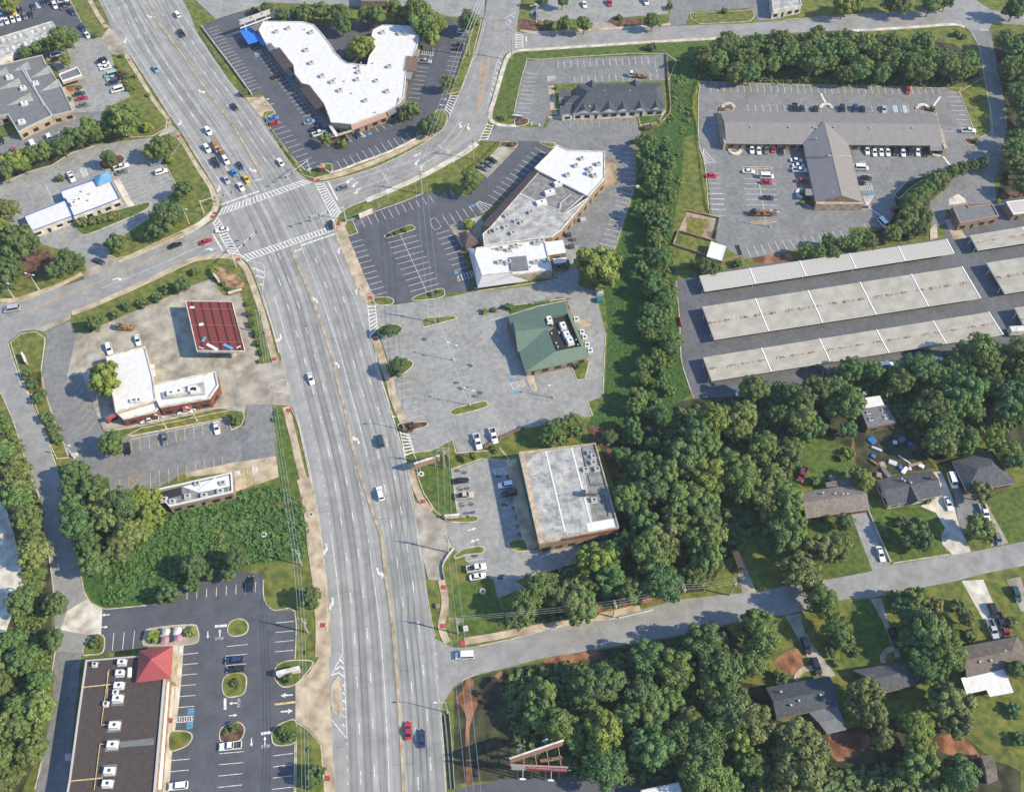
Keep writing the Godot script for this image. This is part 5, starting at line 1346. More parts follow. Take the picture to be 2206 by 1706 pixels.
func carport(label: String, a: Array, bays: int, skin := "carport") -> void:
	var p := gg(a, 3.0)   # NW NE SE SW
	var c := middle(p)
	var o := thing("carport", label, "carport", v3(c, 0), "long metal carports of the storage yard")
	for b in bays:
		var k0 := float(b) / bays
		var k1 := float(b + 1) / bays
		var n0 := p[0].lerp(p[1], k0)
		var n1 := p[0].lerp(p[1], k1)
		var s0 := p[3].lerp(p[2], k0)
		var s1 := p[3].lerp(p[2], k1)
		var ribs := int(n0.distance_to(n1) / 0.62)
		var st := tool()
		for r in ribs:
			for q in [[0.0, 0.55, 0.0, 0.0], [0.55, 0.68, 0.0, 0.06], [0.68, 0.87, 0.06, 0.06], [0.87, 1.0, 0.06, 0.0]]:
				var t0: float = lerpf(0.006, 0.994, (r + q[0]) / ribs)
				var t1: float = lerpf(0.006, 0.994, (r + q[1]) / ribs)
				quad_uv(st, v3(n0.lerp(n1, t0), 3.25 + q[2]), v3(n0.lerp(n1, t1), 3.25 + q[3]), v3(s0.lerp(s1, t1), 3.0 + q[3]), v3(s0.lerp(s1, t0), 3.0 + q[2]), Rect2(t0 * 0.6 + b * 0.6 + p[0].y * 0.031, 0, (t1 - t0) * 0.6, 1))
		part(o, "roof_panel", done(st), M[skin])
		st = tool()
		var run := v3(s1, 3.1) - v3(n1, 3.35)
		var across := run.cross(Vector3.UP).normalized()
		box_to(st, (v3(s1, 3.1) + v3(n1, 3.35)) * 0.5, Vector3(0.42, 0.12, run.length() + 0.3), Basis(across, run.normalized().cross(across), run.normalized()))
		part(o, "gutter", done(st), M.carport_trim)
		for e in [n0.lerp(s0, 0.2), n0.lerp(s0, 0.8)]:
			part(o, "post", box_mesh(v3(e, 1.5), Vector3(0.2, 3.0, 0.2)), M.carport_trim)
	var st := tool()
	for i in 4:
		var u := v3(p[i], 3.25 if i < 2 else 3.0)
		var v := v3(p[(i + 1) % 4], 3.25 if (i + 1) % 4 < 2 else 3.0)
		quad_out(st, u + Vector3(0, 0.08, 0), v + Vector3(0, 0.08, 0), v - Vector3(0, 0.35, 0), u - Vector3(0, 0.35, 0), v3(c, 3.0))
	part(o, "fascia", done(st), M.carport_trim)

func build_buildings() -> void:
	# V shaped plaza
	var out := ["b1", 205, 240, 245, 168, 555, 172, 640, 195, 700, 260, 770, 350, 805, 410, 865, 470, 905, 497, 1055, 512, 1075, 440, 1125, 370, 1088, 300, 1105, 235, 1180, 198, 1390, 205, 1450, 240, 1470, 310, 1440, 385, 1418, 440, 1370, 442, 1350, 548, 1368, 562, 1360, 625, 1345, 765, 1290, 830, 1215, 872, 935, 978, 775, 962, 722, 820, 605, 670, 545, 655, 488, 580, 480, 515, 370, 375, 335, 378, 300, 340, 262, 345]
	var o := house_node("shopping_plaza", "V shaped plaza with a bright white flat roof and brown mansards", "shop building", out, 5.2)
	block(o, out, 5.2, "white_roof", "tan_wall", 0.3, "white_wall")
	canopy_quad(o, "mansard", ["b1", 292, 402, 3.6, 370, 375, 5.7, 480, 515, 5.7, 405, 553, 3.6], "brown_mansard")
	canopy_quad(o, "mansard", ["b1", 525, 692, 3.6, 605, 670, 5.7, 722, 818, 5.7, 655, 858, 3.6], "brown_mansard")
	canopy_quad(o, "mansard", ["b1", 1370, 440, 5.7, 1458, 445, 3.6, 1447, 557, 3.6, 1350, 548, 5.7], "brown_mansard")
	canopy_quad(o, "mansard", ["b1", 930, 982, 5.3, 1210, 878, 5.3, 1225, 912, 3.6, 940, 1022, 3.6], "rose_metal")
	canopy_quad(o, "mansard", ["b1", 262, 355, 3.6, 300, 340, 5.5, 335, 378, 5.5, 290, 400, 3.6], "grey_metal")
	canopy_quad(o, "mansard", ["b1", 405, 555, 3.6, 440, 535, 5.5, 488, 580, 5.5, 455, 598, 3.6], "dim_roof")
	canopy_quad(o, "mansard", ["b1", 1370, 562, 5.5, 1415, 562, 3.6, 1400, 622, 3.6, 1360, 612, 5.5], "dim_roof")
	canopy_quad(o, "mansard", ["b1", 1430, 385, 5.5, 1478, 388, 3.6, 1465, 440, 3.6, 1420, 435, 5.5], "dim_roof")
	canopy_quad(o, "mansard", ["b1", 1300, 765, 5.5, 1352, 765, 4.0, 1335, 858, 4.0, 1225, 910, 4.0, 1215, 880, 5.5, 1290, 830, 5.5], "dim_roof")
	canopy_quad(o, "mansard", ["b1", 770, 965, 5.3, 925, 978, 5.3, 938, 1012, 3.6, 830, 1000, 3.6], "dim_roof")
	canopy_quad(o, "entrance_beam", ["b1", 755, 985, 3.6, 775, 975, 3.6, 835, 1060, 3.6, 810, 1070, 3.6], "white_wall")
	canopy_quad(o, "entrance_beam", ["b1", 820, 1050, 3.6, 935, 1015, 3.6, 942, 1028, 3.6, 826, 1066, 3.6], "cream_wall")
	canopy_quad(o, "awning", ["b1", 55, 240, 3.2, 135, 208, 3.6, 245, 310, 3.6, 125, 345, 3.2], "blue_cloth")
	canopy_quad(o, "awning", ["b1", 205, 322, 3.2, 242, 310, 4.2, 268, 348, 4.2, 235, 358, 3.2], "blue_cloth")
	canopy_quad(o, "mansard", ["b1", 135, 208, 5.0, 235, 170, 5.5, 215, 215, 5.5, 180, 243, 5.0], "dim_roof")
	canopy_quad(o, "rear_shed", ["b1", 800, 410, 3.4, 850, 395, 3.4, 890, 430, 3.4, 840, 455, 3.4], "brown_mansard", 3.0)
	units(o, "b1", 5.2, [345, 255, 440, 228, 620, 260, 580, 400, 620, 500, 705, 602, 785, 648, 845, 715, 980, 630, 990, 572, 985, 535, 1130, 640, 1045, 795, 1215, 722, 1232, 527, 1180, 260, 1315, 270], Vector3(1.7, 0.9, 1.3), 0.4, "grey_metal")
	vents(o, "b1", 5.2, [570, 235, 810, 620, 940, 735, 1105, 500, 1125, 885, 880, 640, 1010, 500])

	# middle strip mall
	out = ["c1", 730, 1140, 825, 1180, 1105, 1190, 1105, 1400, 975, 1545, 585, 1345, 550, 1320]
	o = house_node("strip_mall", "middle strip mall with white, grey and ribbed roof sections in a row", "shop building", ["c1", 730, 1140, 1105, 1190, "c2", 690, 400, 130, 310], 5.0)
	block(o, out, 5.0, "white_roof", "tan_wall", 0.35, "white_wall")
	block(o, ["c1", 585, 1348, 975, 1548, 930, 1545, "c2", 775, 228, 430, 65], 4.4, "grey_roof", "tan_wall", 0.5, "grey_metal", false)
	block(o, ["c2", 430, 62, 775, 230, 970, 92, 975, 100, 760, 350, 690, 400, 155, 472, 145, 380, 190, 340], 4.8, "pale_roof", "tan_wall", 0.25, "white_wall")
	canopy_quad(o, "mansard", ["c1", 545, 1320, 3.4, 585, 1342, 5.4, "c2", 195, 330, 5.4, 130, 312, 3.4], "brown_mansard")
	canopy_quad(o, "mansard", ["c2", 128, 312, 3.4, 190, 340, 5.2, 195, 372, 5.2, 140, 385, 3.4], "brown_mansard")
	hip_tower(o, ["b2", 1768, 372, 1835, 352, 1965, 455, 1832, 482], 3.0, 1.8, "brown_mansard", "tan_wall")
	units(o, "c1", 5.0, [920, 1250, 875, 1305, 810, 1378, 1050, 1292, 985, 1330, 975, 1365, 1020, 1383], Vector3(1.6, 0.9, 1.3), 0.4, "grey_metal")
	units(o, "c2", 4.4, [740, -5, 670, 65, 605, 145], Vector3(3.6, 1.3, 1.7), 0.35)
	units(o, "c2", 4.8, [520, 215, 405, 283, 450, 295, 380, 378, 325, 330, 250, 355, 335, 243], Vector3(1.5, 0.8, 1.2), 0.3, "grey_metal")
	part(o, "roof_pipe", tube_mesh(at("c2", 625, 150, 5.1), at("c2", 750, 190, 5.1), 0.14, 0.14), M.pale_metal)
	part(o, "roof_pipe", tube_mesh(at("c2", 750, 190, 5.1), at("c2", 760, 130, 5.1), 0.14, 0.14), M.pale_metal)
	part(o, "roof_pipe", tube_mesh(at("c2", 760, 130, 5.1), at("c2", 840, 65, 5.1), 0.1, 0.1), M.pale_metal)
	# diner under the white roof
	out = ["c2", 95, 490, 630, 425, 690, 660, 380, 703, 372, 680, 140, 708, 82, 548]
	o = house_node("diner", "white flat roofed diner with grey metal skirt and rooftop ducts", "restaurant", out, 4.2)
	block(o, out, 4.2, "white_roof", "cream_wall", 0.4, "white_wall", false)
	block(o, ["c2", 635, 440, 775, 425, 800, 525, 665, 545], 3.6, "white_roof", "tan_wall", 0.0)
	block(o, ["c2", 695, 572, 800, 560, 803, 600, 705, 612], 3.0, "white_roof", "tan_wall", 0.0)
	canopy_quad(o, "skirt_roof", ["c2", 30, 490, 3.0, 95, 492, 4.5, 82, 548, 4.5, 140, 708, 4.5, 105, 800, 3.0], "grey_metal")
	canopy_quad(o, "skirt_roof", ["c2", 140, 708, 4.5, 372, 682, 4.5, 378, 705, 4.5, 500, 745, 3.0, 105, 800, 3.0], "grey_metal")
	units(o, "c2", 4.2, [285, 500, 350, 510, 400, 480, 280, 605, 345, 605, 565, 455, 605, 440, 560, 605, 640, 590], Vector3(1.8, 0.9, 1.2), 0.1, "grey_metal")
	part(o, "skylight", box_mesh(at("c2", 428, 612, 4.5), Vector3(6.0, 0.6, 6.4), Basis(Vector3.UP, 0.12)), M.dim_roof)
	vents(o, "c2", 4.2, [235, 500, 590, 595, 520, 640, 330, 625, 450, 470])

	# green roofed restaurant
	out = ["c2", 345, 1025, 575, 950, 790, 905, 985, 1345, 790, 1395, 480, 1460]
	o = house_node("restaurant", "restaurant with a dark green hipped metal roof and open roof well", "restaurant", out, 3.6)
	var p := gg(out, 3.6)
	var inner := Geometry2D.offset_polygon(p, -0.6)
	var st := tool()
	sides(st, inner[0], 0.0, 3.6)
	var w := part(o, "wall", done(st), M.tan_wall)
	glaze(w, inner[0], 0.0, 3.6)
	var ring := g3(["c2", 622, 1040, 6.4, 812, 1000, 6.4, 918, 1258, 6.4, 718, 1298, 6.4])
	var e := g3(["c2", 345, 1025, 3.6, 575, 950, 3.6, 790, 905, 3.6, 985, 1345, 3.6, 480, 1460, 3.6])
	for f in [[e[0], e[1], ring[0]], [e[1], e[2], ring[1], ring[0]], [e[2], e[3], ring[2], ring[1]], [e[3], e[4], ring[3], ring[2]], [e[4], e[0], ring[0], ring[3]]]:
		part(o, "roof", face_mesh([PackedVector3Array(f)]), M.green_metal)
	cross_gable(o, "c2", 400, 1180, 3.7, Vector2(-1, 0.12), 13.0, 13.0, 2.7, "green_metal", "green_metal")
	canopy_quad(o, "porch_roof", ["c2", 455, 1388, 3.4, 640, 1370, 4.4, 795, 1355, 4.4, 795, 1398, 3.2, 480, 1462, 3.2], "green_metal")
	st = tool()
	for i in 4:
		quad_out(st, ring[i], ring[(i + 1) % 4], ring[(i + 1) % 4] - Vector3(0, 1.4, 0), ring[i] - Vector3(0, 1.4, 0), ring[0] + (ring[0] - ring[2]) * 3.0)
	part(o, "well_wall", done(st), M.green_metal)
	part(o, "well_roof", face_mesh([PackedVector3Array([ring[0] - Vector3(0, 1.1, 0), ring[1] - Vector3(0, 1.1, 0), ring[2] - Vector3(0, 1.1, 0), ring[3] - Vector3(0, 1.1, 0)])]), M.black_roof)
	units(o, "c2", 5.3, [668, 1060, 775, 1108, 805, 1180, 830, 1225], Vector3(1.7, 1.0, 2.5), 0.3)
	vents(o, "c2", 5.3, [655, 1090, 745, 1160, 685, 1165, 720, 1240, 735, 1270, 880, 1215, 893, 1255, 690, 1095])
	canopy_quad(o, "awning", ["c2", 325, 1075, 2.6, 350, 1068, 3.2, 470, 1350, 3.2, 440, 1365, 2.6], "brown_mansard")
	for q in [[860, 1040], [905, 1140], [925, 1180], [945, 1240], [968, 1285]]:
		var cr := at("c2", q[0], q[1], 0.0)
		var cp := thing("air_conditioner", "white condenser behind the green roofed restaurant", "air conditioner", cr + Vector3(0.8, 0.03, 1.2), "condensers behind the green roofed restaurant")
		part(cp, "casing", box_mesh(Vector3(0, 0.6, 0), Vector3(1.5, 1.2, 2.0)), M.pale_metal, false)
		part(cp, "fan_grille", tube_mesh(Vector3(0, 1.2, 0), Vector3(0, 1.26, 0), 0.5, 0.5, 10), M.dark_metal, false)

	# big flat store
	out = ["c3", 432, 637, 1030, 567, 1215, 1230, 590, 1345]
	o = house_node("store", "big square store with a stained pale flat roof and red trim", "shop building", out, 6.4)
	p = block(o, out, 6.4, "pale_roof", "tan_wall", 0.5, "cream_wall")
	part(o, "red_band", ribbon_mesh(PackedVector2Array([p[3].lerp(p[2], 0.28), p[2]]), 0.5, 6.3, 5.4), M.brick_wall)
	for k in [0.34, 0.68]:
		part(o, "roof_seam", box_mesh(v3(p[0].lerp(p[1], k).lerp(p[3].lerp(p[2], k), 0.48), 6.45), Vector3(0.45, 0.1, p[0].distance_to(p[3]) * 0.9), Basis(Vector3.UP, atan2(p[3].x - p[0].x, p[3].y - p[0].y))), M.pale_metal)
	part(o, "roof_section", sheet_mesh(gg(["c3", 915, 590, 1022, 578, 1182, 1145, 1010, 1178], 6.42), 6.42), M.grey_roof)
	for q in [[620, 820, 90, 40], [820, 1000, 110, 90], [700, 1080, 70, 60], [840, 700, 60, 40], [740, 1180, 80, 40]]:
		var blot := PackedVector2Array()
		for i in 14:
			var v := at("c3", q[0] + cos(i * TAU / 14) * q[2] * (0.8 + 0.2 * sin(i * 2.3 + q[0])), q[1] + sin(i * TAU / 14) * q[3] * (0.8 + 0.2 * sin(i * 2.3 + q[0])), 6.415)
			blot.append(Vector2(v.x, v.z))
		part(o, "roof_stain", sheet_mesh(blot, 6.415), M.stain_roof)
	part(o, "roof_patch", sheet_mesh(gg(["c3", 958, 1192, 1190, 1150, 1205, 1222, 975, 1262], 6.43), 6.43), M.pale_metal)
	canopy_quad(o, "front_parapet", ["c3", 428, 640, 7.4, 468, 650, 7.2, 620, 1340, 7.2, 585, 1348, 7.4], "cream_wall", 1.0)
	canopy_quad(o, "corner_parapet", ["c3", 590, 1325, 7.4, 755, 1300, 7.4, 758, 1322, 7.4, 590, 1350, 7.4], "cream_wall", 1.0)
	canopy_quad(o, "corner_parapet", ["c3", 432, 636, 7.4, 595, 608, 7.4, 598, 628, 7.4, 440, 655, 7.4], "cream_wall", 1.0)
	for k in 6:
		var a := at("c3", 425 + k * 26, 740 + k * 108, 0.0)
		part(o, "awning", box_mesh(Vector3(a.x + 0.4, 3.4, a.z + 1.0), Vector3(1.5, 0.9, 4.2), Basis(Vector3.UP, 0.2)), M.teal_trim)
	units(o, "c3", 6.4, [980, 645, 1010, 672, 1010, 722, 1040, 770, 950, 775, 1015, 1015], Vector3(1.3, 0.7, 1.1), 0.2, "grey_metal")
	part(o, "roof_pipe", tube_mesh(at("c3", 930, 968, 6.8), at("c3", 1035, 965, 6.8), 0.32, 0.32, 8), M.dark_metal)
	units(o, "c3", 6.4, [932, 968], Vector3(1.6, 1.6, 1.6), 0.0, "dark_metal")
	for q in [[970, 815, 990, 895], [990, 895, 1120, 880], [1090, 960, 1130, 1140], [920, 600, 955, 760]]:
		part(o, "roof_pipe", tube_mesh(at("c3", q[0], q[1], 6.5), at("c3", q[2], q[3], 6.5), 0.12, 0.12, 4), M.dark_metal)

	# clinic
	out = ["c1", 885, 662, 1555, 648, 1578, 852, 850, 890]
	o = house_node("clinic", "long clinic with slate shingle roof and rows of pointed gables", "clinic", out, 3.6)
	gable(o, out, 3.6, 3.2, "slate_shingle", "white_wall", 5.0, 4.0)
	for dg in [[940, 888, 6.0, 7.0, 1.7], [1030, 885, 4.4, 6.0, 1.5], [1140, 882, 7.0, 7.5, 1.9], [1250, 876, 5.6, 7.0, 1.7], [1385, 868, 5.6, 7.0, 1.7], [1510, 862, 4.6, 6.0, 1.5]]:
		cross_gable(o, "c1", dg[0], dg[1], 3.65, Vector2(0.03, 1), dg[2], dg[3], dg[4], "slate_shingle", "white_wall")
	for g in [[1000, 655], [1340, 650]]:
		cross_gable(o, "c1", g[0], g[1], 3.65, Vector2(0, -1), 5.0, 7.0, 1.8, "slate_shingle", "white_wall")
	gable(o, ["c1", 785, 755, 900, 745, 905, 812, 790, 815], 3.2, 1.8, "slate_shingle", "white_wall", 3.0, 0.0)
	block(o, ["c1", 745, 705, 835, 690, 840, 760, 745, 765], 3.0, "dark_shingle", "white_wall", 0.0)
	block(o, ["c1", 752, 830, 850, 820, 855, 892, 770, 900], 3.0, "dark_shingle", "white_wall", 0.0)
	vents(o, "c1", 6.2, [985, 840, 1300, 720, 1100, 720])

	# motel
	out = ["c1", 2005, 872, "d1", 1505, 890, 1568, 1138, "c1", 2058, 1122]
	o = house_node("motel", "T shaped motel with a long taupe ribbed roof", "motel", out, 3.4)
	gable(o, out, 3.4, 2.6, "taupe_metal", "tan_wall", 0.0, 0.0, 0.5)
	gable(o, ["d1", 475, 1117, 575, 1582, 945, 1585, 830, 1120], 3.5, 3.2, "taupe_metal", "tan_wall", 0.0, 0.0, 0.5)
	var hp := g3(["d1", 475, 1117, 3.5, 830, 1120, 3.5])
	var stem := gg(["d1", 475, 1117, 575, 1582, 945, 1585, 830, 1120], 3.5)
	var apex := (stem[0] + stem[3]) * 0.5
	var tail := apex + (apex - (stem[1] + stem[2]) * 0.5).normalized() * 9.0
	part(o, "valley_roof", face_mesh([PackedVector3Array([hp[0], v3(apex, 6.7), v3(tail, 6.7)]), PackedVector3Array([hp[1], v3(apex, 6.7), v3(tail, 6.7)])]), M.taupe_metal)
	part(o, "roof_step", tube_mesh(at("d1", 490, 1222, 4.0), at("d1", 668, 1218, 6.9), 0.25, 0.25, 4), M.cream_wall)
	part(o, "roof_step", tube_mesh(at("d1", 668, 1218, 6.9), at("d1", 850, 1226, 4.0), 0.25, 0.25, 4), M.cream_wall)
	canopy_quad(o, "gable_parapet", ["d1", 1493, 890, 3.6, 1515, 890, 3.6, 1612, 1165, 3.6, 1585, 1165, 3.6], "cream_wall", 3.4)
	canopy_quad(o, "gable_parapet", ["c1", 1998, 875, 3.6, 2012, 875, 3.6, 2060, 1118, 3.6, 2042, 1120, 3.6], "cream_wall", 3.4)
	canopy_quad(o, "gable_parapet", ["d1", 578, 1580, 3.6, 950, 1580, 3.6, 952, 1598, 3.2, 580, 1600, 3.2], "cream_wall", 3.0)
	for q in [["d1", 640, 880, 690, 900], ["d1", 1390, 870, 1440, 895], ["d1", 495, 1480, 570, 1530], ["c1", 2050, 850, 2090, 880], ["d1", 1475, 1130, 1580, 1180]]:
		canopy_quad(o, "porch_roof", [q[0], q[1], q[2], 3.2, q[3], q[2], 3.2, q[3], q[4], 3.2, q[1], q[4], 3.2], "taupe_metal", 0.3)
	vents(o, "d1", 5.2, [65, 1000, 365, 1003, 555, 1003, 580, 1012, 720, 1005, 1000, 1008, 1332, 1010, 575, 1092, 680, 1280, 705, 1393, 712, 1520, 708, 1438])
	for q in [["d1", 655, 855, 44], ["d1", 1412, 860, 44], ["d1", 470, 1518, 42], ["c1", 2072, 850, 44], ["c1", 2125, 1175, 44], ["d1", 1520, 1188, 44]]:
		var pts := PackedVector2Array()
		var flip := 1.0 if q[2] > 1100 and q[1] != 470.0 else -1.0
		for k in 13:
			var an := PI * k / 12.0
			var dx: float = cos(an) * q[3]
			var dy: float = sin(an) * q[3] * 0.8 * flip
			if q[1] == 470:
				dx = -sin(an) * q[3]
				dy = cos(an) * q[3] * 0.8
			var v := at(q[0], q[1] + dx, q[2] + dy)
			pts.append(Vector2(v.x, v.z))
		ground("garden_wall", ribbon_mesh(pts, 1.3, 0.5, 0.0), M.pale_concrete, "pale horseshoe shaped planter wall at the motel")

	# filling station
	out = ["a2", 1450, 903, 1818, 908, 1922, 1300, 1540, 1295]
	o = house_node("fuel_canopy", "filling station canopy with a maroon ribbed deck and white rim", "fuel canopy", out, 5.6)
	p = gg(out, 5.6)
	part(o, "deck", slab_mesh(p, 4.9, 5.4), M.maroon_deck)
	part(o, "rim", ribbon_mesh(Geometry2D.offset_polygon(p, -0.1)[0], 0.25, 5.75, 4.7, true), M.white_wall)
	for k in 5:
		var f := (k + 0.72) / 5.3
		part(o, "deck_rib", box_mesh(v3((p[0].lerp(p[1], f) + p[3].lerp(p[2], f)) * 0.5, 5.5), Vector3(0.3, 0.22, p[0].distance_to(p[3]) * 0.97), Basis(Vector3.UP, atan2(p[3].x - p[0].x, p[3].y - p[0].y))), M.black_roof)
	for k in 3:
		var f := 0.16 + k * 0.33
		part(o, "conduit", tube_mesh(v3(p[0].lerp(p[3], f), 5.65), v3(p[1].lerp(p[2], f), 5.65), 0.07, 0.07, 4), M.rose_metal)
	for q in [[0.22, 0.25], [0.78, 0.25], [0.22, 0.75], [0.78, 0.75]]:
		var c := p[0].lerp(p[1], q[0]).lerp(p[3].lerp(p[2], q[0]), q[1])
		part(o, "column", box_mesh(v3(c, 2.45), Vector3(0.5, 4.9, 0.5)), M.white_wall)
		var pump := thing("fuel_pump", "fuel pump on its kerb under the maroon canopy", "fuel pump", v3(c + Vector2(0, 1.6), 0.07), "fuel pumps under the canopy")
		part(pump, "body", box_mesh(Vector3(0, 0.95, 0), Vector3(0.6, 1.9, 0.9)), M.white_wall, false)
		part(pump, "island_base", box_mesh(Vector3(0, 0.08, 0), Vector3(1.2, 0.16, 3.0)), M.kerb, false)
	for q in [[1595, 1205, 2.0, 0.8, "blue_metal", 1.3], [1660, 1265, 4.4, 1.0, "pale_metal", -0.55], [1785, 1262, 3.6, 1.0, "blue_metal", -0.5], [1575, 1088, 1.4, 1.0, "pale_metal", 0.2], [1503, 955, 1.4, 0.8, "pale_metal", 0.0], [1575, 1272, 1.8, 0.3, "pale_metal", -0.4], [1868, 1265, 1.4, 0.3, "pale_metal", 0.6]]:
		part(o, "sign_panel", box_mesh(at("a2", q[0], q[1], 5.65), Vector3(q[2], 0.3, q[3]), Basis(Vector3.UP, q[5])), M[q[4]])
	out = ["a2", 830, 1345, 1135, 1262, 1198, 1500, "a3", 1222, 225, 905, 322, 880, 192]
	o = house_node("convenience_store", "white flat roofed filling station shop with a low wing", "shop building", out, 5.0)
	block(o, out, 5.0, "white_roof", "cream_wall", 0.35, "white_wall")
	block(o, ["a3", 1205, 105, 1690, 8, 1712, 112, 1640, 215, 1250, 285, 1222, 225], 4.6, "white_roof", "brick_wall", 0.5, "white_wall")
	block(o, ["a3", 905, 322, 1222, 228, 1240, 290, 1215, 320, 962, 378], 3.8, "white_roof", "brick_wall", 0.35, "white_wall")
	canopy_quad(o, "inner_roof_curb", ["a3", 1262, 165, 5.1, 1595, 82, 5.1, 1605, 175, 5.1, 1275, 215, 5.1], "pale_roof", 0.4)
	units(o, "a3", 4.9, [1340, 178, 1400, 165, 1510, 145, 1530, 160], Vector3(2.4, 0.9, 1.8), 0.2)
	units(o, "a3", 5.0, [1045, 235, 1085, 232], Vector3(1.8, 0.7, 1.2), 0.2)
	canopy_quad(o, "porch_roof", ["a2", 1165, 1402, 4.2, 1205, 1398, 4.2, 1215, 1490, 4.2, 1190, 1498, 4.2], "white_wall", 0.5)
	canopy_quad(o, "awning", ["a3", 1425, 275, 3.4, 1500, 262, 3.4, 1505, 290, 3.0, 1430, 305, 3.0], "red_metal")
	canopy_quad(o, "awning", ["a3", 832, 355, 3.6, 890, 325, 3.6, 905, 350, 3.4, 850, 378, 3.4], "red_metal")
	# little flat shop
	out = ["a3", 1205, 932, 1815, 795, 1825, 948, 1325, 1062]
	o = house_node("flat_shop", "low shop with a mottled black and white flat roof by the hollow", "shop building", out, 4.0)
	block(o, out, 4.0, "grey_roof", "tan_wall", 0.4, "pale_metal")
	part(o, "roof_patch", sheet_mesh(gg(["a3", 1240, 950, 1420, 905, 1425, 970, 1290, 1005], 4.05), 4.05), M.black_roof)
	part(o, "roof_patch", sheet_mesh(gg(["a3", 1430, 905, 1790, 815, 1800, 900, 1560, 950], 4.05), 4.05), M.pale_metal)
	units(o, "a3", 4.0, [1545, 885, 1745, 880, 1468, 985, 1598, 978, 1725, 945, 1285, 1010, 1350, 1028], Vector3(1.4, 0.7, 1.2), 0.2, "grey_metal")
	part(o, "roof_pipe", tube_mesh(at("a3", 1560, 930, 4.3), at("a3", 1690, 830, 4.3), 0.15, 0.15), M.pale_metal)

	# brown roofed plaza
	out = ["a4", 672, 630, 1310, 578, 1290, 800, 1215, 1640, 1190, 1900, 480, 1900, 540, 1580, 612, 1050]
	o = house_node("plaza_building", "long plaza building with dark brown flat roof and yellow gas pipes", "shop building", out, 6.0)
	block(o, out, 6.0, "brown_roof", "tan_wall", 0.5, "grey_metal")
	canopy_quad(o, "front_canopy", ["a4", 1290, 790, 4.0, 1325, 795, 3.8, 1262, 1640, 3.8, 1222, 1640, 4.0], "pale_metal")
	hip_tower(o, ["a4", 1090, 550, 1355, 515, 1338, 770, 1062, 802], 7.4, 3.6, "red_metal", "cream_wall")
	units(o, "a4", 6.0, [958, 650, 945, 735, 935, 832, 925, 935, 900, 1143, 885, 1295, 860, 1500, 845, 1600], Vector3(2.0, 1.2, 1.4), 0.05)
	units(o, "a4", 6.0, [743, 665, 830, 975, 905, 885], Vector3(1.0, 0.9, 1.0), 0.05)
	part(o, "rooftop_tank", tube_mesh(at("a4", 1013, 690, 6.6), at("a4", 1010, 760, 6.6), 0.6, 0.6, 10), M.pale_metal)
	for q in [[640, 840, 970, 805], [545, 1575, 800, 1550]]:
		part(o, "gas_pipe", tube_mesh(at("a4", q[0], q[1], 6.3), at("a4", q[2], q[3], 6.3), 0.16, 0.16, 5), M.pale_yellow_paint)
	for q in [[850, 700, 790, 1135], [790, 1135, 860, 1130], [815, 1285, 780, 1285], [780, 1285, 735, 1640], [835, 920, 840, 720]]:
		part(o, "gas_pipe", tube_mesh(at("a4", q[0], q[1], 6.3), at("a4", q[2], q[3], 6.3), 0.09, 0.09, 5), M.pale_yellow_paint)
	part(o, "roof_patch", sheet_mesh(gg(["a4", 935, 1268, 1205, 1235, 1205, 1290, 940, 1312], 6.04), 6.04), M.dim_roof)
	for q in [[925, 940, 48], [898, 1148, 55], [880, 1298, 55], [858, 1495, 58]]:
		part(o, "roof_patch", sheet_mesh(gg(["a4", q[0] - q[2], q[1] - 45, q[0] + q[2], q[1] - 55, q[0] + q[2] - 8, q[1] + 42, q[0] - q[2] - 8, q[1] + 48], 6.03), 6.03), M.dim_roof)

	# bank
	out = ["a2", 470, 45, 720, -40, 870, -30, 940, 105, 575, 245, 515, 112, 490, 100]
	o = house_node("bank", "white flat roofed bank with blue edging and a blue pyramid entrance", "bank", out, 3.5)
	block(o, out, 3.5, "white_roof", "white_wall", 0.4, "blue_trim", true, 0.0, 0.16)
	block(o, ["a2", 185, 240, 515, 112, 575, 238, 240, 362], 3.1, "white_roof", "white_wall", 0.3, "blue_trim", true, 0.0, 0.16)
	hip_tower(o, ["a1", 725, 1388, 848, 1340, 876, 1418, 765, 1455], 4.4, 2.0, "blue_metal", "white_wall", 0.0)
	units(o, "a2", 3.5, [620, 125, 580, 150], Vector3(1.8, 1.2, 1.6), 0.3)
	vents(o, "a2", 3.5, [640, 50, 700, 70, 690, 120])

	# grey gabled mall and its neighbours
	out = ["a1", -260, 560, 0, 510, 330, 432, 350, 492, 400, 560, 490, 700, 570, 872, 395, 915, 215, 1000, 140, 1040, 60, 900, -260, 960]
	o = house_node("gabled_mall", "grey mall roof with pale triangular roof monitors", "shop building", out, 3.8)
	block(o, out, 3.8, "dim_roof", "cream_wall", 0.35, "grey_metal")
	for q in [[240, 610, 400, 548], [-30, 705, 160, 648], [45, 830, 250, 765], [305, 720, 470, 655], [90, 560, 230, 520], [-60, 600, 60, 560]]:
		var a := at("a1", q[0], q[1], 3.8)
		var b := at("a1", q[2], q[3], 3.8)
		var s := (b - a).normalized().cross(Vector3.UP) * 2.2
		part(o, "roof_monitor", face_mesh([PackedVector3Array([a, b + s, b + Vector3(0, 2.4, 0)]), PackedVector3Array([a, b - s, b + Vector3(0, 2.4, 0)])]), M.stain_roof)
		st = tool()
		tri(st, b + s, b + Vector3(0, 2.4, 0), b - s)
		part(o, "monitor_end", done(st), M.grey_metal)
	for q in [[170, 510, 340, 830], [150, 520, 400, 905]]:
		part(o, "roof_curb", tube_mesh(at("a1", q[0], q[1], 4.0), at("a1", q[2], q[3], 4.0), 0.4, 0.4, 4), M.grey_metal)
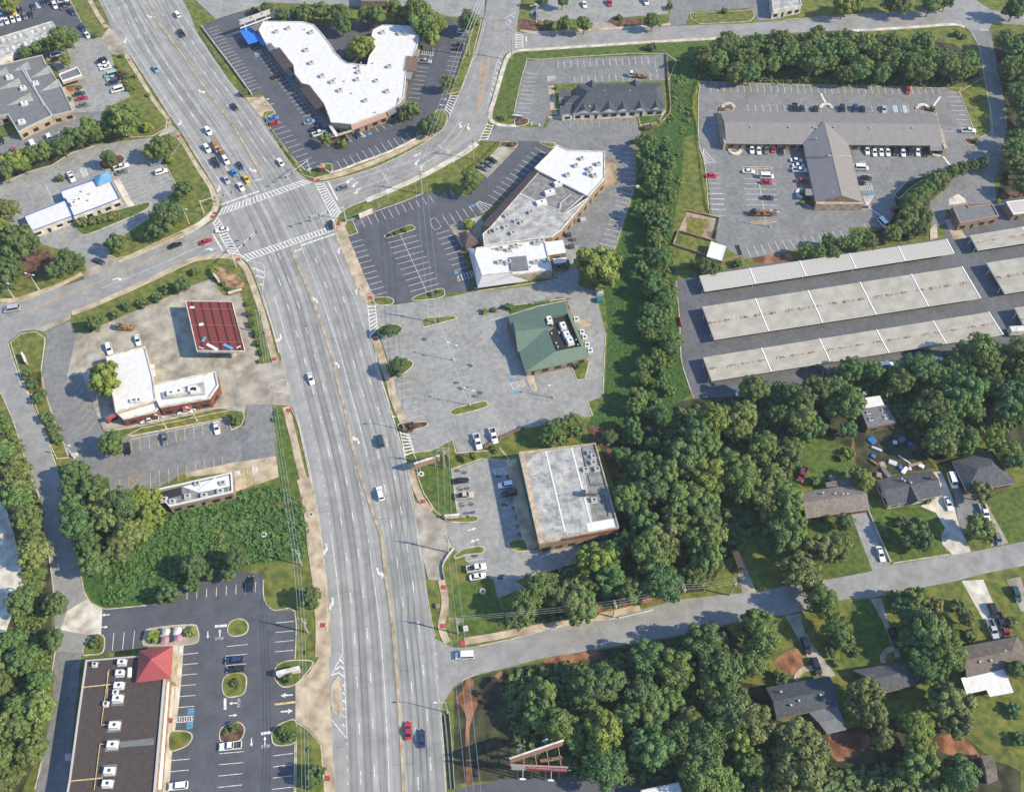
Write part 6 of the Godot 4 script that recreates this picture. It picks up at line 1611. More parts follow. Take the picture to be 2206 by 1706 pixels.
	units(o, "a1", 3.8, [280, 660, 182, 700, 190, 820, 75, 615, 170, 965], Vector3(2.0, 1.1, 1.5), 0.3)
	out = ["a1", 458, 585, 605, 528, 640, 590, 485, 640]
	o = house_node("porte_cochere", "flat entrance canopy projecting from the grey gabled mall", "canopy", out, 4.0)
	block(o, out, 4.0, "dim_roof", "cream_wall", 0.4, "pale_metal", false, 2.6)
	for q in [[600, 600], [625, 580], [500, 625], [480, 590]]:
		part(o, "post", box_mesh(at("a1", q[0], q[1], 1.3) * Vector3(1, 1, 1), Vector3(0.5, 2.6, 0.5)), M.cream_wall)
	out = ["a1", -260, 375, 0, 292, 405, 168, 460, 252, 0, 468, -260, 560]
	o = house_node("long_shed", "long low pale roofed building with rows of patched skylights", "building", out, 4.6)
	block(o, out, 4.6, "pale_roof", "white_wall", 0.3, "white_wall")
	for k in 8:
		part(o, "skylight", box_mesh(at("a1", 20 + k * 46.0, 318 - k * 14.0, 4.65), Vector3(1.1, 0.18, 2.6), Basis(Vector3.UP, 0.5)), M.white_wall)
		part(o, "skylight", box_mesh(at("a1", 10 + k * 46.0, 405 - k * 16.0, 4.65), Vector3(1.1, 0.18, 2.6), Basis(Vector3.UP, 0.5)), M.white_wall)

	# storage yard
	carport("northern single carport with clean pale ribs", ["c2", 1842, 712, "d2", 1600, 425, 1660, 530, "c2", 1885, 828], 5, "plain_carport")
	carport("double width carport in the middle with scattered rust", ["c2", 1866, 955, "d2", 1722, 640, 1868, 880, "c2", 1960, 1206], 5)
	carport("southern carport with a continuous line of rust", ["c2", 1872, 1352, "d2", 1930, 996, 2045, 1166, "c2", 1940, 1530], 5)
	carport("carport beside the storage office", ["d2", 1782, 395, 2600, 262, 2680, 375, 1846, 505], 2)
	carport("wide carport at the eastern edge of the yard", ["d2", 1912, 610, 2760, 480, 2900, 715, 2058, 845], 2)
	carport("carport end at the eastern edge above the white trailer", ["d2", 2132, 962, 2960, 850, 3080, 1030, 2230, 1140], 2)
	out = ["d2", 1645, 165, 1762, 145, 1775, 172, 1960, 146, 2012, 240, 1706, 296]
	o = house_node("storage_office", "low storage office with dark flat roof and red trim", "office", out, 3.8)
	block(o, out, 3.8, "dim_roof", "tan_wall", 0.35, "rose_metal")
	out = ["d2", 2070, 126, 2330, 95, 2380, 190, 2128, 224]
	o = house_node("shed", "white ribbed shed beside the storage office", "shed", out, 3.4)
	block(o, out, 3.4, "plain_carport", "tan_wall", 0.1, "carport_trim")
	out = ["c2", 1938, 437, 2056, 476, 2022, 590, 1902, 556]
	o = house_node("pump_house", "small pump house with a pale blue flat roof", "shed", out, 2.8)
	block(o, out, 2.8, "pale_metal", "tan_wall", 0.1, "pale_metal")
	for q in [["c2", 1680, 362, 1938, 437], ["c2", 1638, 470, 1902, 556], ["c2", 1638, 470, 1680, 362], ["c2", 2022, 598, 2184, 560], ["c2", 2150, 470, 2184, 560], ["c2", 1750, 205, 2005, 262], ["c2", 2005, 262, 1968, 420]]:
		var a := at(q[0], q[1], q[2])
		var b := at(q[0], q[3], q[4])
		var f := thing("yard_wall", "low concrete wall around the pump house yard", "wall", (a + b) * 0.5, "walls of the pump house yard")
		part(f, "wall", box_mesh((a + b) * 0.5 + Vector3(0, 0.5, 0), Vector3(a.distance_to(b), 1.0, 0.25), Basis(Vector3.UP, -atan2(b.z - a.z, b.x - a.x))), M.sandy)
	# houses
	o = house_node("house", "low house with a tan shingle gable roof and a car in its drive", "house", ["d3", 430, 955, 1000, 1080], 2.8)
	gable(o, ["d3", 430, 955, 925, 880, 1000, 1080, 500, 1152], 2.8, 1.9, "tan_shingle", "brick_wall")
	block(o, ["d3", 650, 872, 868, 825, 890, 885, 662, 912], 2.6, "brown_shingle", "wood", 0.0, "", false, 2.4)
	vents(o, "d3", 3.8, [630, 960, 725, 965, 788, 970, 822, 968])
	o = house_node("house", "house with a charcoal shingle roof below the junk yard", "house", ["d3", 1055, 850, 1565, 975], 2.8)
	gable(o, ["d3", 1055, 850, 1482, 775, 1565, 975, 1150, 1057], 2.8, 2.0, "dark_shingle", "white_wall")
	cross_gable(o, "d3", 1362, 1042, 2.9, Vector2(0.2, 1), 4.6, 8.0, 2.0, "dark_shingle", "white_wall")
	vents(o, "d3", 4.2, [1250, 850, 1320, 880, 1270, 865])
	part(o, "chimney", box_mesh(at("d3", 1480, 840, 4.6), Vector3(0.9, 1.6, 0.9)), M.brick_wall)
	o = house_node("house", "house with a greenish grey hipped roof under trees", "house", ["d3", 1645, 705, 2140, 880], 2.8)
	gable(o, ["d3", 1645, 705, 1960, 620, 2140, 880, 1760, 945], 2.8, 2.8, "dark_shingle", "brick_wall", 5.0, 5.0)
	o = house_node("outbuilding", "gutted outbuilding, half white roof and half tattered black roof", "outbuilding", ["d3", 895, 215, 1210, 400], 3.0)
	block(o, ["d3", 895, 215, 1080, 190, 1115, 265, 925, 296], 3.2, "white_roof", "wood", 0.0)
	block(o, ["d3", 927, 298, 1130, 266, 1212, 400, 985, 445], 3.0, "dim_roof", "wood", 0.0)
	units(o, "d3", 3.0, [985, 325, 1005, 375, 1105, 305, 1125, 360], Vector3(1.0, 0.3, 0.8), 0.2, "grey_metal")
	o = house_node("house", "slate roofed house with a grey annex among dense trees", "house", ["d4", 185, 840, 760, 1000], 2.8)
	gable(o, ["d4", 185, 840, 682, 750, 762, 985, 270, 1092], 2.8, 1.9, "slate_shingle", "brick_wall")
	gable(o, ["d4", 525, 1042, 742, 985, 815, 1172, 668, 1206], 2.6, 0.6, "dim_roof", "wood")
	vents(o, "d4", 4.2, [440, 950, 380, 985, 610, 905, 300, 880])
	o = house_node("house", "shaded house with a dark roof half hidden by crowns", "house", ["d4", 870, 705, 1480, 790], 2.8)
	gable(o, ["d4", 870, 705, 1290, 640, 1480, 790, 1120, 885], 2.8, 1.8, "dark_shingle", "brick_wall")
	o = house_node("house", "brown roofed house with a bright white porch roof", "house", ["d4", 1700, 525, 2300, 640], 2.8)
	gable(o, ["d4", 1700, 525, 2160, 440, 2300, 640, 1760, 765], 2.8, 1.9, "brown_shingle", "brick_wall", 0.0, 5.0)
	vents(o, "d4", 4.0, [1860, 645, 1948, 635, 2060, 560])
	block(o, ["d4", 1715, 767, 2055, 690, 2130, 880, 1942, 915, 1915, 860, 1760, 895], 2.7, "white_roof", "wood", 0.0, "", false, 2.5)
	for q in [[1765, 890], [1945, 910], [2125, 876]]:
		part(o, "porch_post", box_mesh(at("d4", q[0], q[1] - 4, 1.25), Vector3(0.15, 2.5, 0.15)), M.white_wall)
	o = house_node("shed", "dim timber shed in the southern back garden", "shed", ["d4", 1870, 1372, 2000, 1560], 2.4)
	gable(o, ["d4", 1872, 1375, 1962, 1372, 2005, 1565, 1925, 1600], 2.4, 0.8, "brown_shingle", "wood")
	o = house_node("shed", "little dark lean-to at the edge of the wood", "shed", ["c3", 2100, 1400, 2190, 1520], 2.2)
	block(o, ["c3", 2098, 1402, 2150, 1390, 2192, 1522, 2150, 1540], 2.2, "brown_roof", "wood", 0.0)
	o = house_node("warehouse", "white roofed building cut by the southern edge", "building", ["c4", 1390, 1645, 1760, 1800], 4.5)
	block(o, ["c4", 1385, 1648, 1682, 1586, 1780, 1850, 1460, 1900], 4.5, "white_roof", "white_wall", 0.2, "white_wall")
	o = house_node("warehouse", "grey building cut by the northern edge", "building", ["b1", 1000, 10, 1220, -60], 4.5)
	block(o, ["b1", 1010, 12, 1216, 12, 1230, -90, 1010, -90], 4.5, "dim_roof", "tan_wall", 0.3)
	o = house_node("warehouse", "pale roof beyond the north-east road", "building", ["d1", 225, 0, 465, 40], 4.0)
	block(o, ["d1", 240, 85, 225, -60, 440, -60, 465, 42], 4.0, "pale_roof", "white_wall", 0.3)

# ---------- plants ----------
var crowns := []
var small_crowns := []
var trunks := []
var clump: ArrayMesh
var leaf_mats := []
var waiting := []

func leaf_card(st: SurfaceTool, c: Vector3, n: Vector3, s: float, r: RandomNumberGenerator, col: Color) -> void:
	var u := n.cross(Vector3(r.randf_range(-1, 1), r.randf_range(-1, 1), r.randf_range(-1, 1))).normalized() * s
	var v := n.cross(u).normalized() * s * 0.72
	st.set_color(col)
	quad(st, c - u, c + v * 0.9, c + u, c - v)

func ball(r: RandomNumberGenerator) -> Vector3:
	var v := Vector3(r.randf_range(-1, 1), r.randf_range(-1, 1), r.randf_range(-1, 1))
	while v.length() > 1.0 or v.length() < 0.05:
		v = Vector3(r.randf_range(-1, 1), r.randf_range(-1, 1), r.randf_range(-1, 1))
	return v

func crown_mesh(sd: int, lumps: int, each: int, leaf: float, tall := 0.85) -> ArrayMesh:
	var r := RandomNumberGenerator.new()
	r.seed = sd
	var st := tool()
	for k in lumps:
		var d := ball(r).normalized()
		if d.y < -0.45:
			d.y = -d.y
		var c := d * r.randf_range(0.3, 0.92) * Vector3(1, tall, 1)
		var cr := r.randf_range(0.1, 0.34)
		var tone := r.randf_range(0.6, 0.95)
		var warm := r.randf_range(-0.07, 0.07)
		for i in each:
			var o := (ball(r).normalized() + d * 0.5 + Vector3(0, 0.25, 0)).normalized()
			var n := (o + ball(r) * 0.55).normalized()
			var t := tone * r.randf_range(0.82, 1.15)
			leaf_card(st, c + o * cr * r.randf_range(0.7, 1.0), n, leaf * r.randf_range(0.7, 1.25), r, Color(t * (0.95 + warm), t, t * (0.9 - warm)))
	for i in lumps * each / 6:
		var o := ball(r) * Vector3(0.7, 0.6 * tall, 0.7)
		leaf_card(st, o, ball(r).normalized(), leaf * 1.4, r, Color(0.6, 0.6, 0.55))
	return done(st)

func trunk_mesh(sd: int) -> ArrayMesh:
	var r := RandomNumberGenerator.new()
	r.seed = sd
	var st := tool()
	var top := Vector3(r.randf_range(-0.06, 0.06), 1.2, r.randf_range(-0.06, 0.06))
	tube_to(st, Vector3.ZERO, top, 0.075, 0.045, 7)
	for k in 5:
		var a := TAU * (k + r.randf() * 0.6) / 5.0
		var b := Vector3(0, r.randf_range(0.65, 1.1), 0)
		tube_to(st, b, b + Vector3(cos(a) * 0.55, r.randf_range(0.3, 0.6), sin(a) * 0.55), 0.035, 0.01, 5)
	return done(st)

func make_plants() -> void:
	for k in 6:
		crowns.append(crown_mesh(100 + k, [44, 60, 78, 96, 120, 70][k], [120, 100, 84, 72, 60, 96][k], [0.078, 0.07, 0.066, 0.06, 0.056, 0.074][k], [0.75, 0.85, 0.95, 1.05, 0.8, 1.15][k]))
		trunks.append(trunk_mesh(200 + k))
	for k in 4:
		small_crowns.append(crown_mesh(300 + k, 26, 46, 0.16, 0.8))
	var r := RandomNumberGenerator.new()
	r.seed = 9
	var st := tool()
	for i in 34:
		var o := ball(r).normalized()
		o.y = absf(o.y)
		var t := r.randf_range(0.6, 1.0)
		leaf_card(st, o * Vector3(1, 0.7, 1) * r.randf_range(0.6, 1.0), (o + ball(r) * 0.6).normalized(), r.randf_range(0.2, 0.34), r, Color(t, t, t * 0.9))
	clump = done(st)
	var tones := [lin(0.16, 0.225, 0.055), lin(0.115, 0.175, 0.055), lin(0.24, 0.29, 0.05), lin(0.195, 0.215, 0.07), lin(0.105, 0.2, 0.06), lin(0.12, 0.055, 0.045), lin(0.3, 0.24, 0.09), lin(0.4, 0.36, 0.04), lin(0.1, 0.2, 0.05)]
	for c in tones:
		var m := StandardMaterial3D.new()
		m.resource_name = "leaves"
		m.albedo_color = c
		m.vertex_color_use_as_albedo = true
		m.roughness = 0.75
		m.cull_mode = BaseMaterial3D.CULL_DISABLED
		m.backlight_enabled = true
		m.backlight = Color(0.28, 0.3, 0.12)
		leaf_mats.append(m)

const TONE := ["mid green", "deep green", "yellow green", "olive", "bluish green", "dark red leaved", "tan brown", "golden", "bright green"]

func tree(where: Vector3, rad: float, tone: int, place: String, grp: String) -> void:
	var k := rng.randi() % 6
	var size := "tall" if rad > 5.0 else ("middling" if rad > 3.2 else "small")
	var o := thing("broadleaf_tree", "%s %s %s tree %s" % [size, ["lumpy", "rounded", "dense", "fine leaved", "feathery", "upright"][k], TONE[tone], place], "tree", where, grp)
	var lift := rad * 1.12 + 0.9
	var c := part(o, "crown", crowns[k], leaf_mats[tone], false)
	var tall := rng.randf_range(0.92, 1.14)
	c.transform = Transform3D(Basis(Vector3.UP, rng.randf() * TAU).scaled(Vector3(rad * rng.randf_range(0.84, 1.16), rad * tall, rad * rng.randf_range(0.84, 1.16))), Vector3(0, lift, 0))
	var t := part(o, "trunk", trunks[k], M.bark, false)
	t.scale = Vector3(rad, lift * 0.85, rad) * Vector3(0.85, 1.0, 0.85)

func tree_at(t: String, x: float, y: float, r: float, tone: int, place: String, grp: String) -> void:
	var g := at(t, x, y, 4.0)
	var m := at(t, x + 100.0, y, 4.0)
	var rad := r * 1.08 * g.distance_to(m) / 100.0
	if r < 48.0 or rad < 2.4:
		shrub_at(t, x, y, rad, tone, place, grp)
		return
	var c := at(t, x, y, rad * 1.12 + 0.9)
	tree(Vector3(c.x, 0, c.z), rad, tone, place, grp)

func shrub_at(t: String, x: float, y: float, rad: float, tone: int, place: String, grp: String) -> void:
	var c := at(t, x, y, rad * 0.6)
	var size := "low" if rad < 1.6 else "broad"
	var o := thing("shrub", "%s %s shrub %s" % [size, TONE[tone], place], "shrub", Vector3(c.x, 0, c.z), grp.replace("trees", "shrubs"))
	var p := part(o, "foliage", small_crowns[rng.randi() % 4], leaf_mats[tone], false)
	p.transform = Transform3D(Basis(Vector3.UP, rng.randf() * TAU).scaled(Vector3(rad, rad * 0.85, rad)), Vector3(0, rad * 0.6, 0))
	var s := tool()
	for k in 3:
		tube_to(s, Vector3(0, 0, 0), Vector3(cos(k * 2.1) * rad * 0.4, rad * 0.7, sin(k * 2.1) * rad * 0.4), 0.06, 0.03, 4)
	part(o, "stem", done(s), M.bark, false)

func wood(a: Array, place: String, grp: String, gap: float, r0: float, r1: float, tones: Array) -> void:
	var p := gg(a, 5.0)
	var lo := p[0]
	var hi := p[0]
	for v in p:
		lo = lo.min(v)
		hi = hi.max(v)
	var put := PackedVector2Array()
	var z := lo.y
	var row := 0
	while z < hi.y:
		var x := lo.x + (gap * 0.5 if row % 2 else 0.0)
		while x < hi.x:
			var q := Vector2(x, z) + Vector2(rng.randf_range(-0.34, 0.34), rng.randf_range(-0.34, 0.34)) * gap
			if Geometry2D.is_point_in_polygon(q, p):
				put.append(q)
			x += gap
		z += gap * 0.87
		row += 1
	for q in put:
		var rad := rng.randf_range(r0, r1)
		var on := shot(v3(q, rad))
		if on.x > -70.0 and on.x < 2330.0 and on.y > -90.0 and on.y < 1790.0:
			waiting.append([rad / on.z, q, rad, tones[rng.randi() % tones.size()], place, grp])

func shot(v: Vector3) -> Vector3:   # photo pixel and depth of a point
	var d := v - Vector3(0, CAM_Y, CAM_Z)
	var z := -(d.y * sin(PITCH) + d.z * cos(PITCH))
	return Vector3(1103.0 + FOCAL * d.x / z, 853.0 - FOCAL * (d.y * cos(PITCH) - d.z * sin(PITCH)) / z, z)

func settle() -> void:
	# the largest in view are trees of their own, the many small far ones one mass
	waiting.sort_custom(func(a, b): return a[0] > b[0])
	var own: int = 296 - used.get("broadleaf_tree", 0)
	var rest := []
	for w in waiting:
		if own > 0:
			own -= 1
			tree(v3(w[1], 0), w[2], w[3], w[4], w[5])
		else:
			rest.append(w)
	var both := ArrayMesh.new()
	for k in 2:
		var src: ArrayMesh = [crowns[2], trunks[2]][k]
		var ar := src.surface_get_arrays(0)
		if k == 1:
			var col := PackedColorArray()
			col.resize(ar[Mesh.ARRAY_VERTEX].size())
			col.fill(Color.WHITE)
			ar[Mesh.ARRAY_COLOR] = col
			var vs: PackedVector3Array = ar[Mesh.ARRAY_VERTEX]
			for i in vs.size():
				vs[i] -= Vector3(0, 1.25, 0)
			ar[Mesh.ARRAY_VERTEX] = vs
		both.add_surface_from_arrays(Mesh.PRIMITIVE_TRIANGLES, ar)
		both.surface_set_material(k, leaf_mats[1] if k == 0 else M.bark)
	var mm := MultiMesh.new()
	mm.transform_format = MultiMesh.TRANSFORM_3D
	mm.use_colors = true
	mm.mesh = both
	mm.instance_count = rest.size()
	for i in rest.size():
		var w: Array = rest[i]
		mm.set_instance_transform(i, Transform3D(Basis(Vector3.UP, rng.randf() * TAU).scaled(Vector3.ONE * w[2]), v3(w[1], w[2] * 1.12 + 0.9)))
		var l := rng.randf_range(0.8, 1.5)
		mm.set_instance_color(i, Color(l * rng.randf_range(0.95, 1.5), l * 1.15, l))
	print("trees in the mass: ", rest.size())
	if rest.size():
		var o := MultiMeshInstance3D.new()
		o.name = numbered("woodland")
		o.multimesh = mm
		add_child(o)
		tag(o, "far woodland crowns merging into one mass", "woodland", "", "stuff")

func cover(label: String, a: Array, per: float, s0: float, s1: float, tone: int) -> void:
	var p := gg(a)
	var lo := p[0]
	var hi := p[0]
	for v in p:
		lo = lo.min(v)
		hi = hi.max(v)
	var where: Array[Transform3D] = []
	for i in int((hi.x - lo.x) * (hi.y - lo.y) / per):
		var q := Vector2(rng.randf_range(lo.x, hi.x), rng.randf_range(lo.y, hi.y))
		if Geometry2D.is_point_in_polygon(q, p):
			var s := rng.randf_range(s0, s1)
			where.append(Transform3D(Basis(Vector3.UP, rng.randf() * TAU).scaled(Vector3(s, s * rng.randf_range(0.5, 1.1), s)), v3(q, -0.1)))
	var mm := MultiMesh.new()
	mm.transform_format = MultiMesh.TRANSFORM_3D
	mm.mesh = clump
	mm.instance_count = where.size()
	for i in where.size():
		mm.set_instance_transform(i, where[i])
	var o := MultiMeshInstance3D.new()
	o.name = numbered("undergrowth")
	o.multimesh = mm
	o.material_override = leaf_mats[tone]
	add_child(o)
	tag(o, label, "undergrowth", "", "stuff")

func hedge(label: String, a: Array, w: float, h: float, tone: int) -> void:
	var p := gg(a)
	var l := length_of(p)
	var c := middle(p)
	var st := tool()
	var r := RandomNumberGenerator.new()
	r.seed = int(l * 100.0)
	for i in int(l * (w + h) * 9.0):
		var q := along(p, r.randf() * l)
		var e := ball(r).normalized()
		e.y = absf(e.y)
		var t := r.randf_range(0.6, 1.0)
		leaf_card(st, v3(q, h * 0.3) + e * Vector3(w * 0.5, h * 0.7, w * 0.5) * r.randf_range(0.75, 1.0), (e + ball(r) * 0.6).normalized(), r.randf_range(0.14, 0.26), r, Color(t, t, t * 0.9))
	var o := thing("hedge", label, "hedge", v3(c, 0))
	part(o, "foliage", done(st), leaf_mats[tone])

func plant_all() -> void:
	rng.seed = 42
	make_plants()
	var sets := [
		["a1", "along the long pale shed", "trees by the long pale shed", [60, 40, 70, 2, 480, 320, 95, 0, 380, 360, 62, 0, 300, 375, 55, 0, 545, 290, 72, 0, 190, 420, 52, 1, 510, 475, 50, 2]],
		["a1", "in the beds between gabled mall and highway", "trees by the gabled mall", [925, 515, 24, 2, 945, 585, 40, 5, 985, 612, 24, 1, 1050, 595, 20, 1, 1155, 745, 20, 1, 990, 672, 25, 1, 950, 440, 24, 1, 740, 278, 28, 1, 980, 640, 20, 6, 1000, 700, 22, 0, 1040, 690, 20, 0, 615, 690, 18, 1, 535, 775, 22, 1, 515, 665, 16, 2]],
		["a1", "in the strip between the two western lots", "trees between the two western lots", [960, 950, 115, 0, 880, 930, 80, 0, 1045, 900, 62, 0, 830, 1015, 70, 0, 700, 1000, 80, 0, 610, 1080, 80, 1, 540, 1060, 60, 1, 480, 1140, 80, 1, 400, 1160, 70, 1, 330, 1190, 70, 0, 250, 1220, 62, 0, 1150, 1005, 46, 2, 100, 1270, 90, 2, 30, 1350, 75, 1, 180, 1300, 56, 0, 760, 1050, 60, 0]],
		["a1", "in the bank lot islands", "trees around the bank lots", [850, 1250, 62, 1, 1260, 1160, 90, 0, 1180, 1200, 62, 0, 1320, 1110, 62, 0, 1325, 1250, 44, 2, 1430, 1490, 78, 1, 470, 1395, 36, 1, 440, 1410, 22, 1]],
		["a2", "around the bank", "trees around the bank", [50, 190, 92, 3, 0, 300, 60, 2, 130, 450, 145, 1, 220, 440, 90, 1, 60, 720, 105, 1, 20, 620, 85, 1, 100, 640, 80, 1, 430, 650, 70, 1, 520, 590, 85, 1, 610, 600, 62, 1, 1310, 240, 112, 1, 1240, 330, 80, 1, 1170, 360, 56, 1, 1400, 220, 50, 1, 900, 455, 82, 1, 640, 285, 46, 3, 730, 275, 40, 3, 800, 258, 44, 3, 870, 245, 44, 3, 915, 230, 30, 3, 1020, 410, 18, 1, 1065, 420, 18, 1]],
		["a2", "in the row beside the filling station lawn", "trees beside the filling station lawn", [740, 1080, 66, 1, 700, 1110, 50, 1, 905, 1010, 42, 1, 990, 945, 42, 1, 1110, 920, 46, 1, 1230, 875, 44, 1, 1310, 820, 48, 1, 1430, 780, 54, 1, 1520, 680, 36, 1, 1680, 670, 40, 2, 1750, 770, 24, 1, 1790, 810, 22, 1]],
		["a2", "in the row between canopy and highway", "trees between canopy and highway", [1935, 930, 24, 1, 1960, 1005, 36, 1, 1980, 1085, 36, 1, 2010, 1165, 36, 1, 2030, 1235, 34, 1, 2050, 1310, 32, 1, 2030, 1380, 20, 1]],
		["a2", "shading the filling station shop", "trees at the filling station shop", [820, 1530, 120, 2, 770, 1480, 70, 2, 870, 1440, 70, 2]],
		["a3", "in the dark row along the western lane", "trees along the western lane", [200, 20, 44, 1, 250, 100, 46, 1, 300, 215, 50, 1, 370, 370, 56, 1, 420, 460, 52, 1, 450, 530, 48, 1, 330, 180, 40, 1]],
		["a3", "at the end of the yellow striped bays", "trees by the yellow striped bays", [880, 565, 108, 0, 840, 590, 70, 0, 1850, 380, 56, 1]],
		["a3", "in the hollow", "trees in the hollow", [600, 800, 110, 1, 720, 900, 105, 1, 560, 910, 90, 1, 1090, 1020, 110, 2, 1180, 1000, 80, 2, 1200, 1120, 90, 2, 1120, 1220, 90, 2, 960, 1090, 90, 1, 1520, 1530, 105, 1, 1850, 1480, 100, 1, 1790, 1590, 70, 1, 1640, 1600, 60, 1, 1380, 1580, 60, 1]],
		["a4", "beside the brown roofed plaza", "trees beside the brown roofed plaza", [1200, 445, 52, 2, 1490, 410, 44, 2, 755, 490, 52, 1, 430, 200, 95, 1, 420, 470, 85, 1, 1330, 120, 85, 1, 1500, 40, 62, 1, 1845, 810, 34, 1, 1830, 1150, 40, 1, 1770, 1200, 24, 3]],
		["b4", "on the verge in front of the brown roofed plaza", "trees on the plaza verge", [610, 130, 80, 1, 640, 190, 50, 1, 640, 1530, 75, 1, 700, 1490, 30, 1, 610, 1590, 60, 1, 605, 1330, 20, 3, 585, 570, 18, 3, 440, 770, 50, 1, 400, 1190, 50, 1, 450, 1230, 45, 1]],
		["b1", "behind the V shaped plaza", "trees behind the V shaped plaza", [580, 110, 72, 0, 700, 90, 72, 0, 840, 110, 80, 1, 860, 190, 72, 1, 1050, 110, 72, 0, 1140, 130, 80, 0, 1270, 80, 72, 0, 1360, 110, 60, 0, 1450, 90, 90, 0, 1500, 170, 110, 0, 1600, 200, 80, 2, 1560, 300, 85, 2, 1480, 250, 60, 0, 1010, 370, 90, 2, 960, 400, 60, 2, 1060, 350, 60, 2, 500, 110, 50, 1, 270, 70, 50, 1, 170, 90, 40, 5, 390, 120, 50, 1]],
		["b1", "around the V shaped plaza lot", "trees around the V shaped plaza lot", [1850, 175, 75, 1, 1695, 655, 62, 0, 1410, 865, 66, 0, 1350, 900, 50, 0, 1560, 985, 75, 1, 1500, 990, 52, 0, 730, 1090, 52, 0, 860, 1130, 46, 0, 1870, 1430, 90, 0, 80, 735, 30, 1, 100, 715, 22, 1]],
		["c1", "beyond the north-east road", "trees beyond the north-east road", [660, 195, 46, 0, 785, 190, 62, 0, 940, 190, 62, 0, 1480, 165, 62, 0, 1215, 135, 28, 1, 610, 0, 52, 1, 770, 5, 52, 1, 1610, 50, 30, 1, 2040, 85, 30, 1]],
		["c1", "beside the clinic", "trees beside the clinic", [1480, 370, 40, 1, 1440, 372, 30, 1, 310, 920, 28, 6, 365, 1130, 22, 1, 1075, 905, 14, 2, 720, 690, 18, 1]],
		["c2", "at the end of the service drive", "trees by the service drive", [1050, 640, 165, 2, 960, 600, 80, 2, 1120, 720, 90, 0]],
		["c2", "near the pump house", "trees near the pump house", [1880, 630, 70, 1, 1950, 640, 60, 1, 1810, 620, 50, 1, 2150, 610, 40, 1]],
		["c2", "around the diner", "trees around the diner", [30, 310, 46, 2, 790, 620, 46, 1, 350, 950, 34, 1, 160, 985, 28, 2, 230, 975, 26, 1, 890, 1410, 30, 1]],
		["b2", "at the edge of the pale restaurant lot", "trees at the pale restaurant lot", [1235, 1135, 56, 1, 1290, 1130, 34, 1, 1300, 1420, 76, 1, 1270, 1460, 46, 1, 1855, 300, 44, 2, 1560, 850, 22, 1, 1620, 830, 20, 1, 1290, 370, 24, 1, 1350, 345, 24, 1, 1240, 385, 20, 1]],
		["b3", "beside the store entrance", "trees beside the store entrance", [1400, 430, 44, 5, 1360, 445, 34, 6, 1850, 1140, 12, 1, 1830, 680, 40, 3, 1900, 660, 30, 2, 2060, 610, 34, 0, 335, 380, 24, 1, 345, 330, 20, 1]],
		["c3", "behind the big flat store", "trees behind the big flat store", [700, 470, 90, 0, 800, 430, 80, 0, 860, 400, 72, 0, 640, 520, 62, 0, 900, 470, 60, 0, 760, 530, 60, 0, 1140, 520, 62, 1]],
		["d1", "on the northern verge", "trees on the northern verge", [800, 50, 80, 2, 870, 20, 72, 2, 1180, 20, 80, 3, 1250, 40, 72, 3, 1480, 30, 80, 0, 1600, 10, 62, 1, 2140, 60, 85, 1, 300, 65, 36, 1, 1680, 265, 30, 1, 1735, 290, 24, 1, 1720, 500, 75, 0, 1790, 540, 60, 0]],
		["d1", "in the motel planting beds", "trees in the motel beds", [1490, 850, 28, 2, 1570, 1165, 26, 0, 480, 1510, 22, 2, 470, 1590, 22, 2, 1830, 1105, 24, 1, 790, 1612, 12, 1, 2010, 1580, 24, 7]],
		["d3", "in the gardens above the street", "trees in the gardens above the street", [950, 870, 76, 2, 900, 800, 60, 0, 1360, 1250, 100, 1, 1420, 1330, 85, 1, 1290, 1320, 70, 1, 800, 1190, 70, 1, 1850, 1220, 100, 0, 1900, 1270, 70, 2, 1880, 950, 85, 3, 1980, 540, 95, 2, 2090, 640, 90, 2, 500, 480, 90, 4, 580, 430, 70, 4, 1740, 560, 110, 0, 1450, 1010, 34, 3, 840, 640, 50, 2, 780, 680, 34, 0, 2110, 700, 90, 1, 830, 460, 70, 4, 1250, 1180, 52, 1, 1500, 560, 100, 0, 1400, 330, 100, 0, 1560, 420, 100, 1, 2050, 330, 90, 1, 1700, 250, 100, 0, 1140, 1300, 40, 1, 560, 860, 50, 4]],
		["d4", "in the gardens below the street", "trees in the gardens below the street", [130, 480, 170, 0, 60, 640, 120, 0, 100, 330, 110, 0, 620, 180, 135, 0, 740, 380, 125, 0, 560, 80, 90, 1, 790, 470, 80, 0, 1330, 150, 105, 0, 1250, 210, 90, 4, 1480, 420, 165, 0, 1560, 560, 145, 0, 1400, 560, 110, 4, 1640, 620, 100, 0, 1500, 200, 70, 6, 1750, 300, 70, 3, 1330, 330, 110, 4, 1530, 720, 90, 4, 1300, 480, 100, 4, 1620, 460, 90, 0, 1420, 690, 110, 4, 1180, 130, 60, 3, 880, 560, 40, 1, 300, 770, 60, 1, 1790, 430, 60, 3, 2110, 330, 60, 3, 2150, 480, 50, 1, 740, 650, 36, 2, 690, 540, 60, 1, 1690, 200, 60, 3]],
		["d4", "in the back gardens among the houses", "trees in the back gardens", [960, 900, 140, 3, 1020, 1050, 125, 3, 900, 1010, 90, 3, 1370, 1150, 130, 2, 1400, 1290, 110, 2, 1290, 1130, 80, 4, 1650, 980, 150, 3, 1690, 1120, 125, 3, 1090, 1240, 90, 3, 430, 1260, 175, 3, 560, 1360, 125, 3, 330, 1380, 110, 3, 2150, 700, 80, 1, 1560, 900, 90, 4, 150, 1060, 90, 4, 2120, 1020, 60, 4, 2170, 1250, 60, 4]],
	]
	for s in sets:
		for i in range(0, s[3].size(), 4):
			tree_at(s[0], s[3][i], s[3][i + 1], s[3][i + 2], s[3][i + 3], s[1], s[2])
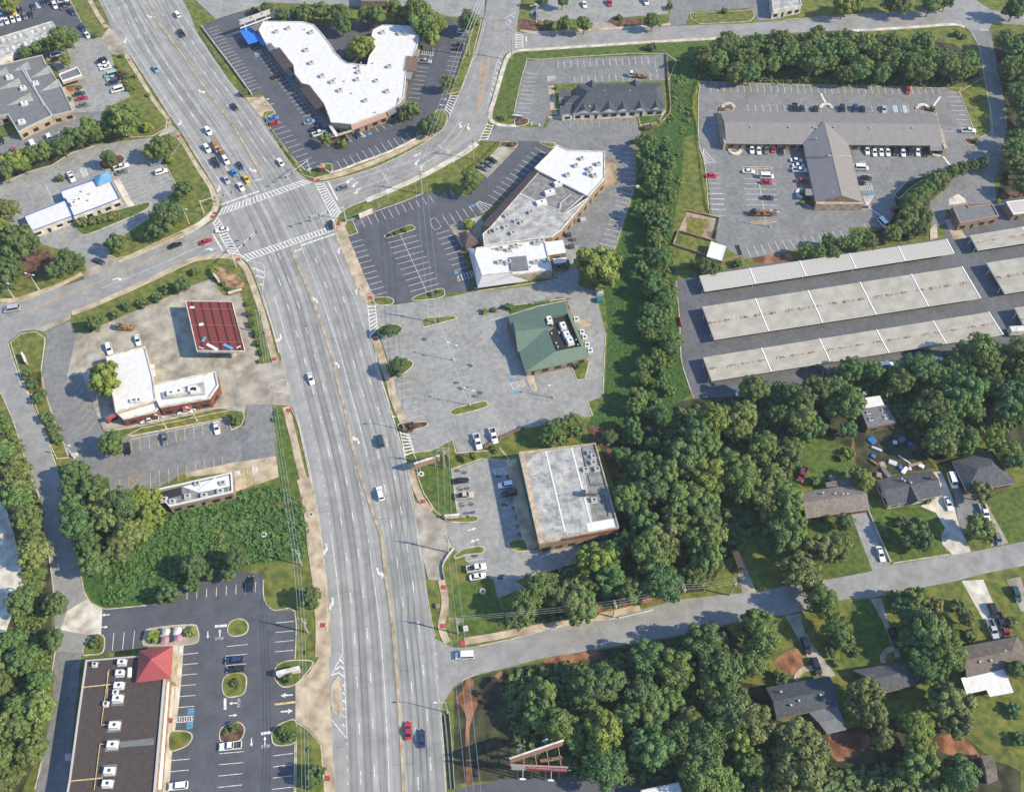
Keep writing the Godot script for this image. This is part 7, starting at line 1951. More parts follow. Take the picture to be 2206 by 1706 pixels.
	wood(["c3", 1260, 760, 1320, 560, 1480, 560, 1640, 420, 1700, 280, 1850, 220, 2184, 240, "d3", 250, 270, 360, 420, 360, 900, 400, 1120, 250, 1180, "c3", 2060, 1030, 1840, 1060, 1860, 1130, 2150, 1150, 2150, 1340, 1960, 1400, 1880, 1500, "c4", 1850, 70, 1600, 120, 1160, 190, 830, 260, 520, 380, 330, 400, 300, 320, 540, 70, "c3", 800, 1540, 1000, 1450, 1240, 1400, 1260, 1000], "in the dense wood behind the big flat store", "trees of the wood behind the big flat store", 7.9, 3.6, 6.4, [0, 0, 1, 3, 4, 2])
	wood(["d3", 420, 1200, 560, 1230, 760, 1300, 750, 1480, 700, 1600, 400, 1620, 250, 1480, 230, 1300], "in the grove beside the tan roofed house", "trees of the grove by the tan roofed house", 7.8, 4.4, 6.0, [4, 1, 0, 3])
	wood(["c4", 440, 800, 700, 730, 1300, 620, 1800, 500, 2050, 460, 2050, 800, "d4", 0, 850, 120, 900, 200, 1150, 150, 1400, 700, 1560, 1300, 1450, 1700, 1440, 1860, 1520, 1850, 1720, 0, 1720, "c4", 1850, 1540, 1560, 1440, 1300, 1480, 900, 1500, 860, 1240, 500, 1240, 420, 1100], "in the wood below the side street", "trees of the wood below the side street", 8.0, 3.6, 6.6, [1, 0, 4, 0, 3, 2])
	wood(["a3", -30, 330, 80, 420, 140, 540, 150, 780, 250, 980, 290, 1180, 350, 1300, 350, 1600, "a4", 330, 100, 290, 350, 370, 620, 400, 850, 370, 1050, 300, 1350, 80, 1640, -60, 1640, -60, 660, 100, 400, 170, 150, "a3", 190, 1600, 150, 1300, 70, 1000, -30, 930], "in the belt west of the lane", "trees of the belt west of the lane", 7.0, 3.4, 5.0, [0, 3, 1, 0, 2])
	wood(["a3", 540, 960, 840, 980, 1040, 1080, 1060, 1300, 980, 1480, 800, 1590, 690, 1590, 640, 1480, 570, 1150], "in the hollow beside the western lane", "trees of the hollow by the lane", 6.6, 4.2, 5.8, [1, 1, 0, 4])
	wood(["c1", 1770, 490, 2050, 340, "d1", 0, 310, 850, 260, 900, 340, 1050, 310, 1430, 340, 1380, 430, 1090, 430, 1100, 480, 1500, 490, 1650, 450, 1820, 450, 1840, 540, 1700, 600, 1300, 605, 0, 595, "c1", 1860, 565], "in the copse above the motel", "trees of the copse above the motel", 7.9, 4.0, 5.8, [1, 1, 0, 0, 3])
	wood(["d1", 1985, 290, 2300, 280, 2300, 1480, 2040, 1500, 2110, 1250, 2160, 900, 2060, 600], "in the belt along the eastern lane", "trees of the belt along the eastern lane", 7.4, 3.8, 5.2, [1, 0, 3, 0])
	for q in [["d1", 1880, 1275, 49, 1], ["d1", 1800, 1300, 52, 1], ["d1", 1720, 1325, 54, 1], ["d1", 1640, 1352, 58, 0], ["d1", 1560, 1388, 60, 1], ["d1", 1500, 1430, 66, 0], ["d1", 1440, 1485, 70, 0], ["d1", 1390, 1545, 72, 0], ["d2", 1330, 130, 80, 0], ["d2", 1300, 250, 78, 0], ["d2", 1180, 375, 60, 2]]:
		tree_at(q[0], q[1], q[2], q[3], q[4], "in the hedge row between motel and storage office", "trees in the hedge row by the storage office")
	wood(["d1", 1480, 1390, 1900, 1285, 1620, 1430, 1560, 1500, "d2", 1460, 150, 1410, 360, 1100, 410, 900, 440, 860, 380, 1180, 340, 1260, 180, 1320, 60], "between motel and storage yard", "trees between motel and storage yard", 5.6, 2.8, 4.0, [0, 1, 2])
	wood(["d2", 390, 560, 430, 480, 860, 385, 1180, 355, 1190, 420, 900, 470, 560, 575], "in the row beside the northern carport", "trees in the row by the carport", 5.2, 2.7, 3.6, [2, 0, 0])
	wood(["d2", 80, 1600, 380, 1500, 700, 1450, 1000, 1400, 1200, 1420, 1600, 1390, 2050, 1290, 2300, 1200, "d3", 2300, 420, 2000, 380, 1800, 330, 1640, 480, 1620, 690, 1500, 690, 1380, 480, 1320, 250, 1200, 130, 880, 120, 830, 300, 700, 400, 400, 420, 330, 380, 60, 200], "behind the storage yard", "trees behind the storage yard", 7.8, 3.4, 6.2, [0, 1, 0, 3, 4])
	for s in 66:
		var f := s / 66.0
		var x := lerpf(1560, 1610, f) + rng.randf_range(-210, 60) - maxf(0.0, f - 0.75) * 900.0
		tree_at("c2", x, lerpf(-330, 2150, f), rng.randf_range(40, 82), [0, 4, 4, 0][rng.randi() % 4], "on the overgrown creek bank", "trees on the creek bank")
	settle()
	cover("kudzu and weeds smothering the creek bank", ["c1", 1620, 480, 1750, 450, 1830, 640, 1790, 900, 1820, 1050, 1720, 1080, 1720, 1400, "c2", 1660, 180, 1640, 380, 1660, 740, 1700, 1350, 1780, 1638, "c3", 1600, 300, 1250, 470, 1020, 420, 1110, 200, "c2", 1140, 1150, 1130, 820, 1210, 560, 1370, 20, "c1", 1400, 1150, 1450, 1060, 1610, 940, 1630, 640], 0.55, 0.2, 0.6, 4)
	cover("taller brambles and saplings on the creek bank", ["c1", 1640, 500, 1740, 460, 1780, 900, 1700, 1100, 1700, 1400, "c2", 1640, 180, 1620, 380, 1640, 740, 1680, 1350, 1600, 1600, 1400, 1500, 1420, 700, 1500, 20, "c1", 1480, 1150, 1620, 900], 9.0, 0.9, 2.0, 0)
	cover("yellowish vines over the hollow", ["a3", 1300, 1100, 2100, 920, "b3", 560, 1060, 590, 1250, 540, 1440, 300, 1300, "a3", 1700, 1500, 1500, 1350], 8.0, 0.8, 2.0, 0)
	cover("vines and brambles filling the hollow", ["a3", 900, 1050, 1300, 1080, 1830, 970, 2150, 900, "b3", 560, 1040, 600, 1250, 560, 1460, 200, 1480, "a4", 1400, 40, 1000, 190, 780, 180], 0.8, 0.4, 1.5, 8)
	cover("saplings and scrub at the foot of the copse", ["c1", 1760, 470, 2050, 330, "d1", 0, 300, 900, 260, 1450, 330, 1650, 400, 1840, 560, 1600, 680, 0, 640, "c1", 1850, 620], 1.5, 0.9, 2.2, 1)
	cover("scrub under the wood behind the big flat store", ["c3", 1240, 700, 1700, 300, 2184, 240, "d3", 360, 420, 380, 900, 250, 1180, "c3", 2150, 1340, 1880, 1500, "c4", 1600, 100, 830, 250, 400, 380, 300, 300, "c3", 800, 1540, 1230, 1380], 1.7, 1.0, 2.6, 1)
	cover("scrub under the wood below the side street", ["c4", 320, 760, 1000, 640, 2050, 440, "d4", 0, 850, 200, 1150, 700, 1500, 1700, 1440, 1850, 1720, 0, 1720, "c4", 900, 1520, 400, 1300], 1.7, 1.0, 2.6, 1)
	cover("scrub along the western lane", ["a3", 0, 330, 150, 540, 300, 1000, 360, 1600, "a4", 330, 100, 400, 850, 300, 1350, 80, 1640, 0, 640, 170, 150, "a3", 150, 1300], 1.3, 0.7, 1.8, 0)
	cover("scrub behind the storage yard", ["d2", 80, 1600, 1000, 1410, 2200, 1250, "d3", 2200, 420, 1640, 560, 1380, 480, 880, 120, 330, 380], 1.9, 0.9, 2.4, 1)
	hedge("clipped hedge along the diagonal mall lot", ["c1", 285, 1115, 150, 1250, 30, 1345], 2.0, 1.1, 2)
	hedge("bright yellow flowering hedge beside the motel lot", ["c1", 1835, 650, 1800, 760, 1790, 850, 1810, 930], 1.9, 1.2, 7)
	hedge("low hedge along the western motel kerb", ["c1", 1815, 930, 1830, 1040, 1835, 1150, 1875, 1450, 1905, 1630, "c2", 1925, 230], 0.9, 0.8, 2)
	hedge("clipped hedge along the eastern plaza lot", ["b1", 1875, 215, 1845, 330, 1800, 500, 1770, 600], 1.4, 0.9, 2)
	hedge("hedge along the western plaza lot", ["b1", 300, 1020, 420, 1190, 500, 1290], 1.2, 0.8, 0)
	hedge("low hedge beside the northern highway wall", ["a1", 1560, 260, 1700, 470, 1790, 570], 1.3, 0.5, 4)
	hedge("low planting beside the diner", ["c2", 110, 815, 500, 755, 650, 735], 1.0, 0.5, 0)
	hedge("ivy along the green roofed restaurant", ["c2", 350, 985, 560, 925, 680, 905], 1.6, 0.6, 4)

# ---------- vehicles ----------
var paint := {}
var proto := {}

func loft(st: SurfaceTool, a: Array, bottom := 0.3) -> void:
	var rings := []
	for s in a:   # z, half width, top
		var w: float = s[1]
		var y: float = s[2]
		rings.append([Vector3(-w * 0.95, bottom, s[0]), Vector3(-w, (bottom + y) * 0.5, s[0]), Vector3(-w * 0.97, y - 0.1, s[0]), Vector3(-w * 0.8, y, s[0]), Vector3(w * 0.8, y, s[0]), Vector3(w * 0.97, y - 0.1, s[0]), Vector3(w, (bottom + y) * 0.5, s[0]), Vector3(w * 0.95, bottom, s[0])])
	for i in rings.size() - 1:
		for k in 8:
			quad_out(st, rings[i][k], rings[i][(k + 1) % 8], rings[i + 1][(k + 1) % 8], rings[i + 1][k], Vector3(0, 0.5, (a[i][0] + a[i + 1][0]) * 0.5))
	for e in [0, rings.size() - 1]:
		for k in range(1, 7):
			quad_out(st, rings[e][0], rings[e][k], rings[e][k + 1], rings[e][k + 1], Vector3(0, 0.5, 0))

func cabin(o: Node3D, st: SurfaceTool, z0: float, z1: float, r0: float, r1: float, y0: float, y1: float, w0: float, w1: float) -> void:
	var b := [Vector3(-w0, y0, z0), Vector3(w0, y0, z0), Vector3(w0, y0, z1), Vector3(-w0, y0, z1)]
	var t := [Vector3(-w1, y1, r0), Vector3(w1, y1, r0), Vector3(w1, y1, r1), Vector3(-w1, y1, r1)]
	var c := Vector3(0, y0, (z0 + z1) * 0.5)
	quad_out(st, t[0], t[1], t[2], t[3], c)
	for i in 4:
		var j := (i + 1) % 4
		quad_out(st, b[i], b[j], t[j], t[i], c)
		var g := tool()
		var m: Vector3 = (b[i] + b[j] + t[i] + t[j]) * 0.25
		var off := (m - c) * Vector3(1, 0, 1)
		off = off.normalized() * 0.025
		var q := [b[i], b[j], t[j], t[i]]
		for k in 4:
			q[k] = m + (q[k] - m) * (Vector3(0.9, 0.86, 0.9)) + off + Vector3(0, 0.01, 0)
		quad_out(g, q[0], q[1], q[2], q[3], c)
		part(o, ["windshield", "side_window", "rear_window", "side_window"][i], done(g), M.glass, false)

func wheels(o: Node3D, x: float, zs: Array, r := 0.34) -> void:
	for z in zs:
		for s in [-1.0, 1.0]:
			var w := part(o, "wheel", tube_mesh(Vector3(s * (x - 0.2), r, z), Vector3(s * (x + 0.03), r, z), r, r, 12), M.tyre, false)
			part(w, "rim", tube_mesh(Vector3(s * (x + 0.02), r, z), Vector3(s * (x + 0.045), r, z), r * 0.6, r * 0.6, 8), M.rim, false)

func lamps(o: Node3D, x: float, y: float, z0: float, z1: float) -> void:
	for s in [-1.0, 1.0]:
		part(o, "headlight", box_mesh(Vector3(s * x, y, z0), Vector3(0.34, 0.14, 0.12)), M.headlight, false)
		part(o, "taillight", box_mesh(Vector3(s * x, y + 0.1, z1), Vector3(0.26, 0.16, 0.08)), M.taillight, false)

func make_cars() -> void:
	for c in [["white", 0.78, 0.78, 0.77], ["silver", 0.42, 0.43, 0.44], ["grey", 0.16, 0.165, 0.17], ["black", 0.015, 0.016, 0.02], ["dark blue", 0.02, 0.04, 0.1], ["blue", 0.03, 0.2, 0.5], ["pale blue", 0.2, 0.33, 0.42], ["red", 0.42, 0.02, 0.04], ["dark red", 0.2, 0.02, 0.03], ["yellow", 0.75, 0.42, 0.02], ["pale green", 0.32, 0.5, 0.45], ["beige", 0.5, 0.43, 0.34], ["dark green", 0.02, 0.06, 0.06], ["tan", 0.5, 0.3, 0.14]]:
		var m := StandardMaterial3D.new()
		m.resource_name = "paint " + c[0]
		m.albedo_color = lin(c[1], c[2], c[3])
		m.roughness = 0.35
		m.metallic = 0.1
		m.clearcoat_enabled = true
		m.clearcoat = 0.7
		m.clearcoat_roughness = 0.08
		m.cull_mode = BaseMaterial3D.CULL_DISABLED
		paint[c[0]] = m
	for k in ["sedan", "hatchback", "SUV", "pickup", "van"]:
		var o := Node3D.new()
		var st := tool()
		if k == "sedan":
			loft(st, [[-2.38, 0.66, 0.6], [-2.2, 0.82, 0.72], [-1.1, 0.9, 0.88], [1.4, 0.9, 0.93], [2.1, 0.86, 0.92], [2.38, 0.74, 0.8]])
			cabin(o, st, -1.0, 1.75, -0.2, 0.95, 0.88, 1.45, 0.8, 0.63)
			wheels(o, 0.86, [-1.45, 1.4])
			lamps(o, 0.62, 0.62, -2.3, 2.34)
		elif k == "hatchback":
			loft(st, [[-2.0, 0.64, 0.62], [-1.85, 0.8, 0.75], [-1.0, 0.86, 0.92], [1.7, 0.86, 0.97], [2.0, 0.78, 0.9]])
			cabin(o, st, -1.1, 1.85, -0.35, 1.4, 0.92, 1.5, 0.78, 0.64)
			wheels(o, 0.82, [-1.25, 1.25], 0.32)
			lamps(o, 0.6, 0.66, -1.94, 1.97)
		elif k == "SUV":
			loft(st, [[-2.4, 0.74, 0.76], [-2.2, 0.9, 0.92], [-1.2, 0.97, 1.06], [2.1, 0.97, 1.1], [2.4, 0.88, 1.02]], 0.36)
			cabin(o, st, -1.15, 2.25, -0.5, 1.95, 1.05, 1.74, 0.88, 0.72)
			wheels(o, 0.92, [-1.45, 1.45], 0.38)
			lamps(o, 0.68, 0.8, -2.33, 2.37)
		elif k == "van":
			loft(st, [[-2.6, 0.78, 0.8], [-2.4, 0.95, 1.0], [-1.7, 1.0, 1.15], [2.5, 1.0, 1.2], [2.6, 0.98, 1.15]], 0.36)
			cabin(o, st, -1.8, 2.56, -1.1, 2.4, 1.12, 2.1, 0.96, 0.86)
			wheels(o, 0.95, [-1.6, 1.6], 0.37)
			lamps(o, 0.74, 0.85, -2.53, 2.57)
		else:
			loft(st, [[-2.85, 0.8, 0.85], [-2.65, 0.95, 1.0], [-1.4, 1.0, 1.12], [0.75, 1.0, 1.15]], 0.42)
			cabin(o, st, -1.35, 0.72, -0.65, 0.5, 1.1, 1.82, 0.9, 0.74)
			for s in [-0.93, 0.93]:
				box_to(st, Vector3(s, 0.82, 1.8), Vector3(0.13, 0.7, 2.1))
			box_to(st, Vector3(0, 0.82, 2.8), Vector3(1.99, 0.7, 0.12))
			part(o, "bed", box_mesh(Vector3(0, 0.6, 1.78), Vector3(1.74, 0.12, 1.96)), M.dark_metal, false)
			wheels(o, 0.95, [-1.75, 1.75], 0.4)
			lamps(o, 0.78, 0.85, -2.78, 2.85)
		var b := part(o, "body", done(st), paint.white, false)
		o.move_child(b, 0)
		part(o, "number_plate", box_mesh(Vector3(0, 0.6, [2.38, 2.02, 2.42, 2.88, 2.62][["sedan", "hatchback", "SUV", "pickup", "van"].find(k)]), Vector3(0.4, 0.16, 0.04)), M.white_wall, false)
		proto[k] = o

func heading(t: String, x: float, y: float, dx: float, dy: float) -> float:
	var a := at(t, x, y)
	var b := at(t, x + dx, y + dy)
	return atan2(-(b.x - a.x), -(b.z - a.z))

func car(t: String, x: float, y: float, dx: float, dy: float, kind: String, colour: String, place: String, grp: String) -> void:
	var c := at(t, x, y, 0.75)
	var o: Node3D = proto[kind].duplicate()
	o.name = numbered("parked_car" if not grp.contains("driving") else "moving_car")
	add_child(o)
	o.position = Vector3(c.x, 0.07 if grp.contains("driving") else 0.05, c.z)
	o.rotation.y = heading(t, x, y, dx, dy)
	o.get_node("body").material_override = paint[colour]
	tag(o, "%s %s %s" % [colour, kind, place], "car" if kind != "pickup" and kind != "van" else kind, grp)

func park_all() -> void:
	make_cars()
	var K := {"s": "sedan", "h": "hatchback", "u": "SUV", "p": "pickup", "v": "van"}
	var C := {"w": "white", "i": "silver", "g": "grey", "k": "black", "n": "dark blue", "b": "blue", "l": "pale blue", "r": "red", "m": "dark red", "y": "yellow", "e": "pale green", "t": "beige", "d": "dark green", "o": "tan"}
	var rows := [
		["a1", "parked in the packed northern lot", "cars in the packed northern lot", 20, 52, [45, 160, "sw", 93, 148, "sw", 137, 136, "sw", 190, 125, "sg", 238, 108, "sk", 105, 88, "sy", 50, 103, "sk", 155, 75, "sk", 255, 45, "sn", 325, 20, "sk", 373, 5, "sk", 427, 40, "uw", 5, 125, "sw", 0, 175, "si"]],
		["a1", "parked at the kerb of the packed northern lot", "cars at the northern kerb", 30, 45, [565, 92, "un", 645, 215, "un", 680, 272, "sw"]],
		["a1", "parked askew in the packed northern lot", "cars askew in the northern lot", 90, -15, [500, 35, "pk", 515, 60, "sg", 490, 5, "uw", 505, 245, "sw"]],
		["a1", "parked under trees by the long pale shed", "cars by the long pale shed", 105, -32, [440, 425, "vw", 440, 462, "sk"]],
		["a1", "parked in the row along the highway beds", "cars along the highway beds", -100, 28, [790, 474, "uk", 808, 499, "sw", 822, 528, "sw", 865, 585, "ve", 875, 612, "si", 880, 645, "un", 917, 703, "vw"]],
		["a1", "parked in front of the grey gabled mall", "cars in front of the gabled mall", 100, -24, [618, 732, "sd", 640, 768, "sr", 650, 820, "sg"]],
		["a1", "driving away on the northern highway", "cars driving away on the northern highway", -42, -58, [1388, 110, "uw", 1418, 257, "pk", 1832, 832, "sk"]],
		["a1", "driving or queuing toward the crossroads", "cars driving or queuing toward the crossroads", 40, 62, [1217, 540, "sl", 1630, 1027, "uw", 1622, 1163, "uw", 1768, 1255, "uw", 1690, 1275, "pk", 1832, 1355, "hb", 1880, 1297, "sn", 1772, 1408, "si", 1885, 1462, "sw", 1930, 1403, "sy"]],
		["a1", "parked in the shaded service drive", "cars in the shaded service drive", 25, 50, [385, 1083, "uw", 260, 1142, "vw", 103, 1183, "sr", 0, 950, "sg", 5, 1095, "sk"]],
		["a1", "parked beside the bank", "cars beside the bank", 100, -30, [947, 1308, "pw", 952, 1347, "sg", 1222, 1272, "sl", 1260, 1345, "uw"]],
		["a1", "parked nose in by the bank mulch bed", "pickup by the bank mulch bed", 24, 55, [557, 1387, "pw"]],
		["b1", "parked on the west side of the V shaped plaza", "cars west of the V shaped plaza", 100, -28, [315, 928, "sb", 330, 965, "hr", 605, 952, "sl", 668, 1007, "pk", 683, 1043, "pw", 350, 597, "sk"]],
		["b1", "parked at the foot of the V shaped plaza", "cars at the foot of the V shaped plaza", 40, 52, [885, 1085, "sk", 980, 1050, "sn"]],
		["b1", "parked on the east side of the V shaped plaza", "cars east of the V shaped plaza", 92, 8, [1512, 480, "pi", 1808, 247, "uw", 1780, 350, "sk", 1772, 382, "sk"]],
		["b1", "driving away past the plaza corner", "cars driving away past the plaza corner", -42, -62, [375, 1268, "sw"]],
		["b1", "driving up to the stop line on the east road", "cars driving on the east road", -95, 26, [865, 1470, "hg"]],
		["c1", "parked on the pale strip under the hedge", "cars on the pale strip under the hedge", 85, 36, [215, 1252, "sk", 187, 1283, "sg", 150, 1313, "sg"]],
		["c1", "parked beyond the north-east road", "cars beyond the north-east road", 12, 45, [943, 32, "sw", 1143, 20, "ur", 1427, 10, "uw", 558, 117, "hk"]],
		["c1", "parked on the west side of the motel", "cars west of the motel", 95, 0, [1940, 1375, "sr"]],
		["c1", "parked behind the middle strip mall", "cars behind the middle strip mall", 60, -10, [1330, 1112, "sk"]],
		["d1", "parked on the south side of the motel's west wing", "cars south of the motel's west wing", 16, 80, [72, 1168, "sw", 127, 1175, "sw", 187, 1170, "sg", 240, 1165, "hr", 305, 1178, "sk"]],
		["d1", "parked on the south side of the motel's east wing", "cars south of the motel's east wing", 20, 80, [977, 1175, "sw", 1035, 1190, "sw", 1088, 1187, "sw", 1140, 1188, "sw", 1197, 1183, "uk", 1260, 1193, "sw", 1317, 1180, "uk", 1375, 1187, "sw", 1437, 1190, "sk"]],
		["d1", "parked on the north side of the motel", "cars north of the motel", 10, 62, [413, 850, "pk", 470, 853, "sn", 575, 858, "sk", 785, 853, "uk", 887, 853, "un", 945, 857, "sk", 1110, 855, "si"]],
		["d1", "parked alone below the copse", "cars below the copse", 8, 62, [1298, 703, "sr"]],
		["d1", "parked beside the motel's south wing", "cars beside the motel's south wing", 100, 4, [425, 1255, "sw", 440, 1297, "sw", 450, 1333, "pw", 467, 1415, "sr", 935, 1315, "vw", 970, 1393, "sk", 930, 1432, "hk"]],
		["d1", "parked in the middle of the motel lot", "cars in the middle of the motel lot", 100, 3, [50, 1342, "sw", 190, 1382, "vw", 190, 1425, "sr", 200, 1548, "sn"]],
		["d1", "parked by the landscaped tip of the motel exit", "cars by the motel exit", 100, 2, [1775, 1023, "pw"]],
		["d2", "parked by the trees at the foot of the motel lot", "cars at the foot of the motel lot", 30, 32, [1110, 298, "vw"]],
		["d2", "parked in the shade behind the southern carport", "cars behind the southern carport", 100, -10, [1783, 1252, "ul", 1525, 1362, "sw", 585, 1508, "sr", 1130, 1405, "uw", 1215, 178, "sm"]],
		["a2", "turning through the western crosswalk", "car driving through the western crosswalk", -100, 16, [1737, 345, "sw"]],
		["a2", "driving on the west road", "cars driving on the west road", 88, -32, [1615, 435, "sr", 1373, 465, "sk"]],
		["a2", "leaving the bank lot", "car driving out of the bank lot", 95, 36, [772, 590, "sn"]],
		["a2", "driving off along the west road", "cars driving off along the west road", -105, 18, [90, 967, "vi"]],
		["a2", "parked beside the filling station shop", "cars beside the filling station shop", 22, 85, [852, 1278, "uw", 1075, 1208, "sw"]],
		["a3", "waiting in the drive-through lane", "cars in the drive-through lane", -110, 20, [1170, 378, "pw", 1445, 310, "sw"]],
		["a3", "parked in the yellow striped bays", "cars in the yellow striped bays", 16, 88, [1695, 442, "sw", 1287, 527, "sg", 997, 605, "sk"]],
		["b2", "driving south on the highway", "cars driving south on the highway", 30, 95, [615, 1512, "sw"]],
		["b2", "driving across the southern crosswalk", "cars driving across the southern crosswalk", -8, -65, [770, 305, "sk"]],
		["b3", "driving north on the highway", "cars driving north on the highway", -26, -105, [1162, 545, "ud", 1160, 957, "uw"]],
		["b3", "parked in the bays by the store lawn", "cars in the bays by the store lawn", 112, -14, [1795, 855, "sk", 1820, 975, "pt"]],
		["b3", "parked by the wooden fence of the pale lot", "pickups by the wooden fence", 28, 100, [1925, 550, "pw", 2050, 505, "pw"]],
		["c3", "parked in front of the big flat store", "cars in front of the big flat store", -112, 20, [327, 890, "uw", 350, 955, "uk"]],
		["b3", "parked inside the store entrance", "cars inside the store entrance", 140, -26, [1915, 1540, "pw", 1925, 1607, "sw"]],
		["b4", "driving north past the side street", "cars driving north past the side street", -6, -135, [1378, 1178, "sr", 1487, 1240, "sn"]],
		["b4", "waiting at the mouth of the side street", "cars at the mouth of the side street", -115, 6, [1825, 590, "vw"]],
		["a4", "parked in the middle of the plaza lot", "cars in the plaza lot", -145, 16, [1835, 627, "un", 1845, 697, "sk", 1805, 1300, "pw", 1395, 1613, "uw"]],
		["a4", "parked at the top of the plaza lot", "cars at the top of the plaza lot", 8, -70, [1962, 30, "sk"]],
		["d3", "parked on the backyard lawn", "cars on the backyard lawn", -24, 62, [470, 808, "pm"]],
		["d3", "parked in the drives above the street", "cars in the drives above the street", 34, 98, [1650, 857, "vw", 1617, 1035, "sw", 1900, 1105, "pw", 1085, 1430, "sw", 2007, 1312, "hg"]],
		["c3", "half hidden by trees behind the storage yard", "cars half hidden behind the storage yard", 90, -10, [2190, 172, "sw"]],
		["d4", "parked in the drives below the street", "cars in the drives below the street", 46, 120, [500, 515, "uk", 580, 675, "uk", 1195, 455, "pk", 1970, 245, "uk", 2025, 330, "pk", 2060, 400, "pm", 1963, 385, "pi", 2148, 110, "ud"]],
	]
	for r in rows:
		for i in range(0, r[5].size(), 3):
			var c: String = r[5][i + 2]
			car(r[0], r[5][i], r[5][i + 1], r[3], r[4], K[c[0]], C[c[1]], r[1], r[2])
	# heavier vehicles
	truck("flatbed_truck", "flatbed truck carrying a tan digger in the queue", "a1", 1690, 1150, 36, 62, "equipment_yellow", "tan", 7.0)
	truck("trailer", "open trailer of brown scrap in the queue", "a1", 1740, 1208, 36, 62, "wood", "", 4.0)
	truck("flatbed_truck", "flatbed truck loaded with pale debris in the clinic lot", "c1", 1365, 588, -150, -12, "sandy", "white", 8.5)
	truck("flatbed_truck", "tow truck with a tan load on the filling station forecourt", "a2", 972, 1108, -130, -8, "equipment_yellow", "grey", 6.5)
	truck("box_truck", "box truck with pale box and yellow cab behind the carport", "d2", 1797, 1318, 100, -5, "tarp_grey", "yellow", 7.5, 2.6)
	truck("box_trailer", "white box trailer beside the southern carport", "d2", 2137, 1152, 100, -6, "white_wall", "", 4.6, 2.3)
	truck("flatbed_truck", "dark truck with an orange load in the motel lot", "d2", 165, 212, -130, 0, "clay", "black", 10.0)
	truck("box_trailer", "small white trailer under the trees of the service drive", "a1", 500, 1062, 90, -35, "white_wall", "", 4.2, 1.6)

func truck(called: String, label: String, t: String, x: float, y: float, dx: float, dy: float, cargo: String, cab: String, l: float, high := 1.0) -> void:
	var c := at(t, x, y, 1.0)
	var o := thing(called, label, "trailer" if called.contains("trailer") else "truck", Vector3(c.x, 0.05, c.z))
	o.rotation.y = heading(t, x, y, dx, dy)
	part(o, "chassis", box_mesh(Vector3(0, 0.75, 0), Vector3(2.1, 0.25, l)), M.dark_metal, false)
	var z := -l * 0.5
	if cab:
		var st := tool()
		loft(st, [[z, 0.9, 1.2], [z + 0.3, 1.03, 1.5], [z + 0.9, 1.05, 1.55], [z + 2.0, 1.05, 1.6]], 0.5)
		cabin(o, st, z + 0.5, z + 2.0, z + 0.9, z + 1.95, 1.5, 2.4, 1.0, 0.85)
		part(o, "cab", done(st), paint[cab], false)
		z += 2.1
	if high > 1.2:
		part(o, "box_body", box_mesh(Vector3(0, 0.9 + high * 0.5, (z + l * 0.5) * 0.5), Vector3(2.2, high, l * 0.5 - z)), M[cargo], false)
	else:
		part(o, "deck", box_mesh(Vector3(0, 0.95, (z + l * 0.5) * 0.5), Vector3(2.3, 0.16, l * 0.5 - z)), M.wood, false)
		var st := tool()
		for k in 7:
			var f := (k + 0.5) / 7.0
			box_to(st, Vector3(sin(k * 2.3) * 0.5, 1.25 + 0.2 * absf(sin(k * 1.9)), lerpf(z + 0.4, l * 0.5 - 0.3, f)), Vector3(0.7 + 0.5 * absf(cos(k * 1.3)), 0.5 + 0.4 * absf(sin(k * 3.7)), (l * 0.5 - z) / 9.0 + 0.3), Basis(Vector3.UP, k * 0.9))
		part(o, "load", done(st), M[cargo], false)
	wheels(o, 1.0, [-l * 0.32, l * 0.3], 0.45)

# ---------- street furniture ----------
func pole(label: String, t: String, x: float, y: float, h: float, arm: float, turn: float, m := "pole_wood", grp := "wooden utility poles") -> Vector3:
	var c := at(t, x, y)
	var o := thing("utility_pole", label, "utility pole", c, grp)
	part(o, "shaft", tube_mesh(Vector3.ZERO, Vector3(0, h, 0), 0.22, 0.15, 8), M[m], false)
	var d := Vector3(cos(turn), 0, sin(turn)) * arm * 0.5
	for k in 2:
		part(o, "crossarm", box_mesh(Vector3(0, h - 0.4 - k * 1.4, 0), Vector3(arm, 0.16, 0.16), Basis(Vector3.UP, -turn)), M[m], false)
	for s in [-1.0, 0.0, 1.0]:
		part(o, "insulator", tube_mesh(d * s * 0.9 + Vector3(0, h - 0.3, 0), d * s * 0.9 + Vector3(0, h + 0.1, 0), 0.08, 0.06, 6), M.pale_metal, false)
	part(o, "transformer", tube_mesh(Vector3(0.35, h - 3.4, 0), Vector3(0.35, h - 2.4, 0), 0.28, 0.28, 8), M.grey_metal, false)
	return c + Vector3(0, h, 0)

func span(label: String, a: Vector3, b: Vector3, turn_a: float, turn_b: float, arm: float, thick := 0.045) -> void:
	var o := thing("power_line", label, "power line", (a + b) * 0.5 * Vector3(1, 0, 1), "overhead power lines")
	for s in [-0.45, 0.0, 0.45]:
		var st := tool()
		var p: Vector3 = a + Vector3(cos(turn_a), 0, sin(turn_a)) * arm * s
		var e: Vector3 = b + Vector3(cos(turn_b), 0, sin(turn_b)) * arm * s
		for k in 8:
			var f0 := k / 8.0
			var f1 := (k + 1) / 8.0
			tube_to(st, p.lerp(e, f0) - Vector3(0, 4.0 * f0 * (1 - f0) * 0.9, 0), p.lerp(e, f1) - Vector3(0, 4.0 * f1 * (1 - f1) * 0.9, 0), thick, thick, 3)
		part(o, "wire", done(st), M.wire)

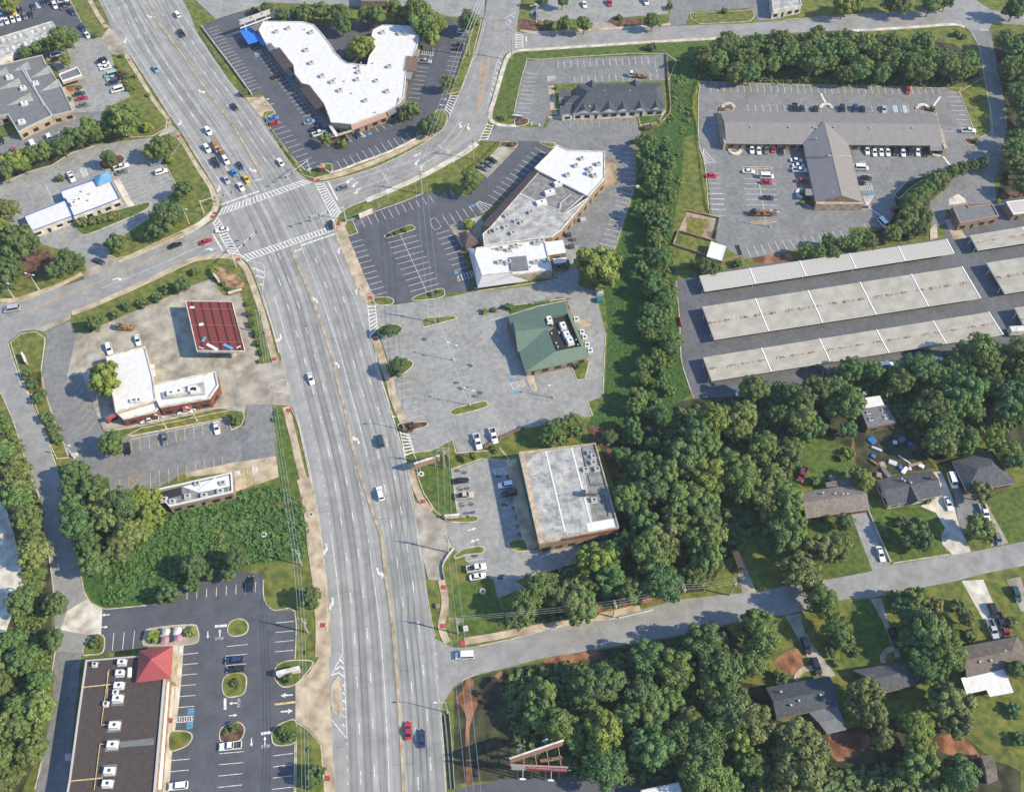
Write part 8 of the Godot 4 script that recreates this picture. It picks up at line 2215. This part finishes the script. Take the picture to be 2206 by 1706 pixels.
func lamp(label: String, t: String, x: float, y: float, h: float, ang: float, arm: float, heads := 1) -> void:
	var o := thing("street_lamp", label, "street lamp", at(t, x, y), "tall steel light poles")
	part(o, "base", tube_mesh(Vector3.ZERO, Vector3(0, 0.6, 0), 0.35, 0.3, 8), M.pale_concrete, false)
	part(o, "post", tube_mesh(Vector3(0, 0.5, 0), Vector3(0, h, 0), 0.13, 0.08, 8), M.steel, false)
	for k in heads:
		var d := Vector3(cos(ang + k * PI), 0, sin(ang + k * PI))
		part(o, "arm", tube_mesh(Vector3(0, h - 0.15, 0), Vector3(0, h, 0) + d * arm, 0.07, 0.05, 5), M.steel, false)
		part(o, "lamp_head", box_mesh(Vector3(0, h, 0) + d * (arm + 0.3), Vector3(0.8, 0.18, 0.4), Basis(Vector3.UP, -ang)), M.pale_metal, false)

func signal_mast(label: String, t: String, x: float, y: float, ang: float, reach: float) -> void:
	var o := thing("traffic_signal", label, "traffic signal", at(t, x, y), "traffic signals at the crossroads")
	part(o, "post", tube_mesh(Vector3.ZERO, Vector3(0, 7.0, 0), 0.18, 0.13, 8), M.steel, false)
	var d := Vector3(cos(ang), 0.06, sin(ang))
	part(o, "mast_arm", tube_mesh(Vector3(0, 6.4, 0), Vector3(0, 6.4, 0) + d * reach, 0.12, 0.06, 6), M.steel, false)
	for k in 3:
		var h := part(o, "signal_head", box_mesh(Vector3(0, 6.0, 0) + d * reach * (0.45 + 0.26 * k), Vector3(0.4, 1.1, 0.4), Basis(Vector3.UP, -ang)), M.dark_metal, false)
		part(h, "lens", box_mesh(Vector3(0, 6.3, 0) + d * reach * (0.45 + 0.26 * k) + Vector3(0, 0, 0.22), Vector3(0.22, 0.22, 0.03)), M.taillight, false)

func sign_board(label: String, t: String, x: float, y: float, dx: float, dy: float, w: float, h: float, lift: float, m: String, deep := 0.5) -> void:
	var c := at(t, x, y, lift + h)
	var o := thing("monument_sign", label, "sign", Vector3(c.x, 0, c.z))
	o.rotation.y = heading(t, x, y, dx, dy) + PI / 2
	if lift > 0.5:
		for s in [-1.0, 1.0]:
			part(o, "post", box_mesh(Vector3(s * w * 0.3, lift * 0.5, 0), Vector3(0.2, lift, 0.2)), M.grey_metal, false)
	else:
		part(o, "plinth", box_mesh(Vector3(0, 0.2, 0), Vector3(w + 0.5, 0.4, deep + 0.4)), M.brick_wall, false)
	part(o, "panel", box_mesh(Vector3(0, lift + h * 0.5, 0), Vector3(w, h, deep)), M[m], false)
	part(o, "cap", box_mesh(Vector3(0, lift + h + 0.06, 0), Vector3(w + 0.15, 0.12, deep + 0.15)), M.white_wall, false)

func crate(called: String, label: String, cat: String, t: String, x: float, y: float, s: Vector3, m: String, turn := 0.0, grp := "") -> void:
	var c := at(t, x, y)
	var o := thing(called, label, cat, c + Vector3(0, 0.03, 0), grp)
	o.rotation.y = turn
	var st := tool()
	loft(st, [[-s.z * 0.5, s.x * 0.46, s.y * 0.92], [-s.z * 0.44, s.x * 0.5, s.y], [s.z * 0.44, s.x * 0.5, s.y], [s.z * 0.5, s.x * 0.46, s.y * 0.92]], 0.0)
	part(o, "body", done(st), M[m], false)
	part(o, "lid", box_mesh(Vector3(0, s.y + 0.03, s.z * 0.05), Vector3(s.x * 0.85, 0.06, s.z * 0.8)), M[m], false)

func furnish() -> void:
	var n := PI * 0.1
	var p0 := pole("utility pole in the hedge east of the V shaped plaza", "b1", 1862, 440, 12.0, 2.8, 0.1)
	var p1 := pole("utility pole on the bend of the east road", "b1", 1895, 1250, 12.0, 2.8, -0.5)
	var p2 := pole("utility pole on the verge of the dark mall lot", "b1", 1490, 1520, 13.0, 4.4, 0.0)
	var p3 := pole("utility pole on the grass island of the service drive", "b2", 1592, 1075, 12.0, 4.4, 0.1)
	var p4 := pole("utility pole behind the store sign", "b3", 1668, 760, 12.0, 4.0, 0.05)
	var p5 := pole("utility pole at the store entrance", "b3", 1695, 1420, 11.0, 4.0, 0.05)
	var p6 := pole("utility pole with transformers on the corner lawn", "b4", 1770, 420, 11.0, 4.0, 0.1)
	var p7 := p6 + Vector3(6, 0, 46)
	var p9 := pole("utility pole at the corner of the north-east road", "c1", 372, 470, 12.0, 2.8, -0.4)
	var far := p9 + Vector3(8, 0, -75)
	span("power line beyond the north-east corner", far, p9, -0.1, -0.4, 2.8)
	span("power line over the yellow hatched median", p9, p1, -0.4, -0.5, 2.8)
	span("power line along the eastern plaza hedge", p0, p0 + Vector3(12, 0, -60), 0.1, 0.1, 2.8)
	span("power line across the V shaped plaza lot", p0, p2, 0.1, 0.0, 3.4)
	span("power line along the bend of the east road", p1, p2, -0.5, 0.0, 3.4)
	span("power line over the dark mall lot", p2, p3, 0.0, 0.1, 4.4)
	span("power line over the pale restaurant lot", p3, p4, 0.1, 0.05, 4.2)
	span("power line over the store lawn", p4, p5, 0.05, 0.05, 4.0)
	span("power line from store entrance to corner lawn", p5, p6, 0.05, 0.1, 4.0)
	span("power line over the clay bank", p6, p7, 0.1, 0.1, 4.0)
	var w0 := pole("utility pole beside the highway at the filling station", "b2", 265, 1160, 12.0, 2.4, 0.2)
	var w1 := pole("utility pole on the edge of the hollow", "b3", 545, 1520, 10.0, 2.4, 0.2)
	var w2 := pole("leaning utility pole on the plaza verge", "b4", 592, 412, 10.0, 2.4, 0.2)
	span("power line along the western verge", w0, w1, 0.2, 0.2, 2.0)
	span("power line over the plaza verge", w1, w2, 0.2, 0.2, 2.0)
	span("power line along the plaza lawn", w2, w2 + Vector3(8, 0, 55), 0.2, 0.2, 2.0)
	span("power line crossing the highway", p2, w0, 0.5, 0.5, 1.6, 0.02)
	var r0 := pole("utility pole on the side street below the wood", "c4", 1165, 290, 10.0, 2.0, 1.2)
	var r1 := pole("utility pole on the side street by the red bank", "c4", 1690, 165, 10.0, 2.0, 1.2)
	var r2 := pole("utility pole on the side street by the lean-to", "c4", 2080, 118, 10.0, 2.0, 1.2)
	span("power line above the lower side street", p6, r0, 0.6, 1.2, 1.6, 0.015)
	span("power line above the middle of the side street", r0, r1, 1.2, 1.2, 1.6, 0.015)
	span("power line above the upper side street", r1, r2, 1.2, 1.2, 1.6, 0.015)
	for s in [["traffic signal mast on the bank corner", "a2", 1600, 225, -0.4, 12.0], ["traffic signal mast on the filling station corner", "a2", 1850, 640, -1.0, 13.0], ["traffic signal mast on the dark mall corner", "b2", 890, 270, 2.7, 13.0], ["traffic signal mast on the plaza corner", "b1", 612, 1360, 2.2, 12.0]]:
		signal_mast(s[0], s[1], s[2], s[3], s[4], s[5])
	for s in [["twin light pole in the pale restaurant lot", "b2", 1738, 1372, 9.0, 0.4, 1.2, 2], ["twin light pole on the slim island", "b3", 1865, 268, 9.0, 0.4, 1.2, 2], ["light pole beside the red-leaved bush", "b3", 1345, 460, 8.0, 3.0, 2.0, 1], ["light pole at the plaza verge", "b4", 1690, 1040, 9.0, 3.1, 2.4, 1], ["light pole on the bank lawn", "a2", 1480, 300, 8.0, 0.5, 1.2, 1], ["light pole below the round western trees", "a2", 300, 815, 8.0, 0.3, 1.2, 2], ["light pole on the western corner verge", "a2", 105, 880, 8.0, 0.3, 1.2, 1], ["light pole behind the drive-through lane", "a3", 1300, 445, 7.0, 0.3, 1.0, 2], ["light pole near the end of the drive-through lane", "a3", 1540, 388, 7.0, 0.3, 1.0, 2], ["light pole at the lane end of the yellow bays", "a3", 580, 680, 8.0, 0.3, 1.2, 1], ["light pole in the motel lot", "d2", 215, 325, 8.0, 0.3, 1.0, 2], ["light pole on the mulch corner beyond the north-east road", "c1", 565, 175, 9.0, 2.6, 2.6, 1], ["light pole on the service drive", "c3", 700, 210, 7.0, 3.2, 1.2, 1]]:
		lamp(s[0], s[1], s[2], s[3], s[4], s[5], s[6], s[7])
	sign_board("white monument sign on the dark mall corner", "b2", 1045, 205, 60, -25, 5.4, 1.8, 0.4, "white_wall")
	sign_board("white sign wall beside the straw bed", "a2", 1690, 712, 30, 40, 3.4, 1.6, 0.4, "white_wall")
	sign_board("low sign wall below the straw bed", "a2", 1840, 825, 60, -18, 4.6, 0.8, 0.3, "cream_wall")
	sign_board("rust and white sign on posts at the store verge", "b3", 1525, 692, 100, -32, 8.0, 2.6, 3.0, "rose_metal")
	sign_board("white sign at the store entrance", "b3", 1725, 1127, 60, -5, 4.4, 1.6, 0.4, "white_wall")
	sign_board("pale monument sign on the plaza island", "b4", 435, 710, 90, -22, 6.0, 2.0, 0.4, "white_wall", 1.1)
	sign_board("white sign on the rounded western lawn", "a2", 180, 1342, 25, 60, 4.2, 1.9, 0.4, "white_wall")
	sign_board("blue marker sign at the clinic entrance", "c1", 418, 905, 50, 6, 4.0, 1.0, 0.4, "blue_metal")
	sign_board("coral painted sign at the drive-through", "a3", 862, 352, 60, -30, 3.0, 1.4, 0.5, "red_metal", 1.2)
	var k := at("b1", 712, 1342)
	var kiosk := thing("sign_kiosk", "pink pyramid topped sign kiosk at the plaza corner", "sign", k)
	part(kiosk, "base", box_mesh(Vector3(0, 1.3, 0), Vector3(2.0, 2.6, 2.0)), M.brick_wall, false)
	var st := tool()
	for i in 4:
		var a := Vector3(1.6, 2.6, 0).rotated(Vector3.UP, PI / 4 + i * PI / 2)
		var b := Vector3(1.6, 2.6, 0).rotated(Vector3.UP, PI / 4 + (i + 1) * PI / 2)
		quad_out(st, a, b, Vector3(0, 4.2, 0), Vector3(0, 4.2, 0), Vector3(0, 2.7, 0))
	part(kiosk, "pyramid_roof", done(st), M.rose_metal, false)
	# V shaped billboard on the southern edge
	var top := 13.0
	var q := [at("c4", 360, 1398, top), at("c4", 778, 1256, top), at("c4", 364, 1448, top), at("c4", 812, 1468, top)]
	var bb := thing("billboard", "V shaped billboard with a red and white poster among the trees", "billboard", (q[0] + q[3]) * 0.5 * Vector3(1, 0, 1))
	for i in 2:
		var a: Vector3 = q[i * 2]
		var b: Vector3 = q[i * 2 + 1]
		var ang := -atan2(b.z - a.z, b.x - a.x)
		var mid := (a + b) * 0.5 - Vector3(0, 2.0, 0)
		var pn := part(bb, "poster_panel", box_mesh(mid, Vector3(a.distance_to(b), 4.0, 0.35), Basis(Vector3.UP, ang)), M.rose_metal if i == 0 else M.red_trim)
		part(pn, "frame_top", box_mesh(mid + Vector3(0, 2.08, 0), Vector3(a.distance_to(b) + 0.3, 0.14, 0.4), Basis(Vector3.UP, ang)), M.white_wall if i == 0 else M.rose_metal)
		if i == 1:
			var e := Vector3(sin(-ang), 0, cos(ang)).normalized()
			e = Vector3(-(b - a).z, 0, (b - a).x).normalized()
			var u := (b - a).normalized()
			part(pn, "poster_field", box_mesh(a + u * 1.9 + e * 0.19 - Vector3(0, 2, 0), Vector3(3.4, 3.6, 0.04), Basis(Vector3.UP, ang)), M.tarp_grey)
			for w in 13:   # slanted white script, too blurred in the photo to read
				var s := u * (4.2 + w * 0.72) + e * 0.2 + Vector3(0, -1.1 - w * 0.06 - (1.0 if w > 8 else 0.0) * 0.2, 0)
				part(pn, "lettering", box_mesh(a + s, Vector3(0.3 + 0.2 * absf(sin(w * 2.0)), 1.1 + 0.5 * absf(cos(w * 1.7)), 0.03), Basis(Vector3.UP, ang) * Basis(Vector3(0, 0, 1), -0.35)), M.white_wall)
			for w in 3:
				part(pn, "lettering", box_mesh(a + u * (12.4 + w * 0.9) + e * 0.2 - Vector3(0, 2.0, 0), Vector3(0.7, 0.4, 0.03), Basis(Vector3.UP, ang)), M.white_wall)
		for w in 4:
			var f := a.lerp(b, 0.12 + 0.25 * w)
			part(bb, "post", tube_mesh(Vector3(f.x, 0, f.z), f - Vector3(0, 0.5, 0), 0.2, 0.18, 6), M.dark_metal)
		for w in 2:
			var f := a.lerp(b, 0.22 + 0.5 * w) - Vector3(0, 3.6, 0)
			var e := Vector3(-(b - a).z, 0, (b - a).x).normalized() * (1.0 if i == 1 else -1.0)
			part(bb, "light_arm", tube_mesh(f, f + e * 2.2, 0.07, 0.07, 4), M.steel)
			part(bb, "floodlight", box_mesh(f + e * 2.3, Vector3(1.4, 0.25, 0.4), Basis(Vector3.UP, ang)), M.pale_metal)
	for w in 4:
		var f := 0.25 + 0.22 * w
		part(bb, "brace", tube_mesh(q[0].lerp(q[1], f) - Vector3(0, 3.5, 0), q[2].lerp(q[3], f) - Vector3(0, 3.5, 0), 0.12, 0.12, 5), M.rose_metal)
	part(bb, "catwalk", box_mesh((q[0].lerp(q[1], 0.75) + q[2].lerp(q[3], 0.75)) * 0.5 - Vector3(0, 3.3, 0), Vector3(5.5, 0.12, 0.8), Basis(Vector3.UP, 0.15)), M.wood)
	# double billboard frame at the northern plaza corner
	q = [at("b1", 48, 158, 9.0), at("b1", 290, 72, 9.0)]
	bb = thing("billboard", "weathered billboard seen from behind above the plaza corner", "billboard", (q[0] + q[1]) * 0.5 * Vector3(1, 0, 1))
	for i in 1:
		var a: Vector3 = q[i * 2]
		var b: Vector3 = q[i * 2 + 1]
		var ang := -atan2(b.z - a.z, b.x - a.x)
		part(bb, "poster_panel", box_mesh((a + b) * 0.5 - Vector3(0, 1.1, 0), Vector3(a.distance_to(b), 2.2, 0.3), Basis(Vector3.UP, ang)), M.grey_metal)
		part(bb, "catwalk", box_mesh((a + b) * 0.5 - Vector3(0, 3.4, -0.6), Vector3(a.distance_to(b), 0.1, 0.7), Basis(Vector3.UP, ang)), M.pale_metal)
		for w in 3:
			var f := a.lerp(b, 0.15 + 0.35 * w)
			part(bb, "post", tube_mesh(Vector3(f.x, 0, f.z), f, 0.2, 0.18, 6), M.steel)
			part(bb, "floodlight", box_mesh(f + Vector3(-0.6, -0.1, 1.3), Vector3(0.9, 0.3, 0.4)), M.white_wall)
	# walls and fences
	for f in [["white retaining wall between verge and plaza lot", ["a1", 1580, 215, 1700, 375, 1840, 560, 1975, 748], 0.3, 1.0, "white_wall"], ["white retaining wall along the plaza sidewalk", ["b1", 725, 1310, 770, 1365, 1000, 1282, 1250, 1190, 1485, 1070], 0.3, 0.9, "white_wall"], ["low white wall behind the plaza sign", ["b1", 590, 1340, 720, 1302], 0.25, 0.8, "white_wall"], ["timber retaining fence beside the pale lot", ["c3", 155, 605, 300, 525, 465, 450], 0.5, 1.1, "wood"], ["red brick wall in the garden of the V shaped hedge", ["c2", 1690, 1040, 1705, 1110], 0.5, 1.0, "red_metal"], ["garden wall along the asphalt drive", ["d3", 985, 1095, 1160, 1500], 0.25, 0.6, "pale_concrete"], ["thin steel guard rail on the clay bank", ["b4", 1700, 1035, 1720, 1250, 1745, 1640], 0.1, 0.7, "grey_metal"], ["concrete wall along the clay bank", ["b4", 1665, 1060, 1690, 1300, 1715, 1640], 0.35, 0.5, "dim_roof"], ["white handrail at the store verge", ["b3", 1740, 1392, 1690, 1450, 1650, 1535, 1665, 1638], 0.12, 0.9, "white_wall"], ["guard rail along the side street", ["c4", 1210, 300, 1480, 235], 0.12, 0.7, "pale_metal"], ["weathered fence between the hollow and the verge", ["b3", 280, 1075, 420, 1040, 555, 1000], 0.12, 1.2, "wood"], ["retaining wall around the clinic corner", ["c1", 1588, 425, 1600, 640, 1615, 780, 1610, 900, 1530, 965], 0.35, 0.9, "tan_wall"]]:
		var pts := curve(gg(f[1]), false, 2)
		var o := thing("garden_wall" if f[0].contains("wall") else "fence", f[0], "wall" if f[0].contains("wall") else "fence", v3(middle(pts), 0))
		part(o, "wall" if f[0].contains("wall") else "panel", ribbon_mesh(pts, f[2], f[3], 0.0), M[f[4]])
	# bins, tanks and yard things
	for b in [["c2", 820, 395, 1.8, 1.3, 1.4, "dark_metal", "dark waste skip behind the diner"], ["c2", 860, 430, 1.6, 1.2, 1.2, "wood", "brown waste skip behind the diner"], ["c2", 840, 485, 2.0, 1.2, 1.6, "dark_metal", "black waste skip behind the diner annex"], ["c2", 930, 275, 2.2, 1.1, 1.6, "grey_metal", "grey waste skip on the sandy rear yard"], ["c2", 1060, 850, 2.4, 1.5, 1.9, "grey_metal", "grey waste skip by the big round tree"], ["c2", 1060, 905, 2.4, 1.5, 1.9, "teal_trim", "teal waste skip near the creek"], ["c1", 1430, 1015, 2.6, 1.6, 2.0, "dark_metal", "waste skip in the walled corner of the clinic lot"], ["c1", 1480, 1000, 2.4, 1.6, 1.9, "wood", "brown waste skip in the walled corner of the clinic lot"], ["a4", 545, 1395, 1.6, 1.3, 1.6, "white_wall", "white utility cabinet in the alley behind the plaza"], ["a3", 585, 660, 2.0, 0.9, 1.0, "white_wall", "white cabinet at the end of the planted strip"], ["b4", 1830, 385, 1.4, 1.0, 1.4, "white_wall", "white utility cabinet on the corner lawn"], ["b4", 1610, 205, 1.2, 0.8, 1.2, "tan_wall", "small tan marker stone beside the highway"], ["c1", 1355, 1470, 1.6, 0.8, 0.8, "white_wall", "white winged scrap beside the mall lot kerb"], ["d3", 955, 185, 1.4, 1.0, 1.4, "white_wall", "white box beside the gutted outbuilding"]]:
		crate("waste_skip" if b[7].contains("skip") else "utility_cabinet", b[7], "skip" if b[7].contains("skip") else "cabinet", b[0], b[1], b[2], Vector3(b[3], b[4], b[5]), b[6], 0.2)
	var junk := [[1015, 545, 2.4, 0.5, 2.4, "tarp_blue", "blue tarpaulin heap"], [1050, 615, 0.8, 0.7, 3.2, "tarp_grey", "long grey crate"], [1025, 668, 1.5, 0.5, 1.4, "tarp_blue", "small blue tarpaulin"], [1100, 735, 2.4, 0.2, 1.8, "sandy", "sheet of pale plywood"], [1175, 720, 2.6, 0.5, 1.6, "tarp_grey", "grey covered heap"], [1120, 800, 3.8, 0.8, 1.5, "dim_roof", "dark covered trailer heap"], [1270, 780, 3.0, 0.5, 1.2, "pale_metal", "pale sheet metal heap"], [1235, 760, 1.2, 0.8, 1.2, "tarp_blue", "blue drum stack"], [1310, 770, 1.2, 0.6, 1.0, "tarp_grey", "white bundle"], [1350, 735, 0.8, 0.6, 4.6, "rose_metal", "reddish ladder like stack"], [1400, 745, 1.8, 0.5, 1.4, "pale_metal", "scattered pale scrap heap"], [1315, 580, 1.8, 0.7, 1.4, "tarp_blue", "crumpled blue cover"], [1335, 610, 2.2, 0.9, 1.8, "dark_metal", "dark scrap heap"], [1195, 560, 1.4, 0.5, 1.2, "white_wall", "white basin"], [1250, 540, 2.4, 0.6, 1.6, "dim_roof", "grey covered stack"], [1160, 440, 2.0, 0.9, 1.2, "dark_metal", "dark heap under the eave"], [1065, 820, 1.8, 0.8, 1.6, "rose_metal", "red and white clutter"], [1030, 720, 0.9, 0.6, 3.0, "wood", "stack of timber"], [1270, 695, 0.4, 0.3, 4.4, "pale_metal", "pair of pale rails"], [1595, 320, 1.8, 0.6, 1.6, "blue_metal", "blue swing frame"], [700, 850, 2.2, 0.9, 2.2, "dim_roof", "dark covered grill"], [2050, 460, 0.0, 0.0, 0.0, "", ""]]
	for j in junk:
		if j[2] > 0.0:
			crate("junk_heap", j[6] + " in the yard behind the charcoal house", "junk", "d3", j[0], j[1], Vector3(j[2], j[3], j[4]), j[5], j[0] * 0.013, "junk in the yard behind the charcoal house")
	# patio with parasols
	for u in [[1300, 400, "white_wall", "white"], [1390, 395, "pale_metal", "pale grey"], [1292, 465, "pink", "rose"], [1395, 452, "pink", "pink"]]:
		var c := at("a4", u[0], u[1], 2.3)
		var o := thing("parasol", "%s parasol over a table on the paved patio" % u[3], "parasol", Vector3(c.x, 0.17, c.z), "parasols on the patio")
		part(o, "pole", tube_mesh(Vector3.ZERO, Vector3(0, 2.4, 0), 0.05, 0.05, 6), M.steel, false)
		st = tool()
		for i in 8:
			var a := Vector3(1.15, 2.05, 0).rotated(Vector3.UP, i * PI / 4)
			var b := Vector3(1.15, 2.05, 0).rotated(Vector3.UP, (i + 1) * PI / 4)
			quad_out(st, a, b, Vector3(0, 2.55, 0), Vector3(0, 2.55, 0), Vector3(0, 1.6, 0))
		part(o, "canopy", done(st), M[u[2]], false)
		part(o, "table", tube_mesh(Vector3(0, 0.7, 0), Vector3(0, 0.76, 0), 0.55, 0.55, 10), M.white_wall, false)
	for m in [["b3", 250, 1282], ["c4", 145, 88], ["b3", 1482, 808], ["b3", 620, 1125]]:
		var o := thing("manhole", "round concrete manhole cover ring standing in the grass", "manhole", at(m[0], m[1], m[2]), "manholes in the grass")
		part(o, "ring", tube_mesh(Vector3.ZERO, Vector3(0, 0.35, 0), 0.95, 0.9, 16), M.pale_concrete, false)
		part(o, "lid", tube_mesh(Vector3(0, 0.35, 0), Vector3(0, 0.4, 0), 0.42, 0.42, 12), M.dark_metal, false)

func _ready() -> void:
	set_stage()
	make_materials()
	build_ground()
	build_buildings()
	plant_all()
	park_all()
	furnish()
